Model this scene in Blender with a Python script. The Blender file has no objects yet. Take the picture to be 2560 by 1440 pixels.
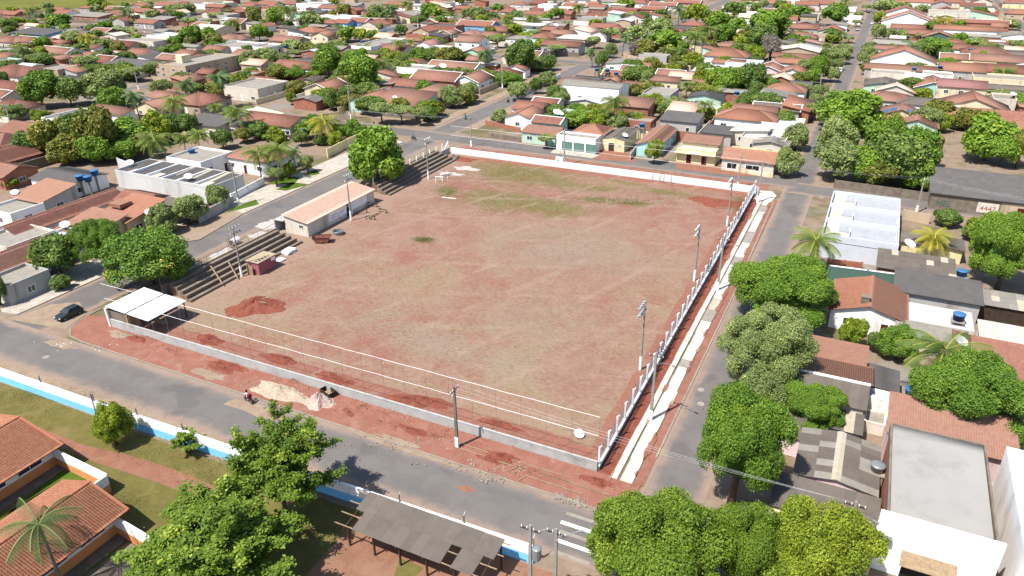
import bpy, bmesh, math, random
import numpy as np
from mathutils import Vector, Matrix
random.seed(7); rng = np.random.default_rng(7)
R_ = math.radians
S = bpy.context.scene
COL = S.collection

# ------------------------------------------------------------------ camera, sky, sun, exposure
CAM_H = 54.0
FPX = 1853.738                                   # focal length in pixels of a 2560 px wide frame
ROT = Matrix(((0.9012317, -0.1857817, 0.39149277), (0.4332547, 0.40396971, -0.8056667), (-0.00847309, 0.89570845, 0.4445611)))
cam = bpy.data.cameras.new('camera'); camo = bpy.data.objects.new('camera', cam); COL.objects.link(camo)
cam.sensor_width = 36; cam.lens = 36 * FPX / 2560; cam.clip_end = 4000; cam.clip_start = 0.5
camo.matrix_world = Matrix.Translation((0, 0, CAM_H)) @ ROT.to_4x4()
S.camera = camo
SUN_EL, SHX, SHY = 59.5, 0.45, 0.89               # elevation; direction in which shadows fall
W = bpy.data.worlds.new('World'); S.world = W; W.use_nodes = True
sky = W.node_tree.nodes.new('ShaderNodeTexSky'); sky.sky_type = 'NISHITA'; sky.sun_disc = False
sky.sun_elevation = R_(SUN_EL); sky.sun_rotation = math.atan2(-SHX, -SHY)
sky.altitude = 400; sky.air_density = 1.0; sky.dust_density = 1.2
W.node_tree.links.new(sky.outputs[0], W.node_tree.nodes['Background'].inputs[0])
W.node_tree.nodes['Background'].inputs[1].default_value = 0.105
sl = bpy.data.lights.new('sun', 'SUN'); sl.energy = 4.4; sl.angle = R_(0.53); sl.color = (1, 0.955, 0.89)
so = bpy.data.objects.new('sun', sl); COL.objects.link(so)
ce = math.cos(R_(SUN_EL))
so.rotation_euler = Vector((-SHX * ce, -SHY * ce, math.sin(R_(SUN_EL)))).to_track_quat('Z', 'Y').to_euler()
S.view_settings.view_transform = 'Standard'; S.view_settings.look = 'None'
S.view_settings.exposure = 0.95; S.view_settings.gamma = 1.0
try: S.view_settings.use_curve_mapping = False
except Exception: pass
S.render.engine = 'CYCLES'; S.cycles.max_bounces = 5; S.cycles.diffuse_bounces = 2; S.cycles.glossy_bounces = 2
S.cycles.transmission_bounces = 3; S.cycles.transparent_max_bounces = 4; S.cycles.use_denoising = True
S.cycles.caustics_reflective = False; S.cycles.caustics_refractive = False

# ------------------------------------------------------------------ survey: photo point -> place on the ground (or at height h)
def P(px, py, h=0.0):
    d = ROT @ Vector((px - 1280, 720 - py, -FPX)); t = (h - CAM_H) / d.z
    return Vector((d.x * t, d.y * t, h))
def proj(v):
    c = ROT.transposed() @ (Vector(v) - Vector((0, 0, CAM_H)))
    return (1280 + FPX * c.x / -c.z, 720 - FPX * c.y / -c.z, -c.z)
def top_height(px, pybase, pytop):
    b = P(px, pybase); d = ROT @ Vector((px - 1280, 720 - pytop, -FPX))
    t = (b.x * d.x + b.y * d.y) / (d.x * d.x + d.y * d.y); return CAM_H + d.z * t

# ------------------------------------------------------------------ scene bookkeeping
def tag(o, label=None, cat=None, group=None, kind=None):
    if label: o['label'] = label
    if cat: o['category'] = cat
    if group: o['group'] = group
    if kind: o['kind'] = kind
    return o
def empty(name, loc, rz=0.0):
    o = bpy.data.objects.new(name, None); COL.objects.link(o); o.location = loc; o.rotation_euler = (0, 0, rz)
    o.empty_display_size = 0.3; return o
def link(name, me, parent=None, loc=None, rot=None, scale=None):
    o = bpy.data.objects.new(name, me); COL.objects.link(o)
    if parent is not None: o.parent = parent
    if loc is not None: o.location = loc
    if rot is not None: o.rotation_euler = rot
    if scale is not None: o.scale = scale
    return o
def copy_tree(o, parent=None):
    c = o.copy(); COL.objects.link(c); c.parent = parent
    for ch in list(o.children): copy_tree(ch, c)
    return c

class MB:
    def __init__(s): s.v = []; s.f = []; s.m = []; s.uv = {}
    def quad(s, pts, m=0):
        n = len(s.v); s.v += [tuple(p) for p in pts]; s.f.append(tuple(range(n, n + len(pts)))); s.m.append(m); return s
    def box(s, x0, y0, z0, x1, y1, z1, m=0, top=None):
        n = len(s.v)
        s.v += [(x0, y0, z0), (x1, y0, z0), (x1, y1, z0), (x0, y1, z0), (x0, y0, z1), (x1, y0, z1), (x1, y1, z1), (x0, y1, z1)]
        for k, q in enumerate(((3, 2, 1, 0), (4, 5, 6, 7), (0, 1, 5, 4), (1, 2, 6, 5), (2, 3, 7, 6), (3, 0, 4, 7))):
            s.f.append(tuple(n + i for i in q)); s.m.append(top if (k == 1 and top is not None) else m)
        return s
    def beam(s, a, b, w, h=None, m=0):
        a = Vector(a); b = Vector(b); h = h or w; d = (b - a).normalized()
        u = d.cross(Vector((0, 0, 1)))
        if u.length < 1e-3: u = Vector((1, 0, 0))
        u.normalize(); t = u.cross(d)
        n = len(s.v)
        for p in (a, b):
            for (i, j) in ((-1, -1), (1, -1), (1, 1), (-1, 1)): s.v.append(tuple(p + u * (i * w / 2) + t * (j * h / 2)))
        for q in ((3, 2, 1, 0), (4, 5, 6, 7), (0, 1, 5, 4), (1, 2, 6, 5), (2, 3, 7, 6), (3, 0, 4, 7)):
            s.f.append(tuple(n + i for i in q)); s.m.append(m)
        return s
    def tube(s, pts, rad, n=6, m=0, cap=True):
        pts = [Vector(p) for p in pts]; r = rad if isinstance(rad, (list, tuple)) else [rad] * len(pts)
        base = len(s.v)
        for i, p in enumerate(pts):
            d = (pts[min(i + 1, len(pts) - 1)] - pts[max(i - 1, 0)]).normalized()
            u = d.cross(Vector((0, 1, 0)) if abs(d.y) < 0.9 else Vector((1, 0, 0))).normalized(); t = d.cross(u)
            for k in range(n):
                a = 2 * math.pi * k / n; s.v.append(tuple(p + (u * math.cos(a) + t * math.sin(a)) * r[i]))
        for i in range(len(pts) - 1):
            for k in range(n):
                a = base + i * n + k; b = base + i * n + (k + 1) % n
                s.f.append((a, b, b + n, a + n)); s.m.append(m)
        if cap:
            s.f.append(tuple(base + k for k in range(n))[::-1]); s.m.append(m)
            e = base + (len(pts) - 1) * n; s.f.append(tuple(e + k for k in range(n))); s.m.append(m)
        return s
    def lathe(s, prof, cx=0, cy=0, n=14, m=0):
        base = len(s.v)
        for (r, z) in prof:
            for k in range(n):
                a = 2 * math.pi * k / n; s.v.append((cx + r * math.cos(a), cy + r * math.sin(a), z))
        for i in range(len(prof) - 1):
            for k in range(n):
                a = base + i * n + k; b = base + i * n + (k + 1) % n; s.f.append((a, b, b + n, a + n)); s.m.append(m)
        return s
    def mesh(s, name, mats, smooth=False):
        me = bpy.data.meshes.new(name); me.from_pydata(s.v, [], s.f)
        if not isinstance(mats, (list, tuple)): mats = [mats]
        for q in mats: me.materials.append(q)
        if len(mats) > 1: me.polygons.foreach_set('material_index', s.m)
        if smooth: me.polygons.foreach_set('use_smooth', [True] * len(s.f))
        me.update(); return me
    def build(s, name, mats, parent=None, loc=None, smooth=False, rot=None):
        return link(name, s.mesh(name, mats, smooth), parent, loc, rot)

def np_mesh(name, v, quads, mat, tint=None, uv=None, smooth=False):
    me = bpy.data.meshes.new(name); v = np.asarray(v, np.float32); q = np.asarray(quads, np.int32)
    me.vertices.add(len(v)); me.vertices.foreach_set('co', v.ravel())
    k = q.shape[1]
    me.loops.add(q.size); me.loops.foreach_set('vertex_index', q.ravel())
    me.polygons.add(len(q)); me.polygons.foreach_set('loop_start', np.arange(0, q.size, k, dtype=np.int32))
    me.polygons.foreach_set('loop_total', np.full(len(q), k, np.int32))
    if smooth: me.polygons.foreach_set('use_smooth', np.ones(len(q), bool))
    me.update(calc_edges=True)
    for mm in (mat if isinstance(mat, (list, tuple)) else [mat]): me.materials.append(mm)
    if tint is not None:
        a = me.attributes.new('tint', 'FLOAT', 'FACE'); a.data.foreach_set('value', np.asarray(tint, np.float32))
    if uv is not None:
        l = me.uv_layers.new(name='UVMap'); l.data.foreach_set('uv', np.asarray(uv, np.float32)[q.ravel()].ravel())
    return me

# ------------------------------------------------------------------ materials
def lin(c): 
    c = c / 255.0
    return c / 12.92 if c <= 0.04045 else ((c + 0.055) / 1.055) ** 2.4
KEXP = 2.55
def C(r, g, b, k=None):                           # surface colour from how it looks in full sun
    if k is None:
        t = min(max((.3 * r + .59 * g + .11 * b - 196) / 50, 0), 1); t = t * t * (3 - 2 * t); k = KEXP * (1 - t) + 1.15 * t   # pale paint is simply overexposed
    return (min(lin(r) / k, .85), min(lin(g) / k, .85), min(lin(b) / k, .85), 1)
class NT:
    def __init__(s, name, rough=0.9, spec=0.2):
        s.mat = bpy.data.materials.new(name); s.mat.use_nodes = True; s.t = s.mat.node_tree; s.n = s.t.nodes
        s.b = s.n['Principled BSDF']; s.b.inputs['Roughness'].default_value = rough
        s.b.inputs['Specular IOR Level'].default_value = spec
    def new(s, typ, **kw):
        n = s.n.new('ShaderNode' + typ)
        for k, v in kw.items(): setattr(n, k, v)
        return n
    def L(s, a, b): s.t.links.new(a, b)
    def val(s, sock, v):
        if hasattr(v, 'is_linked') or hasattr(v, 'links'): s.L(v, sock)
        else: sock.default_value = v
    def math(s, op, a, b=0.0, c=None):
        n = s.new('Math', operation=op); s.val(n.inputs[0], a); s.val(n.inputs[1], b)
        if c is not None: s.val(n.inputs[2], c)
        return n.outputs[0]
    def coord(s, kind='Object'):
        if kind == 'World': return s.new('NewGeometry').outputs['Position']
        return s.new('TexCoord').outputs[kind]
    def noise(s, vec, scale, detail=4, rough=0.6, dist=0.0):
        n = s.new('TexNoise'); s.L(vec, n.inputs['Vector']); n.inputs['Scale'].default_value = scale
        n.inputs['Detail'].default_value = detail; n.inputs['Roughness'].default_value = rough; n.inputs['Distortion'].default_value = dist
        return n.outputs['Fac']
    def ramp(s, fac, a, b):                        # smooth 0..1 between a and b
        n = s.new('MapRange'); n.interpolation_type = 'SMOOTHSTEP'; s.val(n.inputs['Value'], fac)
        n.inputs['From Min'].default_value = a; n.inputs['From Max'].default_value = b; return n.outputs['Result']
    def mix(s, fac, a, b, mode='MIX'):
        n = s.new('Mix', data_type='RGBA', blend_type=mode); s.val(n.inputs['Factor'], fac); s.val(n.inputs['A'], a); s.val(n.inputs['B'], b)
        return [o for o in n.outputs if o.type == 'RGBA'][0]
    def mixc(s, fac, a, b, mode='MIX'):
        n = s.new('Mix', data_type='RGBA', blend_type=mode); s.val(n.inputs[0], fac); s.val(n.inputs[6], a); s.val(n.inputs[7], b)
        return n.outputs[2]
    def scale_vec(s, vec, sc):
        n = s.new('Mapping'); s.L(vec, n.inputs['Vector']); n.inputs['Scale'].default_value = sc; return n.outputs[0]
    def bump(s, h, dist=0.05, strength=0.6):
        n = s.new('Bump'); s.L(h, n.inputs['Height']); n.inputs['Distance'].default_value = dist; n.inputs['Strength'].default_value = strength
        s.L(n.outputs[0], s.b.inputs['Normal'])
    def done(s, col): s.val(s.b.inputs['Base Color'], col); return s.mat

def m_plain(name, c, rough=0.85, var=0.12, scale=1.3, dirt=None, metal=0.0, spec=0.2, streak=False):
    t = NT(name, rough, spec); v = t.coord('World')
    if streak: v = t.scale_vec(v, (1, 1, .25))
    f = t.noise(v, scale, 5, .65); g = t.noise(v, scale * 7, 3)
    lo = tuple(x * (1 - var) for x in c[:3]) + (1,); hi = tuple(min(x * (1 + var), .9) for x in c[:3]) + (1,)
    col = t.mixc(t.ramp(f, .3, .7), lo, hi)
    if dirt is not None: col = t.mixc(t.math('MULTIPLY', t.ramp(t.noise(v, scale * .6, 6, .7), .5, .72), .55), col, dirt)
    col = t.mixc(t.math('MULTIPLY', t.ramp(g, .35, .75), .18), col, lo)
    t.b.inputs['Metallic'].default_value = metal
    return t.done(col)

def m_tile(name, c, c2, mould=.35, tan=.5):
    t = NT(name, .88, .15); uv = t.new('UVMap').outputs[0]; v = t.coord('World')
    fl = t.new('VectorMath', operation='FLOOR'); t.L(uv, fl.inputs[0])
    wn = t.new('TexWhiteNoise', noise_dimensions='2D'); t.L(fl.outputs[0], wn.inputs[0])
    col = t.mixc(wn.outputs[0], c, c2)
    rnd = t.new('ObjectInfo').outputs['Random']
    col = t.mixc(t.math('MULTIPLY', rnd, .5), col, tuple(x * .78 for x in c2[:3]) + (1,))
    rr = t.math('FRACT', t.math('MULTIPLY', rnd, 7.31)); col = t.mixc(t.math('MULTIPLY', rr, tan), col, C(216, 178, 154))
    big = t.noise(v, .35, 6, .72, .4)
    col = t.mixc(t.math('MULTIPLY', t.ramp(big, .48, .75), mould), col, (.06, .042, .034, 1))
    col = t.mixc(t.math('MULTIPLY', t.ramp(t.noise(v, 1.6, 4, .7), .5, .8), .35), col, C(226, 184, 160))
    fr = t.new('VectorMath', operation='FRACTION'); t.L(uv, fr.inputs[0]); sp = t.new('SeparateXYZ'); t.L(fr.outputs[0], sp.inputs[0])
    w = t.math('ABSOLUTE', t.math('SINE', t.math('MULTIPLY', sp.outputs[0], math.pi)))
    h = t.math('ADD', w, t.math('MULTIPLY', t.math('SUBTRACT', 1.0, sp.outputs[1]), .6)); t.bump(h, .03, .5)
    return t.done(col)

def m_sheet(name, c, c2, dark=(.05, .048, .045, 1), amt=.5):
    t = NT(name, .85, .2); v = t.coord('World'); rnd = t.new('ObjectInfo').outputs['Random']
    col = t.mixc(t.math('MULTIPLY', rnd, .7), c, c2)
    uv = t.new('UVMap').outputs[0]; fl = t.new('VectorMath', operation='FLOOR'); t.L(uv, fl.inputs[0])
    wn = t.new('TexWhiteNoise', noise_dimensions='2D'); t.L(fl.outputs[0], wn.inputs[0])
    col = t.mixc(t.math('MULTIPLY', wn.outputs[0], .4), col, c2)
    col = t.mixc(t.math('MULTIPLY', t.ramp(t.noise(v, .8, 6, .7), .42, .75), amt), col, dark)
    col = t.mixc(t.math('MULTIPLY', t.ramp(t.noise(v, 6, 3), .5, .8), .25), col, dark)
    col = t.mixc(t.math('MULTIPLY', t.ramp(t.noise(t.scale_vec(v, (2.6, .35, 1)), 1.0, 5, .7), .5, .78), .3), col, C(150, 120, 96))
    return t.done(col)

def m_leaf(name, dark, light, young=None, trans=.22):
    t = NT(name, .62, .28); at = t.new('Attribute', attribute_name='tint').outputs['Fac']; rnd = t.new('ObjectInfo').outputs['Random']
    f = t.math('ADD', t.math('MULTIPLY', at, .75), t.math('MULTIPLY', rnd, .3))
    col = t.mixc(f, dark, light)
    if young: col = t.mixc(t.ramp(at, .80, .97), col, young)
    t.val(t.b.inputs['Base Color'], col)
    tr = t.new('BsdfTranslucent'); t.L(col, tr.inputs[0]); mx = t.new('MixShader'); mx.inputs[0].default_value = trans
    out = t.n['Material Output']; t.L(t.b.outputs[0], mx.inputs[1]); t.L(tr.outputs[0], mx.inputs[2]); t.L(mx.outputs[0], out.inputs[0])
    return t.mat

def hsv(r, g, b): return (r, g, b, 1)
M = {}
M['m2'] = None
M['T'] = m_tile('tile_red', C(218, 158, 136), C(194, 128, 108), .22)
M['O'] = m_tile('tile_orange', C(228, 164, 134), C(212, 144, 116), .1)
M['R'] = m_tile('tile_dark_red', C(198, 132, 114), C(172, 108, 94), .3)
M['A'] = m_tile('tile_peach', (.66, .44, .33, 1), (.60, .39, .29, 1), .02, .0)
M['P'] = m_tile('tile_pink', C(230, 176, 168), C(214, 152, 146), .15)
M['S'] = m_tile('tile_school', C(252, 182, 142), C(232, 150, 114), .16, .08)
M['G'] = m_sheet('fibre_cement', C(166, 154, 142), C(134, 124, 114), amt=.35)
M['D'] = m_sheet('fibre_cement_dark', C(140, 136, 134), C(112, 108, 106), amt=.35)
M['K'] = m_sheet('fibre_cement_pale', C(212, 205, 192), C(176, 168, 155), amt=.3)
M['L'] = m_sheet('light_panel', (.42, .37, .29, 1), (.36, .31, .23, 1), amt=.2)
M['C'] = m_sheet('cream_metal', (.50, .46, .38, 1), (.44, .40, .32, 1), amt=.12)
M['W'] = m_sheet('white_metal_sheet', (.46, .47, .49, 1), (.40, .41, .43, 1), amt=.10)
M['F'] = m_plain('concrete_slab', C(205, 196, 182), .9, .12, .9, (.18, .16, .14, 1))
DIRT = C(150, 110, 90)
for k, c in dict(w=(250, 248, 242), c=(240, 222, 186), y=(240, 226, 172), k=(190, 186, 180), g=(196, 226, 202), l=(130, 184, 216),
                 p=(240, 212, 212), t=(180, 226, 222), n=(200, 178, 150), i=(226, 216, 200), e=(90, 120, 108), m=(232, 236, 240)).items():
    M[k] = m_plain('wall_' + k, C(*c, k=1.35 if sum(c) < 690 else 1.15), .9, .06, .7, DIRT if k not in 'w' else C(190, 175, 160), streak=True)
M['rowwhite'] = m_plain('row_white', (.50, .52, .56, 1), .85, .05, .8)
M['v'] = m_plain('stained_white', C(226, 224, 220, k=1.5), .92, .08, .5, C(150, 146, 140, k=1.5), streak=True)
M['rowroof'] = m_sheet('row_roof', (.34, .35, .37, 1), (.30, .31, .33, 1), amt=.15)
M['b'] = m_plain('wall_brick', C(190, 128, 104, k=1.7), .92, .18, 1.2, C(150, 90, 72, k=1.7))
M['white'] = m_plain('white_paint', C(250, 250, 248), .75, .04, 1.5, C(205, 198, 190))
M['white_clean'] = m_plain('white_sheet', (.62, .62, .63, 1), .5, .02)
M['blue_paint'] = m_plain('blue_paint', (.19, .50, .78, 1), .85, .05, .8, (.22, .44, .60, 1))
M['orange_paint'] = m_plain('orange_paint', C(240, 165, 105, k=1.5), .85, .06, .8)
M['plaster'] = m_plain('grey_plaster', C(198, 198, 194, k=1.6), .92, .1, .8, C(160, 150, 140))
M['concrete'] = m_plain('concrete', C(206, 196, 180), .92, .14, .7, C(160, 140, 120))
M['pole'] = m_plain('pole_concrete', C(205, 200, 190), .9, .1, 1.5)
M['old'] = m_plain('old_cement', C(176, 160, 142), .95, .2, .8, C(120, 100, 84))
M['wood'] = m_plain('wood', C(214, 186, 150), .9, .18, 3)
M['dwood'] = m_plain('dark_wood', C(96, 78, 66), .9, .25, 3)
M['steel'] = m_plain('steel', C(190, 196, 200), .45, .08, 2, metal=.4)
M['galv'] = m_plain('galvanised', C(196, 202, 206), .4, .08, 2, metal=.3)
M['black'] = m_plain('dark_opening', (.012, .012, .014, 1), .8, .1)
M['rubber'] = m_plain('rubber', (.02, .02, .02, 1), .8, .1)
M['glass'] = m_plain('glass_dark', (.03, .04, .05, 1), .12, .1, spec=.6)
M['gglass'] = m_plain('glass_green', (.10, .19, .16, 1), .12, .15, spec=.6)
M['navy'] = m_plain('navy_paint', (.012, .03, .10, 1), .5, .1)
M['tank'] = m_plain('tank_blue', C(60, 130, 205), .5, .06)
M['tank2'] = m_plain('tank_dark_blue', C(48, 62, 130), .5, .06)
M['lid'] = m_plain('tank_lid', C(92, 158, 222), .5, .05)
M['red'] = m_plain('red_paint', C(196, 50, 60), .5, .08)
M['maroon'] = m_plain('maroon_door', C(120, 45, 42), .7, .1)
M['pinkhut'] = m_plain('pink_paint', C(224, 138, 146), .85, .12, 1.2, C(200, 150, 140))
M['rust'] = m_plain('rusty_pink', C(196, 128, 116), .85, .2, 2, C(120, 70, 56))
M['skin'] = m_plain('skin', C(170, 120, 92), .7, .05)
M['cloth'] = m_plain('white_shirt', C(235, 235, 235), .9, .05)
M['jean'] = m_plain('jeans', (.02, .025, .04, 1), .9, .1)
M['ply'] = m_plain('plywood', C(226, 205, 168), .9, .08, 1)
M['trunk'] = m_plain('bark', C(140, 122, 104), .95, .25, 3)
M['ptrunk'] = m_plain('palm_bark', C(176, 160, 140), .95, .2, 3)
M['solar'] = m_plain('solar_cell', (.02, .035, .12, 1), .2, .1, spec=.5)
M['wire'] = m_plain('wire', (.10, .10, .10, 1), .6, .1)
M['pipe'] = m_plain('white_pipe', C(245, 240, 240), .6, .04)
M['lead'] = m_plain('dry_leaf', C(190, 165, 110), .9, .2)
def gl(a, k=1.0): return tuple(x * k for x in a) + (1,)
M['lf_mango'] = m_leaf('leaf_mango', (0.059, 0.135, 0.015, 1), (0.239, 0.366, 0.033, 1), (0.434, 0.439, 0.061, 1))
M['lf_ficus'] = m_leaf('leaf_ficus', (0.109, 0.160, 0.050, 1), (0.355, 0.413, 0.125, 1), (0.513, 0.527, 0.195, 1))
M['lf_lime'] = m_leaf('leaf_lime', (0.087, 0.143, 0.011, 1), (0.332, 0.389, 0.028, 1), (0.507, 0.464, 0.050, 1))
M['lf_dark'] = m_leaf('leaf_dark', (0.063, 0.125, 0.025, 1), (0.205, 0.278, 0.053, 1), (0.328, 0.360, 0.088, 1))
M['lf_olive'] = m_leaf('leaf_olive', (0.097, 0.117, 0.021, 1), (0.307, 0.303, 0.050, 1), (0.465, 0.377, 0.084, 1))
M['lf_spray'] = m_leaf('leaf_spray', (0.058, 0.118, 0.011, 1), (0.231, 0.329, 0.030, 1), (0.360, 0.419, 0.055, 1), .3)
M['lf_dry'] = m_leaf('leaf_dry', (0.144, 0.126, 0.102, 1), (0.288, 0.252, 0.204, 1), None, .15)
M['lf_bloom'] = m_leaf('leaf_flowering', (0.049, 0.119, 0.015, 1), (0.219, 0.339, 0.035, 1), (0.794, 0.625, 0.163, 1))
M['lf_palm'] = m_leaf('leaf_palm', (0.054, 0.102, 0.017, 1), (0.204, 0.264, 0.042, 1), (0.384, 0.336, 0.054, 1))
M['lf_palmy'] = m_leaf('leaf_palm_yellow', (0.120, 0.144, 0.017, 1), (0.408, 0.360, 0.036, 1), (0.624, 0.504, 0.060, 1))
M['lf_royal'] = m_leaf('leaf_royal', (0.026, 0.072, 0.019, 1), (0.120, 0.192, 0.054, 1), (0.204, 0.228, 0.072, 1))
M['lf_banana'] = m_leaf('leaf_banana', (0.072, 0.144, 0.014, 1), (0.240, 0.336, 0.036, 1), (0.384, 0.396, 0.060, 1))
# ------------------------------------------------------------------ ground, roads, pitch
def m_ground():
    t = NT('town_soil', .97, .05); v = t.coord('World')
    a = t.noise(v, .045, 5, .65, .6); b = t.noise(v, .5, 5, .7); c = t.noise(v, 4, 3)
    col = t.mixc(t.ramp(b, .3, .7), C(186, 158, 136), C(204, 182, 160))
    col = t.mixc(t.math('MULTIPLY', t.ramp(a, .50, .62), .75), col, C(126, 128, 78))
    col = t.mixc(t.ramp(t.noise(v, .06, 3), .56, .66), col, C(190, 182, 172))
    col = t.mixc(t.math('MULTIPLY', t.ramp(c, .45, .8), .3), col, C(120, 90, 74)); t.bump(c, .05, .4)
    return t.done(col)
def m_field():
    t = NT('pitch_soil', .97, .04); v = t.coord('World'); s = t.new('SeparateXYZ'); t.L(v, s.inputs[0])
    x, y = s.outputs[0], s.outputs[1]
    big = t.noise(v, .05, 6, .68, .8); mid = t.noise(v, .22, 6, .7, .5); st = t.noise(t.scale_vec(v, (.8, 2.2, 1)), 1.5, 6, .75); fine = t.noise(v, 5, 5, .8)
    col = t.mixc(t.ramp(mid, .32, .68), C(190, 142, 124), C(206, 166, 148))
    col = t.mixc(t.math('MULTIPLY', t.ramp(t.noise(v, .11, 5, .7, 1), .46, .62), .85), col, C(192, 130, 114))
    near = t.ramp(y, 132, 96)
    straw = t.math('MULTIPLY', t.ramp(t.math('ADD', t.math('MULTIPLY', st, .6), t.math('MULTIPLY', big, .5)), .50, .62), t.math('ADD', .30, t.math('MULTIPLY', near, .6)))
    col = t.mixc(straw, col, C(196, 176, 142))
    col = t.mixc(t.math('MULTIPLY', t.ramp(fine, .55, .72), t.math('MULTIPLY', straw, .9)), col, C(212, 196, 162))
    def ell(cx, cy, rx, ry, soft=1.1):
        dx = t.math('DIVIDE', t.math('SUBTRACT', x, cx), rx); dy = t.math('DIVIDE', t.math('SUBTRACT', y, cy), ry)
        d = t.math('SQRT', t.math('ADD', t.math('MULTIPLY', dx, dx), t.math('MULTIPLY', dy, dy)))
        d = t.math('ADD', d, t.math('MULTIPLY', t.math('SUBTRACT', mid, .5), 2.2))
        return t.ramp(d, 1.45, 1.45 - soft)
    for p, r, f in (((1420, 620), (16, 11), .75), ((1180, 885), (12, 3.4), .6), ((1010, 830), (10, 4), .5), ((1330, 800), (10, 6), .3)):
        q = P(*p); col = t.mixc(t.math('MULTIPLY', t.math('MULTIPLY', ell(q.x, q.y, *r), t.ramp(st, .35, .6)), f), col, C(192, 180, 160))
    g = None
    for p, r in (((1290, 432), (13, 9)), ((1400, 450), (14, 6)), ((1330, 415), (10, 4)), ((1500, 470), (5, 2)), ((1560, 458), (6, 1.8)), ((1240, 500), (8, 6)), ((1490, 500), (4, 1.6)), ((1585, 508), (4, 1.4)),
                 ((1060, 600), (2.2, 1)), ((1120, 480), (3, 3)), ((1660, 480), (7, 1.6)), ((1850, 510), (2, 5)), ((1350, 515), (12, 5))):
        q = P(*p); e = ell(q.x, q.y, *r); g = e if g is None else t.math('MAXIMUM', g, e)
    g = t.math('MULTIPLY', g, t.ramp(t.math('ADD', t.math('MULTIPLY', st, .6), t.math('MULTIPLY', fine, .4)), .36, .60))
    col = t.mixc(t.math('MULTIPLY', g, .95), col, t.mixc(fine, C(104, 128, 48), C(146, 160, 76)))
    edge = t.math('MAXIMUM', t.ramp(y, 67.0, 63.5), t.ramp(x, -22.6, -21.0)); edge = t.math('MAXIMUM', edge, t.ramp(y, 158.5, 160.5))
    col = t.mixc(t.math('MULTIPLY', t.ramp(t.math('ADD', edge, t.math('MULTIPLY', t.math('SUBTRACT', mid, .5), 1.3)), .45, .7), .85), col, t.mixc(st, C(186, 116, 98), C(204, 142, 122)))
    for (ang, sc_, am) in ((.35, .035, .5), (1.25, .028, .4)):      # worn tracks criss-crossing the pitch
        mp = t.new('Mapping'); t.L(v, mp.inputs['Vector']); mp.inputs['Rotation'].default_value = (0, 0, ang); wv = t.new('TexWave'); wv.inputs['Scale'].default_value = sc_; wv.inputs['Distortion'].default_value = 5.0; wv.inputs['Detail'].default_value = 2.5; wv.inputs['Detail Scale'].default_value = .25; t.L(mp.outputs[0], wv.inputs['Vector'])
        ln = t.math('MULTIPLY', t.ramp(wv.outputs['Fac'], .93, .995), t.ramp(t.noise(v, .12, 3), .42, .6)); col = t.mixc(t.math('MULTIPLY', ln, am), col, C(214, 182, 162))
    for (px_, py_) in ((1470, 452), (1255, 1010)):                  # bare goalmouths
        q = P(px_, py_); col = t.mixc(t.math('MULTIPLY', ell(q.x, q.y, 6.5, 3.0), .7), col, C(206, 160, 140))
    pale = t.ramp(x, -84, -92)
    col = t.mixc(t.math('MULTIPLY', pale, .6), col, C(212, 180, 160))
    col = t.mixc(t.math('MULTIPLY', t.ramp(fine, .56, .74), .28), col, C(130, 98, 80))
    col = t.mixc(t.math('MULTIPLY', t.ramp(t.noise(v, 11, 4, .8), .62, .74), .35), col, C(226, 206, 180))
    gr = t.noise(t.scale_vec(v, (1, 1.6, 1)), 1.3, 5, .8); col = t.mixc(t.math('MULTIPLY', t.ramp(gr, .50, .66), .42), col, C(150, 112, 92)); col = t.mixc(t.math('MULTIPLY', t.ramp(gr, .46, .34), .40), col, C(222, 196, 172))
    h = t.math('ADD', t.math('MULTIPLY', mid, .7), t.math('MULTIPLY', fine, .5)); t.bump(h, .12, .5)
    return t.done(col)
def m_soil(name, a, b, pale, scale=.5):
    t = NT(name, .97, .04); v = t.coord('World'); f = t.noise(v, scale, 6, .72, .7); g = t.noise(v, scale * 9, 5, .75)
    col = t.mixc(t.ramp(f, .32, .68), a, b)
    col = t.mixc(t.math('MULTIPLY', t.ramp(t.noise(v, scale * .7, 5, .7, 1), .55, .72), .6), col, pale)
    col = t.mixc(t.math('MULTIPLY', t.ramp(g, .5, .8), .3), col, tuple(x * .6 for x in a[:3]) + (1,)); t.bump(t.math('ADD', f, t.math('MULTIPLY', g, .4)), .15, .7)
    return t.done(col)
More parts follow.
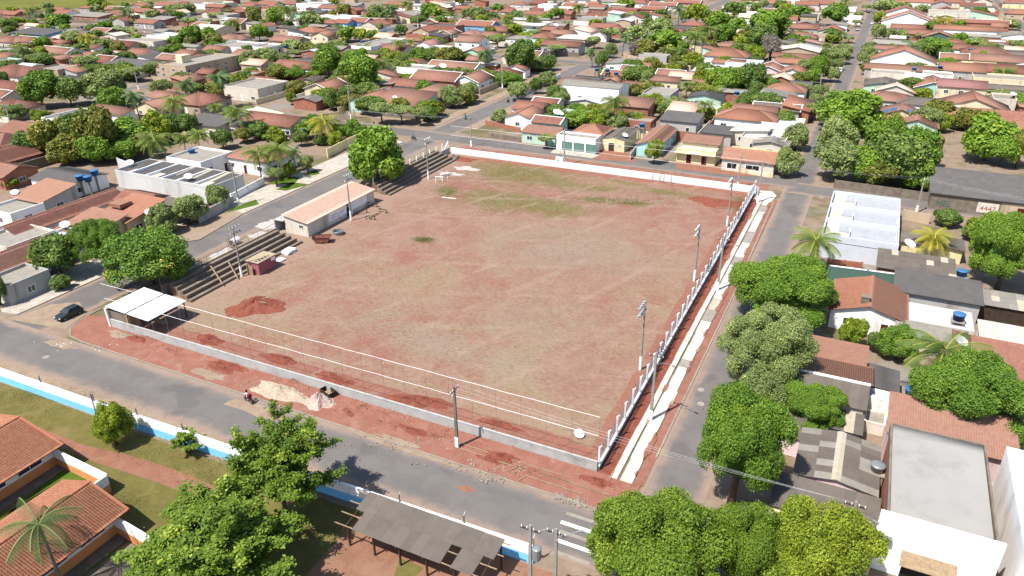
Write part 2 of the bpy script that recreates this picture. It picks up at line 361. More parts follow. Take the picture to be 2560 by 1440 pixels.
def m_asphalt():
    t = NT('asphalt', .9, .2); v = t.coord('World'); uv = t.new('UVMap').outputs[0]; s = t.new('SeparateXYZ'); t.L(uv, s.inputs[0])
    f = t.noise(v, .25, 5, .65, .4); g = t.noise(v, 9, 3); lo = t.noise(t.scale_vec(v, (.25, 1, 1)), 1.4, 5, .7)
    col = t.mixc(t.ramp(f, .3, .7), C(148, 142, 138), C(162, 154, 148))
    col = t.mixc(t.math('MULTIPLY', t.ramp(lo, .52, .75), .35), col, C(182, 166, 150))
    col = t.mixc(t.math('MULTIPLY', t.ramp(g, .5, .8), .2), col, C(118, 115, 113))
    vo = t.new('TexVoronoi', feature='DISTANCE_TO_EDGE'); vo.inputs['Scale'].default_value = .22
    wv = t.new('VectorMath', operation='ADD'); t.L(v, wv.inputs[0]); nz = t.new('TexNoise'); nz.inputs['Scale'].default_value = .6; t.L(v, nz.inputs['Vector']); t.L(nz.outputs['Color'], wv.inputs[1]); t.L(wv.outputs[0], vo.inputs['Vector'])
    col = t.mixc(t.math('MULTIPLY', t.ramp(vo.outputs['Distance'], .006, .001), .16), col, C(96, 92, 92))
    col = t.mixc(t.math('MULTIPLY', t.ramp(t.noise(v, .12, 3, .5), .62, .66), .35), col, C(118, 116, 118))
    lane = t.math('ABSOLUTE', t.math('SUBTRACT', s.outputs[0], 2.3)); col = t.mixc(t.math('MULTIPLY', t.math('MULTIPLY', t.ramp(lane, .7, .1), t.ramp(t.noise(v, .3, 4), .35, .7)), .22), col, C(128, 122, 118))
    vp = t.new('TexVoronoi', distance='CHEBYCHEV'); vp.inputs['Scale'].default_value = .085; t.L(v, vp.inputs['Vector']); sc = t.new('SeparateColor'); t.L(vp.outputs['Color'], sc.inputs[0])
    col = t.mixc(t.math('MULTIPLY', t.ramp(sc.outputs[0], .80, .82), .28), col, C(124, 120, 118)); col = t.mixc(t.math('MULTIPLY', t.ramp(t.noise(v, 1.1, 2), .74, .80), .5), col, C(92, 88, 86))
    d = t.math('ADD', s.outputs[0], t.math('MULTIPLY', t.math('SUBTRACT', t.noise(v, .35, 6, .7), .5), 3.2))
    col = t.mixc(t.ramp(d, 1.7, .1), col, t.mixc(t.noise(v, 1.2, 4), C(196, 166, 146), C(208, 184, 164)))
    t.bump(g, .01, .3); return t.done(col)
M['ground'] = m_ground(); M['field'] = m_field(); M['asphalt'] = m_asphalt()
M['redsoil'] = m_soil('red_soil', C(192, 130, 110), C(208, 150, 130), C(220, 182, 162))
M['mound'] = m_soil('dug_earth', C(172, 98, 80), C(192, 120, 100), C(198, 136, 116), 1.1)
M['sand'] = m_soil('pale_sand', (.32, .25, .185, 1), (.40, .33, .25, 1), (.30, .22, .16, 1), .9)
M['psand'] = m_soil('pink_sand', (.36, .26, .22, 1), (.42, .33, .29, 1), (.32, .22, .18, 1), 1.2)
M['tan'] = m_soil('tan_dirt', C(200, 172, 146), C(216, 194, 168), C(190, 150, 126))
M['yard'] = m_soil('yard_soil', C(184, 132, 108), C(202, 156, 130), C(160, 150, 98))
M['lawn'] = m_soil('lawn', C(140, 132, 74), C(160, 150, 90), C(184, 158, 112), .35)
M['green'] = m_soil('green_turf', C(96, 128, 44), C(126, 152, 62), C(112, 136, 56), .9)
M['pathsoil'] = m_soil('path_soil', C(190, 132, 108), C(206, 150, 124), C(214, 168, 140))
M['paving'] = m_soil('paving', C(216, 206, 188), C(230, 220, 204), C(196, 176, 152), .7)
M['walk'] = m_soil('fresh_concrete', (.40, .37, .32, 1), (.52, .49, .45, 1), C(214, 192, 170), .5)
M['meadow'] = m_soil('meadow', C(134, 140, 66), C(160, 158, 84), C(170, 168, 96), .02)
M['lime'] = m_soil('spilt_lime', (.33, .30, .27, 1), (.42, .39, .36, 1), C(206, 176, 156), 1.0)

def poly(name, pts, z, mat, parent=None, kind='structure', thick=0.0):
    v = [(p[0], p[1], z) for p in pts]
    a = sum(v[i][0] * v[(i + 1) % len(v)][1] - v[(i + 1) % len(v)][0] * v[i][1] for i in range(len(v)))
    if a < 0: v = v[::-1]
    b = MB(); b.quad(v)
    if thick:
        for i in range(len(v)):
            p, q = v[i], v[(i + 1) % len(v)]; b.quad([(p[0], p[1], z - thick), (q[0], q[1], z - thick), q, p])
    o = b.build(name, mat, parent)
    if kind and parent is None: o['kind'] = kind
    elif kind == 'stuff': o['kind'] = kind
    return o
def ppoly(name, px, z, mat, **k): return poly(name, [P(x, y)[:2] for x, y in px], z, mat, **k)
def rect(name, x0, y0, x1, y1, z, mat, **k): return poly(name, [(x0, y0), (x1, y0), (x1, y1), (x0, y1)], z, mat, **k)
def blob(cx, cy, rx, ry, n=22, j=.25, rot=0):
    out = []
    for i in range(n):
        a = 2 * math.pi * i / n; r = 1 + random.uniform(-j, j); x, y = rx * r * math.cos(a), ry * r * math.sin(a)
        out.append((cx + x * math.cos(rot) - y * math.sin(rot), cy + x * math.sin(rot) + y * math.cos(rot)))
    return out

g = MB(); g.quad([(-2200, -200, 0), (2200, -200, 0), (2200, 3000, 0), (-2200, 3000, 0)]); g.build('ground', M['ground'])['kind'] = 'structure'
def road(name, a, b, w, z, label=None):
    """strip from a to b (ground points), uv.x = metres to the nearer edge"""
    a = Vector((*a, 0)); b = Vector((*b, 0)); d = (b - a); n = max(2, int(d.length / 25)); u = d.normalized(); s = Vector((-u.y, u.x, 0)); vs = []; uv = []; q = []
    for i in range(n + 1):
        c = a + d * (i / n)
        for k, e in ((-1, 0), (0, w / 2), (1, 0)):
            p = c + s * (k * w / 2); vs.append((p.x, p.y, z)); uv.append((e, d.length * i / n))
    for i in range(n):
        for k in (0, 1): q.append((i * 3 + k, i * 3 + 3 + k, i * 3 + 4 + k, i * 3 + 1 + k))
    o = link(name, np_mesh(name, vs, [r[::-1] for r in q], M['asphalt'], uv=uv)); o['kind'] = 'structure'; return o
near_road = road('road_beside_school', (-420, 52.0), (150, 51.9), 7.8, .030)
right_road = road('road_right', (-11.2, 8), (-10.2, 900), 6.4, .018)
left_road = road('road_left', (-108.4, 50), (-110.5, 620), 9.0, .018)
far_road = road('road_far', (-420, 180.0), (-12, 173.4), 8.6, .030)
road('road_far_right', (-13, 169.5), (300, 163.5), 8.0, .026)
c5 = P(1430, 155); road('road_beyond', (-420, c5.y + 6), (-14, c5.y - 2), 8, .030)
c6 = P(2520, 25); road('road_distant_right', (c6.x, 200), (c6.x - 2, 900), 6, .02)
c7 = P(985, 80); road('road_dirt_lane', (c7.x - 2, 190), (c7.x + 2, 700), 6, .022)
c8 = P(1590, 62); road('road_back', (-420, c8.y + 5), (400, c8.y - 2), 7, .034)
c9 = P(350, 215); road('road_left_lane', (c9.x + 1, 185), (c9.x, 620), 6, .02)

# the unfinished sports ground
rect('pitch', -96.2, 61.3, -19.6, 161.9, .05, M['field'])
kc = [(-103.2, 166), (-103.0, 80), (-102.6, 62), (-101.5, 58.2), (-99.4, 56.6), (-96, 56.2), (-60, 56.05), (-16.8, 55.7), (-14.9, 57.5), (-14.6, 61.0), (-19.55, 61.0), (-96.3, 61.0), (-96.3, 64), (-99, 70)]
poly('verge_red_soil', kc[2:13], .10, M['redsoil'], thick=.12)
poly('verge_pale_dirt', [(-103.4, 166.5), (-103.15, 80), (-102.75, 64), (-98.9, 70.2), (-97.6, 74), (-97.6, 161), (-96.4, 162.4), (-96.4, 166.5)], .085, M['tan'], thick=.1)
rect('verge_far', -96.4, 162.1, -17.5, 169.0, .07, M['redsoil'], thick=.08)
rect('fence_trench', -19.5, 61.0, -17.95, 159.5, .03, M['mound'])
rect('walk_edge_soil', -15.45, 60.9, -14.35, 159, .08, M['redsoil'], thick=.09)
# kerbs
def kerb(name, pts, w=.16, h=.14, mat='concrete', parent=None):
    b = MB()
    for i in range(len(pts) - 1):
        p = Vector((*pts[i], h / 2)); q = Vector((*pts[i + 1], h / 2)); b.beam(p, q, w, h)
    o = b.build(name, M[mat], parent); 
    if parent is None: o['kind'] = 'structure'
    return o
kerb('kerb_verge', [(-103.2, 160), (-103.0, 80), (-102.62, 62), (-101.55, 58.2), (-99.4, 56.5), (-96, 56.08), (-60, 55.93), (-16.8, 55.6)])
kerb('kerb_walk', [(-14.4, 66), (-14.3, 110), (-14.9, 158)], .22, .13)
kerb('kerb_left', [(-112.9, 57.5), (-112.95, 110), (-113.1, 166)], .18, .15)
kerb('kerb_left_corner', [(-180, 56.2), (-122, 56.3), (-115.5, 56.5), (-113.6, 57.0), (-112.9, 57.5)], .18, .15)
kerb('kerb_far', [(-97, 185.0), (-60, 181.2), (-24, 178.6)], .18, .14)
# pavements of the left street
poly('pavement_left', [(-113.0, 57.6), (-113.05, 110), (-113.2, 166), (-121, 168), (-121, 60), (-116, 57)], .11, M['paving'], thick=.11)
for px in ([(690, 475), (730, 457), (775, 462), (715, 478)], [(672, 462), (700, 440), (750, 445), (735, 462)], [(760, 438), (790, 424), (800, 436), (778, 440)], [(585, 520), (640, 500), (648, 512), (560, 535)]):
    ppoly('lawn_strip', px, .135, M['green'])
ppoly('bare_patch', [(430, 575), (560, 520), (610, 535), (500, 600), (440, 610)], .132, M['tan'])
poly('corner_dirt', [(-112.5, 56.0), (-101.9, 57.6), (-103.3, 62), (-108, 64.5), (-111.5, 62)], .036, M['tan'])
# walkway slabs along the right fence, cast bay by bay
wk = empty('walkway', (0, 0, 0)); wk['kind'] = 'structure'
y = 60.7; i = 0
while y < 157:
    L = random.choice((2.0, 3.0, 4.0, 4.0, 6.0)); L = min(L, 157.5 - y)
    b = MB(); b.box(-16.95 + random.uniform(-.05, .08), y + .03, .01, -15.5 + random.uniform(-.12, .1), y + L - .02, .13 + random.uniform(0, .03)); b.build('paving_slab', M[random.choice(('walk', 'walk', 'paving', 'F'))], wk)
    b = MB(); b.box(-17.95 + random.uniform(0, .1), y + .02, .01, -17.2, y + L - .01, .17 + random.uniform(0, .03)); b.build('edging_slab', M['walk'], wk)
    y += L
for i in range(26):
    yy = random.uniform(61, 157); xx = random.choice((-17.1, -15.6, -15.5, -17.9)); poly('soil_spill', blob(xx, yy, random.uniform(.1, .35), random.uniform(.4, 2.2), 14, .35), .192 + i * .0005, M['redsoil' if i % 3 else 'tan'])
poly('walk_corner', [(-19.2, 158), (-15.4, 157.6), (-14.9, 162), (-16.2, 164.5), (-18.8, 164.2)], .12, M['walk'], thick=.12)
# lime and cement spilt on the dirt, sand tips
for (px, py, rx, ry) in ((690, 565, 4.5, 2.2), (650, 590, 2.4, 1.5), (560, 635, 1.8, 3.2), (1165, 422, 3.2, 1.6), (1130, 435, 3.2, 1.0)):
    q = P(px, py); poly('spilt_lime', blob(q.x, q.y, rx, ry, 20, .35), .115 + px * 4e-6 if px < 1000 else .058 + px * 4e-6, M['lime'])
for (px, py, rx, ry, m) in ((525, 938, 2.6, .9, 'tan'), (1000, 1105, 3, .5, 'tan'), (520, 870, 1.0, .5, 'tan'), (300, 838, 2.2, .8, 'tan')):
    q = P(px, py); poly('dirt_patch', blob(q.x, q.y, rx, ry, 18, .3), .108 + px * 3e-6, M[m])
for (px, py, rx, ry, m) in ((650, 1030, 6, 1.0, 'tan'), (1000, 1115, 9, .6, 'tan'), (1165, 1222, 1.0, .45, 'pathsoil'), (150, 860, 3, .8, 'tan'), (1320, 1280, 1.3, 1.0, 'asphalt')):
    if m == 'asphalt': continue
    q = P(px, py); poly('dust_patch', blob(q.x, q.y, rx, ry, 18, .3), .036 + px * 1e-6 * 3, M[m])
# school grounds
poly('school_lawn', [(-130, 10), (-39, 10), (-39, 45.0), (-60, 44.7), (-130, 44.3)], .02, M['lawn'])
poly('school_yard', [(-39, 5), (-12, 5), (-12, 46.2), (-39, 45.8)], .02, M['yard'])
ppoly('school_path', [(-60, 1020), (30, 1040), (125, 1080), (205, 1112), (310, 1135), (430, 1172), (560, 1225), (640, 1265), (640, 1330), (520, 1262), (400, 1208), (280, 1170), (215, 1148), (140, 1112), (60, 1100), (-60, 1100)], .034, M['pathsoil'])
ppoly('yard_grass', [(985, 1440), (1000, 1395), (1060, 1420), (1010, 1470)], .03, M['lawn'])
poly('verge_school', [(-300, 44.9), (-100, 45.2), (-20, 46.7), (-20, 48.4), (-300, 48.6)], .026, M['tan'])
poly('meadow', [P(-700, 60)[:2], P(0, 33)[:2], P(120, 26)[:2], P(330, 12)[:2], P(470, -6)[:2], P(650, -60)[:2], P(900, -130)[:2], P(-900, -100)[:2]], .05, M['meadow'])
# bare lots beyond the far road
ppoly('forecourt_grey', [(1388, 372), (1500, 388), (1480, 396), (1375, 382)], .045, M['paving'])
for px in ([(1500, 372), (1590, 380), (1590, 405), (1480, 398)], [(1690, 400), (1830, 412), (1935, 440), (1840, 440), (1690, 422)]):
    ppoly('forecourt_dirt', px, .042, M['pathsoil'])
rect('pavement_block', -165, 185.6, -113.9, 190, .045, M['tan']); rect('pavement_block_side', -117.6, 190.01, -114.0, 262, .046, M['tan']); rect('pavement_corner', -104.6, 186.0, -101.4, 262, .042, M['tan'])
ppoly('lawn_open', [(1540, 70), (1610, 72), (1570, 95), (1545, 85)], .04, M['meadow'])
# crossing stripes
for k in range(5):
    a = P(*((1415, 1283), (1402, 1305), (1398, 1328), (1393, 1351), (1384, 1379))[k]); yy = a.y
    b = MB(); b.box(a.x, yy - .22, .034, a.x + 3.6, yy + .22, .042); b.build('crossing_stripe', M['white' if k % 2 else 'concrete'], near_road)
for (px, py) in ((1752, 975), (1752, 1010), (2054, 494), (115, 893)):
    q = P(px, py); b = MB(); b.lathe([(.001, .045), (.42, .045), (.45, .04), (.46, .031)], q.x, q.y, 16); o = b.build('manhole_cover', M['concrete']); tag(o, 'round manhole cover in the asphalt %s' % {1752: 'of the right street, ' + ('upper' if py < 1000 else 'lower'), 2054: 'near the far right junction', 115: 'near the parked dark car'}[px], 'manhole cover')
# ------------------------------------------------------------------ trees
def ico():
    b = bmesh.new(); bmesh.ops.create_icosphere(b, subdivisions=1, radius=1); v = np.array([x.co[:] for x in b.verts]); f = np.array([[q.index for q in p.verts] for p in b.faces]); b.free(); return v, f
ICO_V, ICO_F = ico()
def leaves(c, n, size, r, asp=1.7, jit=.9):
    """quads at centres c facing roughly n"""
    N = len(c); n = n + r.normal(0, jit, (N, 3)); n /= np.linalg.norm(n, axis=1)[:, None] + 1e-9
    t = np.cross(n, r.normal(0, 1, (N, 3))); t /= np.linalg.norm(t, axis=1)[:, None] + 1e-9; b = np.cross(n, t)
    s = size * r.uniform(.45, 1.5, (N, 1)); w = s / asp
    v = np.stack([c - t * s, c - b * w + n * s * .12, c + t * s, c + b * w - n * s * .08], 1)
    return v.reshape(-1, 3), np.arange(4 * N).reshape(-1, 4)
def crown(name, seed, mat, nl=46, lobe=(.22, .42), n=7000, ls=.07, flat=.78, core=True, tall=False, hollow=.55, jit=.55, asp=1.7, droop=0.0, spread=.86):
    r = np.random.default_rng(seed); d = r.normal(0, 1, (nl, 3)); d /= np.linalg.norm(d, axis=1)[:, None]
    d[:, 2] = np.where(d[:, 2] < -.45, -d[:, 2], d[:, 2])
    rad = r.uniform(hollow, spread, (nl, 1)); wob = 1 + .14 * np.sin(3 * np.arctan2(d[:, 1], d[:, 0]) + seed)[:, None]
    c = d * rad * wob * np.array([1, 1, flat]); lr = r.uniform(*lobe, nl); 
    per = (lr ** 2); per = (per / per.sum() * n).astype(int) + 4
    C_, N_, T_ = [], [], []
    for i in range(nl):
        m = per[i]; q = r.normal(0, 1, (m, 3)); q /= np.linalg.norm(q, axis=1)[:, None]
        q = np.where((q @ (d[i] + np.array([0, 0, .5])))[:, None] < -.35, -q, q)
        rr = lr[i] * (r.uniform(.76, 1.04, (m, 1)) + r.exponential(.06, (m, 1))); p = c[i] + q * rr * np.array([1, 1, .85]); p[:, 2] -= droop * (np.linalg.norm(p[:, :2], axis=1) ** 2)
        C_.append(p); N_.append(q); T_.append(np.clip(.36 + .13 * r.normal() + r.uniform(-.3, .38, m), 0, 1))
    cc = np.concatenate(C_); sx = 1 / np.percentile(np.hypot(cc[:, 0], cc[:, 1]), 98.5); sz = .96 / np.percentile(cc[:, 2], 99.5) if flat > .6 else sx     # unit radius
    cc = cc * np.array([sx, sx, sz]); c = c * np.array([sx, sx, sz]); lr = lr * sx
    v, q = leaves(cc, np.concatenate(N_), ls, r, asp, jit); t = np.concatenate(T_)
    if core:  # inner blobs block light; their darkest tint puts shade between lobes into the colour
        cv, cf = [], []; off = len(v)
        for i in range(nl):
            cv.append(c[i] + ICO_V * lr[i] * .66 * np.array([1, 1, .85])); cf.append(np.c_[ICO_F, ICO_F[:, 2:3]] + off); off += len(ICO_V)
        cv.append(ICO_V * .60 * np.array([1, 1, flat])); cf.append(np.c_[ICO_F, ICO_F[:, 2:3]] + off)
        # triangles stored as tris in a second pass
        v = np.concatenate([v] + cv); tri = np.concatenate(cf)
        me = bpy.data.meshes.new(name); lt = np.r_[np.full(len(q), 4), np.full(len(tri), 3)].astype(np.int32)
        vi = np.r_[q.ravel(), tri[:, :3].ravel()].astype(np.int32)
        me.vertices.add(len(v)); me.vertices.foreach_set('co', v.astype(np.float32).ravel()); me.loops.add(len(vi)); me.loops.foreach_set('vertex_index', vi)
        me.polygons.add(len(lt)); me.polygons.foreach_set('loop_start', np.r_[0, np.cumsum(lt)[:-1]].astype(np.int32)); me.polygons.foreach_set('loop_total', lt)
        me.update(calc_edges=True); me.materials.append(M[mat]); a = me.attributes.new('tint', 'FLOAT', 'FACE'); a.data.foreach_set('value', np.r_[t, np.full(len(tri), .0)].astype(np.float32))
        return me
    return np_mesh(name, v, q, M[mat], t)
def sprays(name, seed, mat, n=26, per=900, ls=.035):
    """open crown of upswept leafy branches with gaps between them"""
    r = np.random.default_rng(seed); C_, N_, T_ = [], [], []; br = MB()
    for i in range(n):
        a = i * 2.399 + r.uniform(-.3, .3); el = r.uniform(.0, 1.35); L = r.uniform(.65, 1.0) * (1 - .12 * math.sin(el))
        dv = np.array([math.cos(a) * math.cos(el), math.sin(a) * math.cos(el), math.sin(el) * .95]); st = np.array([0, 0, -.35]) + r.normal(0, .06, 3)
        pts = [st + dv * L * k / 5 + np.array([0, 0, .12 * (k / 5) ** 2]) for k in range(6)]
        br.tube([tuple(p) for p in pts], [.028, .022, .017, .013, .009, .005], 5)
        for sub in range(7):
            k = r.uniform(.45, 1.02); p0 = st + dv * L * k + np.array([0, 0, .12 * k * k]); sd = r.normal(0, 1, 3); sd[2] = abs(sd[2]) * .5 + .15; sd /= np.linalg.norm(sd); sL = r.uniform(.18, .36)
            br.tube([tuple(p0), tuple(p0 + sd * sL)], [.008, .003], 4)
            m = per // 7; u = r.uniform(.15, 1.05, (m, 1)); p = p0 + sd * sL * u + r.normal(0, .042, (m, 3)) * np.array([1, 1, .6]); C_.append(p)
            N_.append(np.tile([0, 0, 1.0], (m, 1)) + r.normal(0, .3, (m, 3))); T_.append(np.clip(.42 + .15 * r.normal() + r.uniform(-.3, .4, m), 0, 1))
    v, q = leaves(np.concatenate(C_), np.concatenate(N_), ls, r, 1.6, .45)
    return np_mesh(name, v, q, M[mat], np.concatenate(T_)), br.mesh(name + '_limbs', M['trunk'])
def trunk_mesh(seed, limbs=5, h=1.0):
    r = random.Random(seed); b = MB(); k = [(r.uniform(-.03, .03) * i, r.uniform(-.03, .03) * i, h * i / 4) for i in range(5)]
    b.tube([(0, 0, -.08)] + k[1:], [.085, .062, .055, .05, .042], 7)
    for i in range(limbs):
        a = i * 2 * math.pi / limbs + r.uniform(-.3, .3); l = r.uniform(.35, .6); z = h * r.uniform(.65, 1.0); s0 = (k[3][0], k[3][1], z)
        b.tube([s0, (s0[0] + math.cos(a) * l * .5, s0[1] + math.sin(a) * l * .5, z + l * .4), (s0[0] + math.cos(a) * l, s0[1] + math.sin(a) * l, z + l * .65)], [.035, .024, .012], 5)
    return b.mesh('trunk', M['trunk'], True)
TRUNKS = [trunk_mesh(i) for i in range(4)]
def palm_crown(name, seed, mat, nf=24, leaf=.30, L=1.0, droop=.95, nl=32, up=1.0, spread=.044, ld=.0):
    r = np.random.default_rng(seed); V, Q, T = [], [], []; o = 0
    for i in range(nf):
        az = i * 2.399 + r.uniform(-.2, .2); el = up - (i / nf) * (up + .35) + r.uniform(-.1, .1); l = L * r.uniform(.85, 1.1); dr = droop * r.uniform(.8, 1.2)
        hd = np.array([math.cos(az), math.sin(az), 0]); sd = np.array([-math.sin(az), math.cos(az), 0]); tone = np.clip(.25 + .5 * (i / nf) + r.uniform(-.15, .2), 0, 1)
        pts = []; 
        for k in range(nl + 1):
            s = k / nl; e = el - dr * s * 1.25; pts.append((hd * math.cos(e) + np.array([0, 0, math.sin(e)])) * (l / nl))
        pos = np.cumsum(np.array(pts), 0)
        for k in range(2, nl):
            s = k / nl; tg = pts[k] / np.linalg.norm(pts[k]); ll = leaf * l * (math.sin(math.pi * (s * .86 + .1)) ** .6) * r.uniform(.85, 1.1); w = spread * .55
            for sg in (-1, 1):
                dn = sd * sg * .82 + tg * .55 + np.array([0, 0, -.28 - .35 * s - ld]); dn /= np.linalg.norm(dn); p = pos[k]; e = p + dn * ll
                nw = tg * w; V += [p - nw * .5, p + nw * .5, e + nw * .12 + np.array([0, 0, -.10 * ll]), e - nw * .12 + np.array([0, 0, -.10 * ll])]; Q.append((o, o + 1, o + 2, o + 3)); T.append(np.clip(tone + r.uniform(-.12, .12), 0, 1)); o += 4
        for k in range(0, nl - 1, 2):       # rachis
            a, b2 = pos[k], pos[min(k + 2, nl)]; w = sd * .012; z = np.array([0, 0, .012]); V += [a - w, a + w, b2 + w, b2 - w]; Q.append((o, o + 1, o + 2, o + 3)); T.append(.9); o += 4
    return np_mesh(name, V, Q, M[mat], T)
def banana_crown(name, seed):
    r = np.random.default_rng(seed); V, Q, T = [], [], []; o = 0
    for i in range(13):
        az = i * 2.399; el = r.uniform(.35, 1.3); l = r.uniform(.7, 1.05); hd = np.array([math.cos(az), math.sin(az), 0]); sd = np.array([-math.sin(az), math.cos(az), 0]); p = np.array([r.uniform(-.15, .15), r.uniform(-.15, .15), 0]); tone = r.uniform(.1, .9)
        for k in range(8):
            s = k / 8; e = el - 1.5 * s * s; nx = p + (hd * math.cos(e) + np.array([0, 0, math.sin(e)])) * l / 8; w0 = .17 * math.sin(math.pi * min(.1 + .9 * s, 1)); w1 = .17 * math.sin(math.pi * min(.1 + .9 * (s + .125), .999)); dz = np.array([0, 0, -.05])
            V += [p - sd * w0 + dz, p, nx, nx - sd * w1 + dz, p, p + sd * w0 + dz, nx + sd * w1 + dz, nx]; Q += [(o, o + 1, o + 2, o + 3), (o + 4, o + 5, o + 6, o + 7)]; T += [tone, tone]; o += 8; p = nx
    return np_mesh(name, V, Q, M['lf_banana'], T)
def pal_trunk(bend, seed):
    b = MB(); n = 7; b.tube([(bend * (i / n) ** 1.6, 0, i / n) for i in range(n + 1)], [.034] + [.024 - .008 * i / n for i in range(n)], 7); return b.mesh('trunk', M['ptrunk'], True)
CR = {}
def fam(key, mat, near, mid, far, **kw):
    CR[key] = {'near': [crown(key + '_crown_near', s, mat, n=near[0], ls=near[1], nl=int(kw.get('nl', 46) * near[3]), lobe=tuple(x * near[4] for x in kw.get('lobe', (.22, .42))), flat=kw.get('flat', .78), hollow=kw.get('hollow', .55), jit=kw.get('jit', .55), droop=kw.get('droop', 0)) for s in range(11, 11 + near[2])],
               'mid': [crown(key + '_crown', s, mat, n=mid[0], ls=mid[1], nl=kw.get('nl', 46), lobe=kw.get('lobe', (.22, .42)), flat=kw.get('flat', .78), hollow=kw.get('hollow', .55), jit=kw.get('jit', .55), droop=kw.get('droop', 0)) for s in range(21, 21 + mid[2])],
               'far': [crown(key + '_crown_far', s, mat, n=far[0], ls=far[1], nl=24, lobe=(.3, .46), flat=kw.get('flat', .78), hollow=.5) for s in range(31, 31 + far[2])]}
fam('mango', 'lf_mango', (26000, .034, 2, 2.0, .78), (8000, .062, 3), (2200, .11, 2))
fam('ficus', 'lf_ficus', (26000, .030, 1, 2.0, .75), (8500, .052, 3), (2200, .10, 2), lobe=(.2, .36), jit=.75, hollow=.62)
fam('lime', 'lf_lime', (28000, .030, 2, 2.0, .75), (8000, .060, 1), (2200, .11, 1), lobe=(.18, .36))
fam('dark', 'lf_dark', (22000, .036, 1, 2.0, .75), (7000, .066, 2), (2200, .115, 2), jit=.7)
fam('olive', 'lf_olive', (20000, .036, 1, 2.0, .7), (6000, .068, 2), (2000, .12, 1), lobe=(.18, .38), jit=.75)
fam('umbrella', 'lf_ficus', (100, .05, 1, 1, 1), (6500, .052, 2), (1800, .10, 1), flat=.42, lobe=(.18, .3), hollow=.6, jit=.7)
fam('bloom', 'lf_bloom', (30000, .032, 1, 2.0, .8), (100, .1, 1), (100, .1, 1))
fam('dry', 'lf_dry', (100, .05, 1, 1, 1), (3500, .045, 1), (900, .09, 1), jit=1.0, lobe=(.2, .4))
for k_, m_, s_ in (('mango', 'lf_mango', 41), ('ficus', 'lf_ficus', 42), ('lime', 'lf_lime', 43), ('olive', 'lf_spray', 44)):
    CR[k_]['big'] = [crown(k_ + '_crown_big', s_, M_ if False else m_, n=92000 if k_ == 'mango' else 70000, ls={'ficus': .0145, 'olive': .0145}.get(k_, .0165), nl=72 if k_ != 'ficus' else 110, lobe=(.15, .28) if k_ != 'ficus' else (.12, .24), hollow=.62, jit=.6, spread=.95)]
SPRAY = [sprays('spray_crown', s, 'lf_spray', 40, 1900, .021) for s in (3, 5)]
OPEN = [sprays('open_crown', s, 'lf_spray', 15, 330, .05) for s in (8, 9)]
PALM = {'coco': [palm_crown('coconut_crown', s, 'lf_palm') for s in (1, 2)], 'cocoy': [palm_crown('coconut_crown_yellow', 3, 'lf_palmy')],
        'royal': [palm_crown('royal_crown', s, 'lf_royal', 16, .34, 1, 1.3, 26, 1.1, .075) for s in (4, 5)]}
PALM['tall'] = [palm_crown('drooping_palm_crown', 9, 'lf_royal', 17, .30, 1.0, 1.2, 44, 1.1, .020, .45)]
BAN = [banana_crown('banana_crown', s) for s in (1, 2)]
PTR = [pal_trunk(b, i) for i, b in enumerate((.0, .12, -.1))]
TREES = []
DESC = dict(mango='rounded dark green mango tree', ficus='trimmed grey-green ficus tree', lime='bright yellow-green leafy tree', dark='dark green bushy tree', olive='olive green loose tree',
            umbrella='flat-topped clipped street tree', bloom='large mango tree with yellowish flower clusters', dry='bare greyish tree', spray='tall open-branched bright green tree', open='sparse young tree',
            coco='coconut palm', tall='tall palm', cocoy='yellowing coconut palm', royal='feathery dark palm', banana='banana clump', shrub='low green shrub', hedge='clipped green hedge')
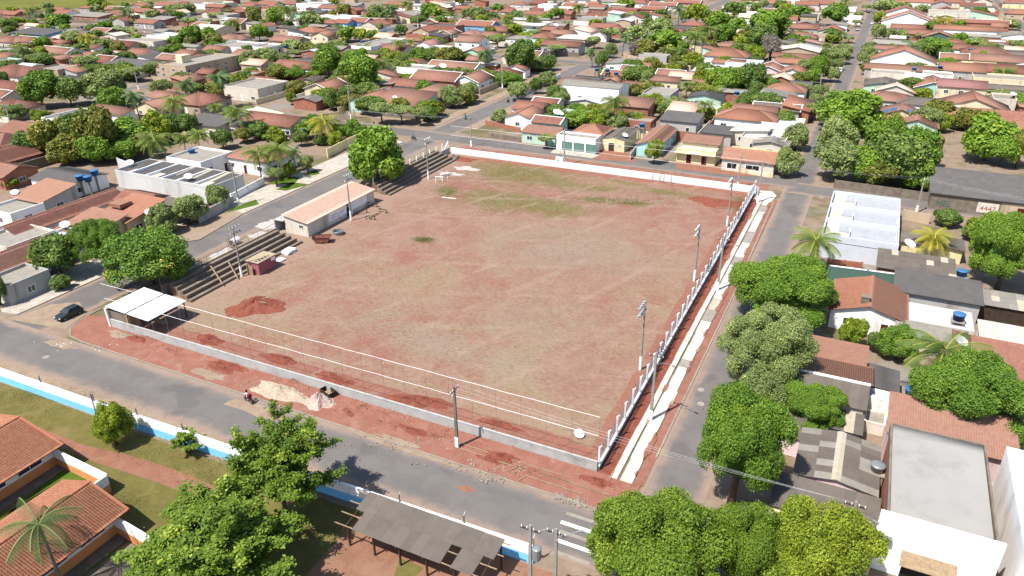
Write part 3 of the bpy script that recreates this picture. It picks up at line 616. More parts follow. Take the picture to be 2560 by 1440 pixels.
def tree(kind, cx, ytop, ybase, wpx, where, label=None, seed=None, bare=0.0):
    """kind, then the crown's middle, its top, the foot of the trunk and the crown's width, read off the photo and turned into metres"""
    r = random.Random(seed if seed is not None else int(cx * 7 + ytop * 13)); b = P(cx, ybase); h = max(top_height(cx, ybase, ytop), .8)
    dist = proj((b.x, b.y, h * .6))[2]; Rm = wpx / 2 * dist / FPX
    if kind not in PALM and kind != 'banana':            # a wide crown's far side shows above its middle: fit the height to the outline's top
        for _ in range(7):
            vs_ = h * .46; ys = min(proj((b.x + Rm * .82 * math.cos(a_), b.y + Rm * .82 * math.sin(a_), h - vs_ + vs_ * .57))[1] for a_ in (0.3, .9, 1.57, 2.2, 2.8)); ys = min(ys, proj((b.x, b.y, h))[1]); h = max(h - (ytop - ys) * dist / FPX * .9, .8)
    lod = 'near' if dist < 100 else ('mid' if dist < 330 else 'far')
    if kind in ('mango', 'ficus', 'lime', 'olive') and dist < 128 and Rm > 3.2: lod = 'big'
    nm = {'coco': 'coconut_palm', 'cocoy': 'coconut_palm', 'royal': 'palm_tree', 'tall': 'palm_tree', 'banana': 'banana_plant', 'mango': 'mango_tree', 'bloom': 'mango_tree', 'ficus': 'ficus_tree', 'umbrella': 'street_tree', 'shrub': 'shrub', 'hedge': 'hedge', 'spray': 'shade_tree', 'open': 'young_tree', 'dry': 'bare_tree'}.get(kind, 'leafy_tree')
    o = empty(nm, b, r.uniform(0, 6.28)); cat = 'palm' if kind in ('coco', 'cocoy', 'royal', 'tall') else ('hedge' if kind == 'hedge' else 'shrub' if kind == 'shrub' else 'plant' if kind == 'banana' else 'tree')
    o['category'] = cat
    TREES.append((o, label, DESC[kind], where, cx, cat))
    if kind in PALM:
        me = r.choice(PALM[kind]); ti = r.randrange(3) if dist > 70 else 0; L = Rm * 1.12; th = max(h - L * .42, h * .45)
        link('trunk', PTR[ti], o, scale=(th, th * .8 + 2, th)); link('crown', me, o, loc=((.0, .12, -.1)[ti] * th, 0, th), scale=(L, L, L)); return o
    if kind == 'banana':
        link('crown', r.choice(BAN), o, loc=(0, 0, h * .35), scale=(Rm, Rm, h * .62)); b2 = MB(); b2.tube([(0, 0, -.1), (0, 0, h * .45)], [.16, .10], 7); b2.build('stem', M['lf_banana'], o); return o
    if kind in ('spray', 'open'):
        cm, bm = r.choice(SPRAY if kind == 'spray' else OPEN); vs = h * .46; z = h - vs * 1.02
        link('crown', cm, o, loc=(0, 0, z), scale=(Rm, Rm, vs)); link('limbs', bm, o, loc=(0, 0, z), scale=(Rm, Rm, vs)); b2 = MB(); b2.tube([(0, 0, -.1), (.1, .05, z * .6), (0, 0, z - vs * .3)], [.26, .2, .16], 8); b2.build('trunk', M['trunk'], o); return o
    if kind == 'shrub':
        me = r.choice(CR[r.choice(('olive', 'lime', 'dark'))]['mid' if lod != 'far' else 'far']); link('crown', me, o, loc=(0, 0, h * .45), scale=(Rm, Rm, h * .58)); link('stem', TRUNKS[0], o, scale=(h * .6, h * .6, h * .5)); return o
    if kind == 'hedge':
        me = r.choice(CR['ficus']['mid' if lod != 'far' else 'far']); o.rotation_euler = (0, 0, 0); link('crown', me, o, loc=(0, 0, h * .55), scale=(Rm, max(Rm * .35, 1.0), h * .56)); link('stem', TRUNKS[0], o, scale=(h * .5, h * .5, h * .5)); return o
    fm = CR[kind][lod] if not (kind in ('umbrella', 'dry') and lod == 'near') else CR[kind]['mid']
    if kind == 'bloom': fm = CR[kind]['near']
    flat = .42 if kind == 'umbrella' else .78
    vs = max(min(Rm * 1.2, h * .52), h * (.50 if dist < 100 else .46 if dist < 140 and kind != 'ficus' else .42))
    if kind == 'umbrella': vs = max(h * .5, Rm * .45); cz = h - vs * .52
    else: cz = h - vs * (.98)
    link('crown', r.choice(fm), o, loc=(0, 0, cz), scale=(Rm, Rm, vs * (1.0 if kind == 'umbrella' else 1 / .98))); th = max(cz, h * .3)
    link('trunk', r.choice(TRUNKS), o, scale=(max(th, h * .5) * .95, max(th, h * .5) * .95, max(th * .95, .4)))
    return o
# ------------------------------------------------------------------ houses
def slope(parent, A, B, Cc, D, mat, mode='tile', lod=1, name='roof_slope', thick=.07):
    """roof plane with eave A-B and top D-C (local metres); tiles or corrugations are modelled"""
    A, B, Cc, D = map(Vector, (A, B, Cc, D)); u = (B - A); w = u.length; u.normalize()
    n = u.cross(D - A).normalized(); vdir = n.cross(u); vl = (D - A).dot(vdir)
    la, lb = (D - A).dot(u), (Cc - A).dot(u)
    if mode == 'tile':
        pitch, prof = {0: (.25, (0, .7, 1, .7)), 1: (.34, (0, 1)), 2: (1e9, (0,))}[lod]; rowh = {0: .40, 1: 1.0, 2: 1e9}[lod]; amp = .055 if lod == 0 else .05; step = .035 if lod == 0 else .03
    elif mode == 'corr':
        pitch, prof = {0: (.18, (0, 1)), 1: (.36, (0, 1)), 2: (1e9, (0,))}[lod]; rowh = 1.6; amp = .035; step = .02
    else: pitch, prof, rowh, amp, step = .8, (0, 0, 0, 1), 1e9, .04, 0
    if pitch > w: xs = np.array([0, w]); hs = np.zeros(2)
    else:
        nc = max(1, round(w / pitch)); k = len(prof); xs = np.arange(nc * k + 1) / (nc * k) * w; hs = np.array([prof[i % k] for i in range(nc * k + 1)]) * amp
    nr = max(1, round(vl / rowh)) if rowh < 1e8 else 1
    vs = []; hh = []
    for r in range(nr):
        vs += [vl * r / nr, vl * (r + 1) / nr - (.01 if r < nr - 1 else 0)]; hh += [step, 0]
    vs = np.array(vs); hh = np.array(hh)
    a = la * vs / vl; b = w + (lb - w) * vs / vl
    X = np.clip(xs[None, :], a[:, None], b[:, None]); Hh = hs[None, :] + hh[:, None]
    A_, u_, v_, n_ = (np.array(q[:]) for q in (A, u, vdir, n))
    Pt = A_ + X[..., None] * u_ + vs[:, None, None] * v_ + Hh[..., None] * n_
    nv, nu = X.shape; V = Pt.reshape(-1, 3); idx = np.arange(nv * nu).reshape(nv, nu)
    Q = np.stack([idx[:-1, :-1], idx[:-1, 1:], idx[1:, 1:], idx[1:, :-1]], -1).reshape(-1, 4)
    tw, tr = (.25, .40) if mode == 'tile' else (1.05, 1.6)
    UV = np.stack([X / tw, np.broadcast_to(vs[:, None] / tr, X.shape)], -1).reshape(-1, 2)
    lo = np.array([A[:], B[:], Cc[:], D[:]]) - n_ * thick; o = len(V); top = np.array([idx[0, 0], idx[0, -1], idx[-1, -1], idx[-1, 0]])
    V = np.concatenate([V, lo]); UV = np.concatenate([UV, np.zeros((4, 2))]); q4 = [(o + 3, o + 2, o + 1, o)]
    for i in range(4): j = (i + 1) % 4; q4.append((o + i, o + j, top[j], top[i]))
    return link(name, np_mesh(name, V, np.concatenate([Q, q4]), mat, uv=UV), parent)
WIN = {}
def win_mesh(w, h, pane='glass', frame='white'):
    k = (round(w, 1), round(h, 1), pane, frame)
    if k not in WIN:
        b = MB(); t = .07; b.box(-w / 2 - t, -.05, -h / 2 - t, w / 2 + t, .02, -h / 2); b.box(-w / 2 - t, -.05, h / 2, w / 2 + t, .02, h / 2 + t); b.box(-w / 2 - t, -.05, -h / 2, -w / 2, .02, h / 2); b.box(w / 2, -.05, -h / 2, w / 2 + t, .02, h / 2); b.box(-.03, -.04, -h / 2, .03, .02, h / 2)
        b.box(-w / 2, -.015, -h / 2, w / 2, .03, h / 2, 1); WIN[k] = b.mesh('window', [M[frame], M[pane]])
    return WIN[k]
def door_mesh(w, h, mat):
    k = ('d', round(w, 1), round(h, 1), mat)
    if k not in WIN:
        b = MB(); b.box(-w / 2 - .08, -.05, 0, -w / 2, .03, h + .08, 1); b.box(w / 2, -.05, 0, w / 2 + .08, .03, h + .08, 1); b.box(-w / 2, -.05, h, w / 2, .03, h + .08, 1); b.box(-w / 2, -.02, 0.02, w / 2, .03, h, 0); b.box(w / 2 - .18, -.05, h * .45, w / 2 - .1, -.02, h * .5, 1); WIN[k] = b.mesh('door', [M[mat], M['white']])
    return WIN[k]
def face_items(o, x0, y0, x1, y1, face, items):
    """items: (kind, position 0..1 along the face, z, w, h, material)"""
    for (kd, s, z, w, h, m) in items:
        if face == 'S': loc, rz = (x0 + (x1 - x0) * s, y0 - .004, z), 0
        elif face == 'E': loc, rz = (x1 + .004, y0 + (y1 - y0) * s, z), math.pi / 2
        else: loc, rz = (x0 - .004, y0 + (y1 - y0) * s, z), -math.pi / 2
        me = win_mesh(w, h, m) if kd == 'window' else door_mesh(w, h, m)
        link(kd, me, o, loc=loc, rot=(0, 0, rz))
WALLW = dict(w='white', c='cream', y='yellow', k='grey', g='pale green', l='blue', p='pink', t='turquoise', n='tan', i='off-white', b='bare brick', e='dark green', m='pale blue-white', v='stained white')
ROOFW = dict(T='red tile', O='orange tile', R='dark red tile', A='peach tile', P='pink tile', S='terracotta', G='grey sheet', D='dark grey sheet', K='pale grey sheet', C='cream', W='white sheet', F='concrete')
SHAPEW = dict(gx='gable', gy='front-gable', hp='hip', sn='lean-to', sf='lean-to', sl='lean-to', sr='lean-to', fl='flat')
HOUSES = []; RECTS = []
def house(x0, y0, x1, y1, h, roof, rc, wc, where, label=None, pitch=None, oh=.4, wins=True, lod=None, name=None, z0=0.0, verge=False, cat='house', par=.5):
    w, d = x1 - x0, y1 - y0; cx, cy = (x0 + x1) / 2, (y0 + y1) / 2; j = random.uniform(0, .03); h += j
    o = empty(name or ('house' if cat == 'house' else 'building'), (cx, cy, z0)); o['category'] = cat
    RECTS.append((x0, y0, x1, y1))
    px = proj((cx, cy, 2)); dist = px[2]
    if lod is None: lod = 0 if dist < 80 else (1 if dist < 210 else 2)
    HOUSES.append((o, label, f"{WALLW.get(wc, 'old')} {cat} with {ROOFW[rc]} {SHAPEW[roof]} roof", where, px[0], dist))
    X, Y = w / 2, d / 2; wx, wy = max(X - oh, .5), max(Y - oh, .5); mode = 'tile' if rc in 'TORAPS' else ('corr' if rc in 'GDKL' else 'metal'); mt = M[rc]; wm = M[wc]
    pitch = pitch if pitch is not None else ((.36 if roof[0] != 's' else .17) if mode == 'tile' else .10 if roof[0] == 's' else .2)
    b = MB()
    if roof == 'fl':
        b.box(-X, -Y, -.05, X, Y, h - .01); b.build('wall', wm, o)
        slab = MB(); slab.quad([(-X + .02, -Y + .02, h), (X - .02, -Y + .02, h), (X - .02, Y - .02, h), (-X + .02, Y - .02, h)]); slab.build('roof_slab', mt, o)
        p = MB(); t = .16
        if par > 0:
            for (a0, a1, c0, c1) in ((-X - .02, X + .02, -Y - .02, -Y + t), (-X - .02, X + .02, Y - t, Y + .02), (-X - .021, -X + t, -Y + t, Y - t), (X - t, X + .021, -Y + t, Y - t)): p.box(a0, c0, h - .02, a1, c1, h + par + random.uniform(0, .004))
            p.build('parapet', wm, o)
        wx, wy = X, Y
    elif roof in ('gx', 'gy'):
        L_ = X if roof == 'gx' else Y; Sx = Y if roof == 'gx' else X; rise = Sx * pitch; iw = Sx - oh
        b.box(-wx, -wy, -.05, wx, wy, h - .10 + oh * pitch)
        e = (wx if roof == 'gx' else wy); zb = h - .10 + oh * pitch; zt = h + rise - .12
        if roof == 'gx':
            for s in (-1, 1): b.quad([(s * (wx - .001), -wy, zb), (s * (wx - .001), wy, zb), (s * (wx - .001), 0, zt)])
        else:
            for s in (-1, 1): b.quad([(-wx, s * (wy - .001), zb), (wx, s * (wy - .001), zb), (0, s * (wy - .001), zt)])
        b.build('wall', wm, o)
        if roof == 'gx':
            slope(o, (-X, -Y, h), (X, -Y, h), (X, 0, h + rise), (-X, 0, h + rise), mt, mode, lod); slope(o, (X, Y, h), (-X, Y, h), (-X, 0, h + rise), (X, 0, h + rise), mt, mode, lod)
            r = MB(); r.beam((-X, 0, h + rise + .05), (X, 0, h + rise + .05), .3, .1); r.build('ridge_cap', M['white'] if verge else mt, o)
            if verge:
                for s in (-1, 1):
                    vb = MB(); vb.beam((s * (X - .05), -Y, h + .10), (s * (X - .05), .06, h + rise + .12), .22, .12); vb.beam((s * (X - .05), Y, h + .10), (s * (X - .05), -.06, h + rise + .12), .22, .12); vb.build('verge', M['white'], o)
        else:
            slope(o, (-X, Y, h), (-X, -Y, h), (0, -Y, h + rise), (0, Y, h + rise), mt, mode, lod); slope(o, (X, -Y, h), (X, Y, h), (0, Y, h + rise), (0, -Y, h + rise), mt, mode, lod)
            r = MB(); r.beam((0, -Y, h + rise + .05), (0, Y, h + rise + .05), .3, .1); r.build('ridge_cap', mt, o)
            if verge:
                for s in (-1, 1):
                    vb = MB(); vb.beam((-X, s * (Y - .05), h + .10), (.06, s * (Y - .05), h + rise + .12), .22, .12); vb.beam((X, s * (Y - .05), h + .10), (-.06, s * (Y - .05), h + rise + .12), .22, .12); vb.build('verge', M['white'], o)
    elif roof == 'hp':
        m = min(X, Y); rise = m * pitch; b.box(-wx, -wy, -.05, wx, wy, h - .02); b.build('wall', wm, o)
        if X >= Y: r0, r1 = (-(X - m) - .01, 0), ((X - m) + .01, 0)
        else: r0, r1 = (0, -(Y - m) - .01), (0, (Y - m) + .01)
        z = h + rise; a0 = (r0[0], r0[1], z); a1 = (r1[0], r1[1], z)
        if X >= Y: 
            slope(o, (-X, -Y, h), (X, -Y, h), a1, a0, mt, mode, lod); slope(o, (X, Y, h), (-X, Y, h), a0, a1, mt, mode, lod); slope(o, (X, -Y, h), (X, Y, h), a1, a1, mt, mode, lod); slope(o, (-X, Y, h), (-X, -Y, h), a0, a0, mt, mode, lod)
        else:
            slope(o, (X, -Y, h), (X, Y, h), a1, a0, mt, mode, lod); slope(o, (-X, Y, h), (-X, -Y, h), a0, a1, mt, mode, lod); slope(o, (-X, -Y, h), (X, -Y, h), a0, a0, mt, mode, lod); slope(o, (X, Y, h), (-X, Y, h), a1, a1, mt, mode, lod)
        r = MB(); zz = (0, 0, .05)
        r.beam((a0[0], a0[1], z + .05), (a1[0], a1[1], z + .05), .28, .1)
        for (cx_, cy_) in ((-X, -Y), (X, -Y), (X, Y), (-X, Y)):
            e = a0 if ((cx_ < 0) if X >= Y else (cy_ < 0)) else a1; r.beam((cx_, cy_, h + .06), (e[0], e[1], z + .05), .26, .1)
        r.build('ridge_cap', mt, o)
    else:
        rise = (d if roof in ('sn', 'sf') else w) * pitch
        zz = {'sn': (0, 0, 1, 1), 'sf': (1, 1, 0, 0), 'sl': (0, 1, 1, 0), 'sr': (1, 0, 0, 1)}[roof]   # corner heights NL NR FR FL
        c = [(-wx, -wy), (wx, -wy), (wx, wy), (-wx, wy)]; n = len(b.v); k = [h - .12 + rise * q for q in zz]
        lowz = h - .1
        b.v += [(p[0], p[1], -.05) for p in c] + [(p[0], p[1], kk) for p, kk in zip(c, k)]
        for q in ((0, 1, 5, 4), (1, 2, 6, 5), (2, 3, 7, 6), (3, 0, 4, 7), (4, 5, 6, 7)): b.f.append(tuple(n + i for i in q)); b.m.append(0)
        b.build('wall', wm, o); Z = [h + rise * q for q in zz]; co = [(-X, -Y, Z[0]), (X, -Y, Z[1]), (X, Y, Z[2]), (-X, Y, Z[3])]
        st = {'sn': 0, 'sr': 1, 'sf': 2, 'sl': 3}[roof]; co = co[st:] + co[:st]; slope(o, *co, mt, mode, lod)
    if wins and dist < 520:
        hw = h; face = 'E' if cx < -14 else 'W'
        def row(L):
            n = max(1, int(L / 4.2)); its = []
            for i in range(n):
                s = (i + .5) / n + random.uniform(-.04, .04)
                if i == n // 2 and n > 1: its.append(('door', s, 0, .9, 2.1, random.choice(('maroon', 'white', 'steel', 'dwood'))))
                else: its.append(('window', s, hw * .5 if hw < 4 else hw * .32, random.choice((1.2, 1.5)), 1.0, 'glass'))
                if hw > 4.8: its.append(('window', s, hw - 1.5, 1.2, 1.0, 'glass'))
            return its
        face_items(o, -wx, -wy, wx, wy, 'S', row(2 * wx)); face_items(o, -wx, -wy, wx, wy, face, row(2 * wy))
    return o
def H_(ax, ay, bx, by, d, h, roof, rc, wc, where, **k):
    """near eave edge of a roof as seen: left end (ax, ay) to right end (bx, by), depth d metres"""
    a, b = P(ax, ay, h), P(bx, by, h); y = (a.y + b.y) / 2
    return house(a.x, y, b.x, y + d, h, roof, rc, wc, where, **k)
def water_tank(x, y, z, r=.75, h=.9, label='', stand=None, mat='tank', group=None, lid='lid'):
    o = empty('water_tank', (x, y, z)); tag(o, label, 'water tank', group)
    b = MB(); b.lathe([(r * .82, 0), (r * .86, h * .3), (r * .9, h * .32), (r, h * .95), (r * 1.04, h)], n=18); b.build('body', M[mat], o, smooth=True)
    b = MB(); b.lathe([(r * 1.06, h - .02), (r * 1.05, h + .05), (r * .75, h + .14), (r * .3, h + .17), (.001, h + .17)], n=18); b.build('lid', M[lid], o, smooth=True)
    if stand:
        b = MB()
        if stand[0] == 'col': b.tube([(0, 0, -stand[1]), (0, 0, -.35), (0, 0, 0)], [.2, .24, .7], 12)
        else:
            s = r * .8; b.box(-s - .2, -s - .2, -.15, s + .2, s + .2, 0)
            for i in (-1, 1):
                for k in (-1, 1): b.box(i * s - .1, k * s - .1, -stand[1], i * s + .1, k * s + .1, -.15)
        b.build('stand', M['concrete'], o)
    return o
def dish(x, y, z, r=.75, label='', up=1.0):
    o = empty('satellite_dish', (x, y, z)); tag(o, label, 'satellite dish')
    n = 16; b = MB(); rim = []
    ax = Vector((.35, -.25, .9)).normalized(); u = ax.orthogonal().normalized(); t = ax.cross(u); base = Vector((0, 0, up)); prev = None
    for k in range(4):
        rr = r * k / 3; ring = [base + ax * (rr * rr * .22 / r) + (u * math.cos(2 * math.pi * i / n) + t * math.sin(2 * math.pi * i / n)) * max(rr, .02) for i in range(n)]
        if prev:
            for i in range(n): b.quad([prev[i], prev[(i + 1) % n], ring[(i + 1) % n], ring[i]])
        prev = ring
    b.build('reflector', M['white_clean'], o)
    b = MB(); b.tube([(0, 0, 0), tuple(base)], .04, 6); b.build('mast', M['steel'], o)
    b = MB(); b.tube([tuple(base), tuple(base + ax * r * .7)], .025, 5); b.build('feed_arm', M['steel'], o); return o
def wall_px(ax, ay, bx, by, h, mat, label, t=.18, base=None, name='garden_wall', cap=None):
    a, b = P(ax, ay), P(bx, by); m = (a + b) / 2; o = empty(name, m); tag(o, label, 'wall')
    a -= m; b -= m
    q = MB(); q.beam((a.x, a.y, h / 2), (b.x, b.y, h / 2), t, h); q.build('wall_panel', M[mat], o)
    if cap: q = MB(); q.beam((a.x, a.y, h + .05), (b.x, b.y, h + .05), t + .08, .1); q.build('coping', M[cap], o)
    n = max(2, int((b - a).length / 5)); pm = MB(); pm.box(-.14, -.14, 0, .14, .14, h + .12); me = pm.mesh('pier', M[mat])
    ang = math.atan2((b - a).y, (b - a).x)
    for i in range(n + 1): link('pier', me, o, loc=a + (b - a) * i / n, rot=(0, 0, ang))
    return o
SHEETS = {}
def sheet_mesh(w, l, mat):
    k = (round(w, 2), round(l, 2), mat)
    if k not in SHEETS:
        n = 6; xs = np.linspace(-w / 2, w / 2, n * 2 + 1); v = []; q = []
        for x, i in zip(xs, range(n * 2 + 1)):
            z = .035 if i % 2 else 0; v += [(x, 0, z + .02), (x, l + .12, z)]
        for i in range(n * 2): q.append((2 * i, 2 * i + 2, 2 * i + 3, 2 * i + 1))
        SHEETS[k] = np_mesh('roof_sheet', v, q, M[mat])
    return SHEETS[k]
def sheet_roof(parent, A, B, D, mat='G', alt='L', pa=.0, sw=1.06, sl=1.75, skip=(), alts=(), jit=.012, name='roof_sheet'):
    """corrugated sheets laid one by one on the plane A-B (eave) / A-D (slope), local metres"""
    A, B, D = map(Vector, (A, B, D)); u = B - A; w = u.length; u.normalize(); v = D - A; l = v.length; v.normalize(); n = u.cross(v).normalized()
    nc, nr = max(1, round(w / sw)), max(1, round(l / sl)); cw, rl = w / nc, l / nr
    for r in range(nr):
        for c in range(nc):
            if (c, r) in skip: continue
            m = alt if ((c, r) in alts or random.random() < pa) else mat; me = sheet_mesh(round(cw * 1.03, 2), round(rl, 2), m); p = A + u * (cw * (c + .5)) + v * (rl * r) + n * (.012 * (c % 2) + random.uniform(0, jit) + .004)
            a = random.uniform(-jit, jit); uu = (u + v * a).normalized(); vv = n.cross(uu)
            mt = Matrix((uu, vv, n)).transposed().to_4x4(); mt.translation = p; o = bpy.data.objects.new(name, me); COL.objects.link(o); o.parent = parent; o.matrix_local = mt
# ------------------------------------------------------------------ the town: houses by block, middle of the roof as seen in the photo, size in metres
def HC(cx, cy, w, d, h, roof, rc, wc, where, **k):
    q = P(cx, cy, h + .6); return house(q.x - w / 2, q.y - d / 2, q.x + w / 2, q.y + d / 2, h, roof, rc, wc, where, **k)
TOWN = {
'in the upper left blocks': '''
35 32 12 8 3 gx T b|165 30 12 9 3 gx T w|232 36 20 10 3.4 sn K b|355 25 14 9 3 gx T b|394 28 14 8 3 gx T k|295 20 12 8 3 gx T b|373 53 14 8 3 gx T k|405 44 12 8 3 sn K b|487 46 14 10 3.2 hp K b|533 66 15 13 4.6 gx C c
425 86 17 10 3.6 fl W w|362 97 20 9 3.4 fl F i|252 56 8 7 3 hp T m|95 78 24 11 3.6 sn D l|32 98 14 10 3 hp T i|76 98 12 9 3 gx T k|205 78 12 8 3 gx T b|262 75 11 8 3 gx T b|310 110 15 10 3 gx R n|150 125 17 9 3.2 gx T w
357 128 11 8 3 gx T w|272 147 10 9 3.2 gx R y|325 156 20 9 3.4 sn D i|388 140 10 8 3 sr G w|432 142 10 8 3 gx T k|500 147 12 24 5.2 fl F n|545 120 10 8 3 gx T k|598 110 16 14 3.6 fl F w|598 53 11 10 3.2 gx T n|583 92 14 9 3.2 hp T i
625 132 12 9 3 gx T b|45 176 18 13 3.4 hp R i|35 212 15 8 3.2 gx R n|8 232 10 8 3 gx T i|35 260 12 10 3 hp R n|73 318 12 9 3.6 gx R k|12 345 10 9 3 hp R i|168 192 9 8 3 hp T w|188 285 10 11 4 fl K w|272 273 14 5 4 sn R w
405 256 10 11 3 gy T c|500 245 12 12 3.2 hp T n|415 235 8 7 3 gx T w|640 207 13 13 4 fl F i|525 298 12 8 3.2 sn D i|12 385 10 10 3 gy T b|510 60 9 8 3 gx T b|560 34 13 9 3.4 fl F k|455 20 13 7 3 fl W y|350 10 15 8 3 gx T w|420 10 18 8 3 gx T w|545 14 14 8 3 gx T b''',
'in the upper middle blocks': '''
675 8 14 9 3 gx T k|730 6 10 8 3 gx T i|785 7 18 10 4.4 fl F w|833 17 17 8 3 gx T w|880 10 12 8 3.4 sn K k|792 28 10 8 3 sn D k|820 38 12 9 3 hp C w|863 40 14 9 3.4 fl W w|828 53 10 8 3 hp T k|862 53 9 8 3 gx T l
903 50 11 9 3 gx T l|937 58 11 11 3 gy T i|777 74 12 10 3 hp O n|724 97 15 9 3.2 gx T n|660 112 11 9 3.4 fl F w|812 84 9 8 3 gy T c|752 76 9 8 3 sr D w|948 104 9 24 4.4 fl F w|1063 72 9 9 3 gy T n|1118 60 15 11 3.6 fl D b
1122 79 8 9 3 gy T n|1195 59 18 10 3.6 gx T l|1183 80 9 8 3 hp P n|1072 107 9 9 3 gy P w|1100 116 8 6 3 fl F w|1180 97 11 9 6.2 gx T w|988 118 13 9 3 gx T k|905 126 13 8 3 gx T b|745 160 16 9 3.2 gx T w|795 147 13 8 3 sf D w
660 200 10 8 3 gx T i|818 213 10 10 3.2 gy T c|972 203 8 9 3 sl K b|940 158 8 10 3.4 gx O c|1042 165 11 7 4.2 fl F w|1140 161 18 8 3.8 gx O w|1102 189 16 11 3.4 gx T b|1182 193 10 11 3.2 gy T w|1030 206 14 8 3.2 gx T i|933 242 10 11 3.2 gy T g
1012 246 15 11 3.4 sn T g|1098 228 8 12 3.2 sr T k|690 296 16 9 3.2 gx T c|650 282 9 8 3.2 sr C i|1238 40 12 9 3 hp O w|1258 25 13 8 3 gx T i|1000 8 16 8 3 gx T b|1115 4 10 7 3 hp T w|1160 18 9 7 3 gx T b|1060 25 8 7 3 sr W w|1095 2 12 8 3 hp O b''',
'above the long white hall': '''
1345 32 14 8 3 gx T c|1440 12 14 8 3 gx T n|1492 14 12 8 3 gx T k|1370 10 9 7 4.4 fl W w|1300 8 10 7 3 hp T w|1500 30 12 8 3.2 fl D b|1542 30 7 10 3.8 sr W g|1612 32 9 8 3 hp T w|1560 20 16 7 3.6 fl P b|1660 10 16 8 3 gx T k|1635 20 14 8 3 gx T b
1512 64 13 8 3 gx T n|1468 73 8 12 3.4 sr A w|1437 90 13 10 3.4 hp C c|1408 80 10 8 3 gx T i|1362 88 11 10 3 hp T i|1303 91 11 9 3 hp T w|1408 108 16 8 3.8 gx R k|1332 137 8 11 3.2 gx O y|1555 151 9 9 3.4 sl T w|1588 170 9 7 3 gx T w|1552 182 11 7 3 gx T i
1680 180 9 7 3 gx T b|1712 188 9 8 3 gx T k|1820 132 15 12 4.2 hp O m|1822 152 11 5 3 sn T w|1862 153 11 9 3.4 fl W m|1732 58 11 9 3 hp T n|1692 68 12 8 3 sn D w|1800 50 9 8 3 gx T k|1585 4 14 8 3 gx T w|1720 4 16 8 3 gx T b|1400 25 10 8 3 gx T w|1345 55 12 8 3 fl F w|1250 72 10 9 3 gx T n|1480 42 13 6 3.4 fl K k''',
'beside the upper right street': '''
1945 5 14 8 3 gx O i|1905 12 12 8 3 gx T w|1932 26 12 8 3 gx T k|1985 26 14 7 3 gx T w|2018 8 13 8 3 gx T w|2052 6 14 8 3 gx T i|2108 18 13 9 3.6 fl W w|2132 40 8 7 3.4 fl W w|2080 73 11 10 3 gy T g|2014 66 12 9 3 gx T k
2002 88 13 10 3.2 hp O b|1998 120 15 10 4 gy C n|1990 138 16 6 3 gx R k|2005 152 17 7 3 gx T i|1925 170 10 10 3.2 gy T p|1985 175 9 10 3.2 gy O w|1968 217 11 9 3.2 hp O w|1945 262 12 9 3.4 gx T k|1998 258 7 14 3.6 sr O b|1960 300 9 7 3.4 fl W w|1970 106 12 7 3.2 sr K n|2048 108 10 8 3 sr P k|1962 84 9 6 3 fl W b|2040 85 8 8 3 fl F n|1965 45 11 8 3 gx T w|1880 40 12 8 3 gx T i''',
'in the upper right blocks': '''
2270 48 22 12 4 gy O w|2262 30 18 10 4.2 gy T w|2322 52 13 8 3 gx T w|2270 66 14 8 3 gx T i|2302 80 14 8 3 gx T b|2346 88 12 9 3 gy T e|2228 104 13 7 3.2 sn K i|2230 118 12 6 3 gx T w|2258 142 20 12 4.2 gy O w|2256 168 22 7 3.2 gx R k|2232 178 12 7 3.6 fl F i
2212 204 11 10 3.2 gy G g|2332 208 10 13 3.2 gy T t|2405 208 12 8 6 gx P c|2222 240 12 9 3.2 hp T k|2322 250 15 10 3.4 hp T w|2430 262 17 11 3.2 gy T c|2442 282 15 6 3 sn T m|2535 288 14 8 3.2 gx T w|2545 312 14 8 3.2 gx O w|2520 215 16 7 3.4 gx T c
2378 26 20 9 4 fl F i|2452 16 15 9 3.2 hp T w|2460 34 12 7 3.4 sr T g|2430 52 30 7 3.2 gx T b|2420 70 26 8 3.6 gx O w|2432 86 20 5 3.2 sn K k|2545 86 14 10 3.4 gy T w|2404 116 11 9 3 hp R w|2466 128 16 12 3.4 hp R e|2545 132 13 9 3 hp T k
2385 140 9 8 3.6 gx O c|2405 168 13 10 4 gx O k|2500 146 18 8 3.4 sn T y|2512 172 17 8 3.4 sn R c|2450 160 10 10 3 fl F y|2300 188 8 8 4 fl W w|2345 182 8 7 3.6 fl F w|2350 160 9 7 3.4 fl F c|2235 4 12 8 3 gx T k|2300 2 14 9 3 gx O w|2380 2 14 8 3.2 hp T i|2440 -4 15 8 3 gx T w|2540 4 12 8 3 hp T w|2545 30 11 8 3 hp T n|2500 190 14 9 3.4 fl F c''',
'behind the far street row': '''
1330 262 10 9 3.4 gx T w|1370 250 9 7 3.2 gx T i|1652 226 9 11 4.2 fl F k|1705 290 11 9 3.6 sn D k|1440 280 9 6 3.2 fl F g|1870 285 17 11 3.8 hp O w|1890 270 13 8 3.4 gx T i|1880 318 10 8 3.6 sl C i|1915 335 11 9 3.2 fl W i|1800 322 8 7 3 sn D k|1930 350 9 6 3.2 gy K i|1600 295 8 6 3 fl F b''',
}
for wh, tab in TOWN.items():
    for rec in tab.replace('\n', '|').split('|'):
        f = rec.split()
        if len(f) == 8:
            v = list(map(float, f[:5])); sc = 1.0 if wh.startswith('behind') else 1.17; v[2] *= sc; v[3] *= sc
            f[6] = random.choice('OOKAG') if f[6] == 'T' and random.random() < .25 else f[6]
            hs = HC(*v, f[5], f[6], f[7], wh, verge=(random.random() < .3), pitch=None)
WALLS = []
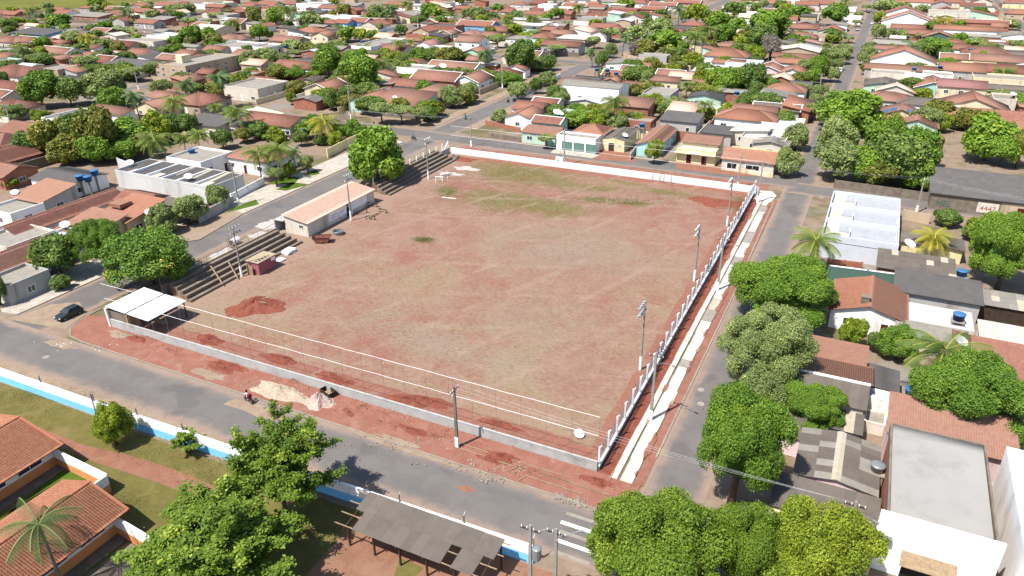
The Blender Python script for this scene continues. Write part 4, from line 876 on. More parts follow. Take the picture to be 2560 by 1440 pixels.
def yard_wall(x0, y0, x1, y1, h, mat, where):
    m = Vector(((x0 + x1) / 2, (y0 + y1) / 2, 0)); o = empty('yard_wall', m); o['category'] = 'wall'; o['kind'] = 'thing'; b = MB(); b.beam((x0 - m.x, y0 - m.y, h / 2 - .03), (x1 - m.x, y1 - m.y, h / 2 - .03), .16, h); b.build('wall_panel', M[mat], o)
    if random.random() < .5: b = MB(); b.beam((x0 - m.x, y0 - m.y, h + .04), (x1 - m.x, y1 - m.y, h + .04), .24, .08); b.build('coping', M['concrete'], o)
    WALLS.append((o, None, f"{dict(w='white', i='off-white', c='cream', b='brick', n='tan', k='grey', g='pale green', y='yellow', old='stained', P='pink')[mat]} yard wall", where, proj((m.x, m.y, 1))[0]))
for (x0, y0, x1, y1), hrec in zip(list(RECTS), list(HOUSES)):
    if hrec[5] > 560: continue
    for side in 'SEWS':
        if random.random() < .52: continue
        a = random.uniform(1.6, 5.5); hh = random.uniform(1.6, 2.6); mt = random.choice(['w', 'i', 'c', 'b', 'b', 'n', 'k', 'old', 'old', 'y', 'g'])
        seg = (x0 - 1, y0 - a, x1 + 1, y0 - a) if side == 'S' else ((x1 + a * .4, y0 - 3, x1 + a * .4, y1 + 3) if side == 'E' else (x0 - a * .4, y0 - 3, x0 - a * .4, y1 + 3))
        mx, my = (seg[0] + seg[2]) / 2, (seg[1] + seg[3]) / 2
        if abs(mx + 10.5) < 12 or abs(my - 175) < 12 or abs(mx + 109) < 10 or any(p < mx < r and q < my < s for p, q, r, s in RECTS): continue
        if any(not (seg[2] < p or seg[0] > r or seg[3] < q or seg[1] > s) and (p, q, r, s) != (x0, y0, x1, y1) for p, q, r, s in RECTS): continue
        yard_wall(*seg, hh, mt, hrec[3])
# far fill beyond the last rows that can be told apart
k = 0
for yy in range(520, 940, 26):
    for xx in range(-560, 420, 19):
        x, y = xx + random.uniform(-4, 4), yy + random.uniform(-5, 5); px = proj((x, y, 3))
        if not (-40 < px[0] < 2600 and -40 < px[1] < 60): continue
        if px[0] < 520 and px[1] < 34 - px[0] * .07: continue
        if any(abs(x - rx) < 10 for rx in (-10.5, c7.x, c9.x, c6.x, -110)): continue
        if any(abs((a + c) / 2 - x) < 13 and abs((b + d) / 2 - y) < 11 for a, b, c, d in RECTS): continue
        if random.random() < .22: continue
        house(x - random.uniform(5, 7.5), y - 4.5, x + random.uniform(5, 7.5), y + random.uniform(3.5, 5.5), random.uniform(2.9, 3.8), random.choice(('gx', 'gx', 'gy', 'gy', 'fl')), random.choice('TTTOOORKWA'), random.choice('wwikcbbng'), 'among the most distant houses', wins=False)

# --- front row across the far street, each with its own look
FS = 'across the far street'
h1 = H_(1258, 292, 1330, 300, 11, 3.4, 'gy', 'O', 'w', FS, label='white house with orange front gable and blue window awning beside the far junction')
h2 = H_(1300, 330, 1390, 340, 5.5, 2.9, 'sn', 'R', 'g', FS, label='low red-tiled porch with green frame and grey shutters on the far street', verge=True)
H_(1325, 305, 1400, 313, 7, 3.7, 'gx', 'R', 'g', FS, label='pale green house with red gable roof behind the grey-shuttered porch', verge=True)
h3 = H_(1392, 340, 1488, 352, 4.2, 3.6, 'fl', 'F', 'w', FS, label='white shopfront with three tall green glass panes on the far street', wins=False, par=.4)
b = MB(); o = h3; wx = (o.children[0].dimensions.x) / 2 if False else 0
q0, q1 = P(1392, 340, 3.6), P(1488, 352, 3.6); hw_ = (q1.x - q0.x) / 2
for i in range(3):
    s = (-.72 + i * .62) * hw_; b = MB(); b.box(s, -2.16, .25, s + hw_ * .55, -2.06, 2.5); b.build('glass_pane', M['gglass'], h3)
H_(1425, 332, 1512, 338, 9, 3.9, 'hp', 'O', 'w', FS, label='orange hip roof right behind the white glass-fronted shop')
h4 = H_(1505, 345, 1562, 352, 11, 3.2, 'gy', 'G', 'y', FS, label='yellow house with grey gable roof and brown shutter on the far street', wins=False, oh=.15)
h5 = H_(1588, 360, 1648, 368, 19, 3.0, 'gy', 'O', 't', FS, label='long orange-roofed house with turquoise end wall on the far street')
h6 = H_(1692, 372, 1790, 382, 6, 3.3, 'fl', 'C', 'y', FS, label='cream corner shop with two maroon doors and a white signboard', wins=False, par=.25, cat='shop')
H_(1702, 356, 1800, 364, 8, 4.3, 'gx', 'R', 'c', FS, label='dark red gabled house rising behind the cream shop with maroon doors', pitch=.3)
h7 = H_(1800, 398, 1940, 412, 5.2, 2.8, 'sn', 'O', 'i', FS, label='wide orange-tiled veranda roof at the right end of the far street', pitch=.3, wins=False)
for o_, its in ((h4, (('door', .42, 0, 1.6, 2.2, 'dwood'), ('window', .8, 1.6, .8, .9, 'ply'))), (h6, (('door', .33, 0, 1.3, 2.2, 'maroon'), ('door', .72, 0, 1.3, 2.2, 'maroon'))), (h7, (('window', .2, 1.3, 2.2, 1.3, 'black'), ('window', .6, 1.3, 3.0, 1.3, 'black')))):
    bb = [c for c in o_.children if c.name.startswith('wall')][0].bound_box; x0, y0, x1 = min(v[0] for v in bb), min(v[1] for v in bb), max(v[0] for v in bb)
    face_items(o_, x0, y0, x1, 0, 'S', its)
bb = [c for c in h6.children if c.name.startswith('wall')][0].bound_box; x0, y0, x1 = min(v[0] for v in bb), min(v[1] for v in bb), max(v[0] for v in bb)
b = MB(); b.box(x0 - .3, y0 - 1.1, 2.55, x1 + .1, y0 - .01, 2.75); b.build('canopy', M['y'], h6); b = MB(); b.box(-1.4, y0 - 1.16, 2.7, 1.2, y0 - 1.11, 3.4); b.build('signboard', M['white_clean'], h6)
hall = H_(1402, 210, 1545, 226, 11, 6.0, 'gx', 'K', 'w', 'behind the far street row', label='long white hall with pale grey roof behind the far street houses', pitch=.18, oh=.1, cat='hall', wins=False)
bb = [c for c in hall.children if c.name.startswith('wall')][0].bound_box; x0, y0, x1 = min(v[0] for v in bb), min(v[1] for v in bb), max(v[0] for v in bb)
face_items(hall, x0, y0, x1, 0, 'S', (('window', .12, 2.4, 1.5, 1.0, 'glass'), ('window', .36, 2.4, 1.5, 1.0, 'glass'), ('window', .72, 1.6, 1.5, 2.0, 'glass')))
H_(1520, 264, 1625, 270, 8, 4.6, 'sn', 'T', 'b', 'behind the far street row', label='tall bare brick house with red tile roof beside the white hall')
wall_px(1668, 270, 1905, 300, 2.6, 'white', 'long white yard wall with green stains behind the far street row')
wall_px(1560, 145, 1640, 168, 2.0, 'n', 'tan lot wall below the palm trees above the white hall'); wall_px(1640, 168, 1920, 196, 2.0, 'n', 'long tan lot wall running right towards the upper right street')
wall_px(1215, 312, 1300, 330, 1.3, 'b', 'low brick front wall beside the far junction'); wall_px(1230, 345, 1300, 355, 1.3, 'old', 'low stained wall in front of the white gabled house')
wall_px(1575, 400, 1590, 380, 1.6, 'k', 'short grey side wall of the turquoise house'); wall_px(1840, 430, 1930, 445, 1.1, 'c', 'low cream wall in front of the orange veranda')
wall_px(640, 330, 870, 300, 2.6, 'c', 'long cream wall of the palm garden beside the left street', cap='old'); wall_px(820, 395, 905, 352, 2.4, 'y', 'yellow wall beside the left street near the big mango tree')
wall_px(1310, 330, 1395, 345, 1.0, 'b', 'low brick wall left of the green porch'); wall_px(715, 228, 800, 188, 2.2, 'b', 'red brick wall left of the rounded mango tree above centre')
wall_px(1290, 250, 1400, 195, 1.6, 'white', 'white picket-topped wall left of the white hall'); wall_px(930, 55, 1150, 62, 2.0, 'b', 'brick wall along the dirt lane above centre')
wall_px(430, 205, 560, 195, 2.4, 'n', 'tan striped wall under the modern flat-roofed house', cap='white'); wall_px(2085, 470, 2330, 505, 1.9, 'old', 'stained old wall under the big tree clump on the right')
# solar panels
sg = HC(2252, 280, 13, 10, 3.2, 'gy', 'T', 'c', 'in the upper right blocks', label='cream house with front gable roof carrying two dark solar arrays')
for s in (-1, 1):
    for i in range(3):
        for jn in range(2):
            b = MB(); x0 = s * (1.2 + jn * 2.0); x1 = s * (3.0 + jn * 2.0); y0 = -4.4 + i * 1.5; b.quad([(x0, y0, 3.2 + (6.5 - abs(x0)) * .36 + .15), (x1, y0, 3.2 + (6.5 - abs(x1)) * .36 + .15), (x1, y0 + 1.35, 3.2 + (6.5 - abs(x1)) * .36 + .15), (x0, y0 + 1.35, 3.2 + (6.5 - abs(x0)) * .36 + .15)]); b.build('solar_panel', M['solar'], sg)
# modern flat-roofed house: tower and stripes
for o in [h for h in HOUSES if abs(h[4] - proj((*P(500, 147, 5.8)[:2], 2))[0]) < 1 and 'tan house' in h[2]]:
    o = o[0]; b = MB(); b.box(-4.2, -8, 5.2, -.9, -3.5, 8.0); b.build('roof_tower', M['c'], o)
    for i in range(3): b = MB(); b.box(-6.4, -12.5, 3.2 + i * .6, 5.6, -12.02, 3.45 + i * .6); b.build('louvre', M['white'], o)
# --- houses of the left street
LS = 'beside the left street'
HC(650, 380, 14, 11, 3.4, 'hp', 'T', 'w', LS, label='white house with red hip roof behind two palms beside the left street'); HC(498, 384, 11, 10, 3.8, 'fl', 'F', 'w', LS, label='white flat-roofed box house with blue tank on its roof')
row = P(282, 430, 3.7); row2 = P(510, 470, 3.7); rx0, rx1, ry = row.x, row2.x, (row.y + row2.y) / 2 + .5
rr = house(rx0, ry, rx1 + 1.5, ry + 9.5, 3.5, 'fl', 'D', 'v', LS, label='long row building with grey sheet roof and pale panels behind a stained white wall', par=.55, wins=False, lod=1)
for c in list(rr.children):
    if c.name.startswith('roof_slab'): bpy.data.objects.remove(c)
W_ = rx1 + 1.5 - rx0
sheet_roof(rr, (-W_ / 2 + .3, -1.0, 3.56), (W_ / 2 - .3, -1.0, 3.56), (-W_ / 2 + .3, 4.5, 3.95), 'D', 'L', sl=2.75, alts=[(c, r) for c in range(3, 40, 5) for r in (0, 1)])
sheet_roof(rr, (-W_ / 2 + .3, -4.5, 3.53), (W_ / 2 - .3, -4.5, 3.53), (-W_ / 2 + .3, -1.2, 3.56), 'D', 'C', sl=3.2, alts=[(c, 0) for c in range(40) if c % 7 in (2, 3)])
for i in range(1, 6):
    b = MB(); x = -W_ / 2 + W_ * i / 6; b.box(x - .12, -4.7, 3.5, x + .12, 4.6, 4.12); b.build('party_wall', M['white'], rr)
for rec in '''170 434 14 10 3.0 gx D w|108 478 10 9 3.2 sn O k|158 524 7.5 24 3.0 gy T w|228 556 10 9 3.0 sn T n|325 522 9.5 10 3.2 sn O n|352 488 9 7 3.2 gx T k|420 508 7 6 2.8 sn G k|42 632 9 13 3.0 gy T w|38 585 9 9 3.2 fl F i|40 684 6 7 2.9 fl F k|165 584 7 5 3.0 fl W w|20 420 9 9 3 gx R b|600 300 9 8 3 sn D i|35 512 8 7 2.8 fl F w'''.split('|'):
    f = rec.split(); HC(*map(float, f[:5]), f[5], f[6], f[7], LS)
wall_px(45, 425, 165, 395, 2.4, 'b', 'brick yard wall above the grey gable roof on the left'); wall_px(300, 425, 520, 515, 3.0, 'v', 'stained white side wall below the long row building', t=.2)
wall_px(580, 505, 660, 462, 1.8, 'white', 'white gate wall beside the palms on the left street'); wall_px(500, 560, 585, 515, 2.2, 'k', 'grey end wall beside the round clipped tree')
mo = P(302, 512, 4.4); b = MB(); b.box(-1.6, -1.4, 0, 1.6, 1.4, .7); o = b.build('roof_monitor', M['O'], None, loc=(mo.x, mo.y, 4.3)); tag(o, 'small raised orange roof box on the wide orange roof', 'roof box')
for i, (px, py) in enumerate(((212, 462), (232, 464), (248, 448))):
    q = P(px, py + 28); water_tank(q.x, q.y, 3.6, .85, 1.1, ('lowest-set blue water tank left of three on concrete columns', 'small middle blue water tank of three on columns', 'tallest blue water tank right of three on columns')[i], ('col', 3.6))
TK = [(480, 383, 3.8, 'blue water tank lying on the white flat roof', 'tank'), (180, 607, 2.6, 'blue tank beside the white sheet roof and dark trees', 'tank'), (757, 330, 2.5, 'tall blue tank in the palm garden', 'tank'), (722, 335, 1.2, 'pale blue covered tank in the palm garden', 'lid'),
      (1605, 318, 3.2, 'blue tank on a tower behind the yellow house', 'tank'), (2395, 800, 3.6, 'dark blue tank on the white canopy roofs', 'tank2'), (2278, 990, 4.2, 'large blue tank beside the red tiled warehouse roof', 'tank'), (2403, 690, 2.4, 'light blue tank under the big mango on the right', 'lid'),
      (205, 70, 5, 'blue tank on a stand among upper left roofs', 'tank'), (135, 72, 4, 'blue tank above the blue-walled house', 'tank'), (712, 120, 4.5, 'blue tank on the right of the dark mango, upper middle', 'tank'), (908, 12, 6, 'blue tank on a high tower at the top edge', 'tank'), (905, 108, 4.6, 'blue tank on the long white building', 'tank2'),
      (1492, 178, 4.2, 'left blue tank on the brick house behind the hall', 'tank'), (1518, 180, 4.2, 'right blue tank on the brick house behind the hall', 'tank'), (1540, 188, 3.6, 'lower blue tank right of the hall ridge', 'tank'), (1335, 72, 4, 'dark blue tank on a brick tower above the clipped trees', 'tank2'),
      (2350, 172, 4.4, 'dark blue tank on the cream roof, upper right', 'tank2'), (2425, 127, 4, 'blue tank beside the dark red hip roof', 'tank'), (2285, 176, 4.2, 'square-looking blue tank on white flat roof', 'tank'), (2018, 95, 4.4, 'blue tank beside the orange hip roof, upper right', 'tank'), (1842, 237, 4, 'blue tank on steel legs between dark palms', 'tank')]
for (px, py, z, lb, m) in TK: q = P(px, py, z); water_tank(q.x, q.y, z, .8, .95, lb, ('legs', min(z, 3)), m)
for i, (px, py, z, r, lb) in enumerate(((2000, 0, 0, 0, ''), (1100, 0, 0, 0, ''), (325, 411, 4.1, .9, 'white dish on the long grey row roof, upper one'), (471, 446, 4.1, .9, 'white dish on the long grey row roof, lower one'), (163, 567, 3.6, .9, 'white dish on the lower red slope, left street'),
      (375, 536, 4, .9, 'white dish at the orange roof corner, left street'), (38, 486, 3.4, .8, 'white dish at the orange lean-to edge'), (1393, 285, 4.6, 1.3, 'large white dish on the green house roof, far street'), (1402, 288, 4.4, .8, 'small dish right of the large one, far street'),
      (1562, 342, 3.6, .8, 'white dish at the yellow house corner'), (2400, 860, 4, .9, 'round white dish on the red tile roof at right edge'), (2272, 615, 3.6, 1.0, 'white dish on the wall under the white flat complex'), (987, 247, 4.2, .8, 'white dish on the red porch roof left of centre'),
      (1107, 168, 5.2, 1.4, 'long white dish on the orange roof above centre'), (2533, 240, 4, 1.2, 'large white dish above the long hedge'), (1390, 65, 5, 1.3, 'big white dish above the cream roofs, top centre'), (2390, 268, 4, 1.0, 'white dish on the right gable by the solar roof'))):
    if lb: q = P(px, py, z); dish(q.x, q.y, z - .6, r, lb)
TREETAB = {
'in the upper left blocks': '''dark 25 45 78 45|mango 150 35 75 65|coco 78 15 60 34|dark 130 20 45 25|mango 245 -5 28 50|cocoy 275 0 28 38|royal 325 15 60 42|olive 295 40 62 40|umbrella 362 3 22 60|umbrella 460 10 38 70|coco 430 20 46 28|umbrella 473 45 72 50|umbrella 540 32 52 40|ficus 183 78 117 52|cocoy 228 80 130 48|olive 255 98 130 60|mango 110 92 125 45|ficus 65 115 160 45|umbrella 98 135 168 58|umbrella 222 140 188 68|hedge 310 68 92 100|umbrella 270 82 100 40|mango 480 65 115 60|dark 465 108 125 50|olive 540 85 125 60|coco 590 45 85 38|banana 360 100 130 40|umbrella 340 168 205 52|umbrella 390 155 185 50|ficus 405 200 235 55|royal 475 195 260 58|royal 565 175 270 62|mango 110 180 270 100|dark 180 195 265 80|ficus 265 175 255 125|mango 285 220 270 80|royal 353 225 310 60|coco 440 235 300 70|ficus 40 262 300 70|shrub 105 275 305 50|mango 580 55 85 40|olive 300 105 140 45|ficus 25 262 295 50|dark 10 180 215 30|coco 545 255 300 40|dark 580 270 310 40''',
'among the left garden trees': '''olive 140 300 400 110|dark 215 280 390 100|olive 260 270 400 110|mango 330 300 380 120|lime 400 280 360 80|dark 90 330 400 90|dark 430 290 350 70|olive 180 340 410 100|mango 250 340 410 90|coco 600 260 345 80|coco 400 325 420 90|coco 500 320 385 60|coco 465 330 385 55|mango 330 345 400 80|dark 470 285 345 60|olive 375 330 395 60''',
'in the upper middle blocks': '''coco 720 10 75 60|mango 690 18 70 45|olive 640 20 60 40|ficus 780 35 72 60|mango 650 62 103 50|coco 665 45 75 30|royal 975 10 60 48|banana 925 25 55 40|ficus 940 12 50 45|mango 1080 10 60 60|coco 1020 0 40 38|dark 1045 40 65 40|ficus 1165 22 50 25|ficus 1195 18 50 45|coco 1130 28 55 38|ficus 1110 22 40 30|mango 870 68 105 60|lime 905 72 105 40|ficus 735 100 135 60|ficus 775 103 125 25|ficus 665 120 165 80|ficus 625 128 172 60|ficus 705 132 165 60|ficus 840 100 115 40|umbrella 740 125 145 45|mango 825 118 195 75|mango 905 135 235 100|ficus 950 57 80 20|coco 1003 97 145 38|coco 1030 97 130 28|mango 1050 120 160 70|olive 1120 118 165 80|dark 1080 120 160 60|coco 960 145 190 48|coco 1005 148 195 48|coco 910 108 140 42|olive 980 128 160 50|lime 960 120 150 40|coco 695 155 190 38|coco 750 158 190 34|mango 735 170 200 60|royal 1215 122 185 52|umbrella 1245 90 120 40|olive 860 10 40 40|mango 1245 10 40 30|dark 1230 30 60 40|coco 1265 35 75 40|lime 1285 60 90 50|mango 880 130 200 60''',
'along the left street junction': '''lime 730 230 262 30|dark 830 222 275 45|umbrella 955 258 310 65|umbrella 1005 265 310 70|umbrella 1050 268 315 45|umbrella 1085 258 290 45|ficus 1130 215 270 60|ficus 1172 208 258 50|mango 780 285 315 35|cocoy 820 285 362 80|mango 890 300 350 60|dark 755 330 365 40|dark 735 310 340 45|shrub 700 340 360 35|dark 650 305 347 62|lime 690 318 352 50|mango 775 300 347 62|shrub 805 335 362 40|lime 840 330 372 40|olive 610 320 357 50|dark 560 325 372 55|mango 850 310 355 45|banana 670 325 355 40|ficus 1295 205 252 60|ficus 1370 180 215 55|dark 1340 195 235 35''',
'above the long white hall': '''dark 1300 100 185 80|ficus 1335 145 178 40|umbrella 1390 112 140 55|umbrella 1525 72 105 58|umbrella 1485 92 122 38|ficus 1525 108 145 35|royal 1480 120 170 38|royal 1555 82 140 38|dark 1505 128 175 35|umbrella 1587 30 50 50|ficus 1590 65 110 60|ficus 1650 45 95 70|royal 1695 12 65 42|lime 1740 10 60 55|mango 1790 30 80 60|dark 1835 5 45 60|mango 1660 75 130 85|olive 1610 100 145 60|dry 1585 105 145 35|coco 1735 75 140 60|coco 1765 62 118 55|mango 1810 60 115 60|coco 1665 115 150 44|banana 1705 130 158 45|umbrella 1695 153 178 48|dark 1590 165 215 80|olive 1640 150 200 40|lime 1750 165 225 50|mango 1800 168 240 95|dark 1870 160 235 75|coco 1775 210 255 78|coco 1715 200 245 44|mango 1390 20 48 40|coco 1445 8 40 36|coco 1330 35 70 45|royal 1300 28 60 35|mango 1560 2 22 60|olive 1860 75 120 60|dark 1900 60 130 70|mango 1915 25 110 100|dry 1925 85 150 55|coco 1870 0 30 40|mango 1840 45 90 50|lime 1850 90 125 40|dark 1760 20 60 40''',
'between the far street houses': '''coco 1532 235 320 72|dark 1495 275 318 55|lime 1590 285 320 45|mango 1440 258 285 40|dark 1650 258 295 45|coco 1757 250 310 50|umbrella 1366 335 372 50|lime 1634 352 410 45|olive 1475 262 300 36|lime 1555 278 305 30|shrub 1735 300 325 25''',
'beside the upper right street': '''mango 2085 10 65 68|ficus 1965 60 80 45|mango 1995 15 50 60|mango 2040 138 205 50|ficus 2105 110 145 50|ficus 2095 122 160 55|ficus 2085 148 175 40|ficus 2075 168 205 45|coco 2095 75 110 34|coco 2065 105 140 34|umbrella 2120 90 108 30|umbrella 2145 30 50 25|umbrella 2140 50 68 25|umbrella 2165 12 30 25|ficus 2045 212 245 45|ficus 2040 235 270 45|ficus 2030 258 300 45|ficus 1987 312 375 70|ficus 1965 372 440 75|olive 1960 145 165 30|mango 1950 20 60 50|ficus 2175 105 130 40|ficus 2165 118 165 50|olive 2165 155 187 35|ficus 2200 40 60 30|ficus 2190 60 100 40|ficus 2220 72 100 35|ficus 2255 75 100 30''',
'in the tree clump right of the junction': '''mango 2115 230 330 165|ficus 2085 295 400 110|mango 2200 300 400 100|ficus 2090 355 450 130|dark 2230 340 460 160|mango 2280 320 430 110|olive 2310 330 420 70|dry 2150 280 330 70|olive 2225 285 345 60|ficus 2310 270 330 75|lime 2350 280 330 50|mango 2160 370 462 100|olive 2190 400 470 90|mango 2290 400 475 80''',
'in the upper right blocks': '''ficus 2210 0 35 60|ficus 2250 5 40 50|ficus 2300 12 40 40|coco 2225 40 68 38|cocoy 2352 38 80 45|mango 2398 50 78 30|dark 2428 22 45 22|royal 2280 100 145 75|mango 2330 95 145 80|ficus 2290 80 100 40|ficus 2440 95 120 60|ficus 2380 95 115 50|ficus 2535 100 125 60|mango 2360 145 175 50|coco 2500 165 205 60|hedge 2515 225 260 120|hedge 2195 212 230 45|olive 2275 200 228 65|hedge 2260 222 240 40|coco 2310 110 150 40|ficus 2530 55 75 40|lime 2525 48 65 25|mango 2460 290 400 140|olive 2540 330 420 60|mango 2500 340 415 90''',
'right of the right street': '''coco 2015 572 680 125|mango 1955 640 805 275|ficus 1912 770 965 255|ficus 1885 925 1050 135|mango 2025 955 1080 170|mango 1828 990 1262 245|lime 1900 985 1060 70|coco 2310 830 1020 190|mango 2400 880 1095 300|lime 2125 800 868 70|dark 2180 830 880 42|mango 2240 815 897 100|mango 2490 535 722 195|cocoy 2325 570 650 90|dark 2365 525 565 70|shrub 2430 565 600 60|olive 2540 960 1050 60|lime 1930 930 1010 60|lime 2440 550 600 80''',
'at the lower right corner': '''olive 1640 1212 1530 420|olive 1850 1255 1510 250|lime 2015 1248 1530 320|lime 1950 1330 1550 280''',
'in the school grounds': '''spray 718 1012 1292 315|spray 575 1180 1470 430|spray 480 1300 1560 330|lime 293 1012 1112 98|open 470 1060 1132 100|tall 160 1245 1475 205''',
'left of the white-roofed corner shed': '''dark 155 590 690 120|mango 270 552 680 135|bloom 385 578 712 215|shrub 155 690 724 50|dark 5 678 765 50|lime 90 640 690 70''',
'along the left pavement': '''ficus 410 512 585 80|ficus 478 490 560 90|ficus 550 463 520 60|umbrella 693 418 468 48|lime 727 405 447 36|ficus 770 388 432 36|coco 655 362 450 80|coco 702 352 445 80|royal 740 370 428 44|lime 30 445 470 45|dark 500 405 440 30''',
'beside the far stand': '''mango 945 320 458 152''',
}
LAB = {(945, 320): 'huge dense mango tree overhanging the far concrete stand', (385, 578): 'large flowering mango tree beside the near concrete stand', (155, 1238): 'tall palm drooping over the terracotta school roof', (1912, 775): 'huge pale grey-green ficus leaning over the right street',
       (293, 1012): 'small round tree on the lawn by the blue and white wall', (470, 1060): 'sparse young tree with litter at the blue and white wall', (718, 1012): 'tall open-branched tree casting a shadow on the near street', (2310, 830): 'coconut palm rising from dark mango beside warehouse'}
for wh, tab in TREETAB.items():
    for rec in tab.split('|'):
        f = rec.split(); a = list(map(float, f[1:])); tree(f[0], *a, wh, LAB.get((int(a[0]), int(a[1]))))
# smaller back buildings and sheds filling the lots between
TP = [(o.location.x, o.location.y) for o, *_ in TREES]
for i in range(1900):
    px, py = random.uniform(-10, 2570), random.uniform(8, 345); q = P(px, py); x, y = q.x, q.y; w, d = random.uniform(3.0, 6.2), random.uniform(2.6, 5.0)
    if not (186 < y < 540) or any(abs(x - rx) < 7.5 + w for rx in (-10.5, -109.5)) or any(abs(x - rx) < 3.5 + w for rx in (c6.x, c7.x, c9.x)) or abs(y - c5.y) < 5 + d or abs(y - c8.y) < 5 + d or (px < 520 and py < 40 - px * .07): continue
    if -118 < x < -95 and y < 300: continue
    if any(a - w - .9 < x < c + w + .9 and b - d - .9 < y < e + d + .9 for a, b, c, e in RECTS): continue
    if any(abs(x - a) < w + .9 and abs(y - b) < d + .9 for a, b in TP): continue
    rf = random.choice(('gx', 'gx', 'sn', 'sr', 'fl', 'gy', 'gy')); house(x - w, y - d, x + w, y + d, random.uniform(2.7, 3.5), rf, random.choice('TTTOOARGDKKWC' if rf != 'fl' else 'FFDKW'), random.choice('wwiickbbbnng'), 'filling the back lots', wins=random.random() < .6)
# street and garden greenery filling the far distance
for i in range(190):
    x, y = random.uniform(-520, 380), random.uniform(430, 900); px = proj((x, y, 3))
    if not (-20 < px[0] < 2580 and -30 < px[1] < 50): continue
    if px[0] < 520 and px[1] < 36 - px[0] * .07: continue
    if any(abs(x - rx) < 5 for rx in (-10.5, c6.x)): continue
    if any(a - 1 < x < c + 1 and b - 1 < y < d + 1 for a, b, c, d in RECTS): continue
    k = random.choice(('mango', 'ficus', 'dark', 'olive', 'lime', 'umbrella', 'coco')); hh = random.uniform(4, 8); s = FPX / px[2]; tp = proj((x, y, hh)); bs = proj((x, y, 0))
    tree(k, bs[0], tp[1], bs[1], random.uniform(6, 11) * s, 'among the most distant houses')
for i in range(900):      # gaps between houses in the middle distance
    px, py = random.uniform(0, 2560), random.uniform(25, 330); q = P(px, py); x, y = q.x, q.y
    if not (182 < y < 460) or any(abs(x - rx) < 9.5 for rx in (-10.5, -109, c6.x, c7.x, c9.x)) or abs(y - c5.y) < 9 or abs(y - c8.y) < 9 or abs(y - 180) < 9: continue
    if any(a - .1 < x < c + .1 and b - .1 < y < d + .1 for a, b, c, d in RECTS): continue
    k = random.choice(('mango', 'ficus', 'dark', 'olive', 'lime', 'dark')); hh = random.uniform(3, 6); s = FPX / proj((x, y, 2))[2]; tp = proj((x, y, hh)); bs = proj((x, y, 0))
    tree(k, bs[0], tp[1], bs[1], random.uniform(5.5, 10) * s, 'among the houses of the town')
# ------------------------------------------------------------------ sports ground: walls, fences, stands
def line_fence(name, label, y, x0, x1, wall_h, wall_mat, tall=7.2, cap='white'):
    o = empty(name, ((x0 + x1) / 2, y, 0)); tag(o, label, 'fence'); hw = (x1 - x0) / 2
    n = int((x1 - x0) / 7); L = 2 * hw / n
    for i in range(n):
        b = MB(); b.box(-hw + L * i + .004, -.1, -.05, -hw + L * (i + 1) - .004, .1, wall_h + random.uniform(-.01, .01)); b.build('wall_panel', M[wall_mat], o)
    if cap: b = MB(); b.box(-hw, -.13, wall_h + .012, hw, .13, wall_h + .07); b.build('coping', M[cap], o)
    pm = MB(); pm.tube([(0, 0, wall_h), (0, 0, tall)], .02, 5); me = pm.mesh('post', M['galv']); k = int(2 * hw / 3.05)
    for i in range(k + 1): link('post', me, o, loc=(-hw + 2 * hw * i / k, 0, 0), rot=(random.uniform(-.008, .008), 0, 0))
    for z in (4.8, tall):
        b = MB(); pts = [(-hw + 2 * hw * i / 40, 0, z - .05 * math.sin(i * 1.7) * .6) for i in range(41)]; b.tube(pts, .024, 6); b.build('rail', M['pipe'], o)
    return o
nf = line_fence('ball_fence', 'tall thin wire fence on a grey plaster wall along the near street', 61.15, -96.2, -19.6, 1.3, 'plaster', cap='plaster')
ff = line_fence('ball_fence', 'tall thin wire fence on a white wall along the far street', 162.0, -95.9, -18.6, 1.5, 'white_clean')
b = MB(); b.box(-.16, -.16, 0, .16, .16, 3.0); o = b.build('corner_post', M['white'], None, loc=(-96.45, 61.1, .08)); o.rotation_euler = (0, -.05, 0); tag(o, 'white concrete post at the near left corner of the ground', 'post')
rf = empty('post_fence', (-19.55, 111, 0)); tag(rf, 'white concrete post fence with wire mesh along the right walkway', 'fence')
b = MB(); b.box(-.1, -49.7, -.05, .1, 50.2, .62); b.build('base_wall', M['plaster'], rf); b = MB(); b.box(-.17, -49.75, .63, .17, 50.25, .82); b.build('tie_beam', M['white'], rf)
pm = MB(); pm.box(-.1, -.08, .82, .1, .08, 3.1); pm.beam((0, 0, 3.05), (.22, 0, 3.35), .1, .1); pme = pm.mesh('post', M['white'])
mm = MB()
for i in range(26): y = -1.42 + i * .115; mm.beam((0, y, .85), (0, y, 2.95), .011)
for i in range(18): z = .9 + i * .12; mm.beam((0, -1.42, z), (0, 1.42, z), .011)
mme = mm.mesh('mesh_panel', M['galv'])
for i in range(34):
    y = -49.5 + i * 3.02; link('post', pme, rf, loc=(0, y, 0), rot=(0, 0, random.uniform(-.03, .03)))
    if i < 33: link('mesh_panel', mme, rf, loc=(-.02, y + 1.51, 0))
lw = empty('post_fence', (-96.4, 156, 0)); tag(lw, 'low grey wall with white posts at the far left corner', 'fence'); b = MB(); b.box(-.1, -6, -.05, .1, 6, 1.5); b.build('base_wall', M['plaster'], lw)
pm = MB(); pm.box(-.09, -.09, 0, .09, .09, 3.2); pm2 = pm.mesh('post', M['white'])
for i in range(12): link('post', pm2, lw, loc=(-.25 - .1 * (i > 4), 6 - i * 3.0, 0))
b = MB(); b.beam((-.25, 6, 3.0), (-.25, 3.2, .9), .14); b.build('brace', M['white'], lw)
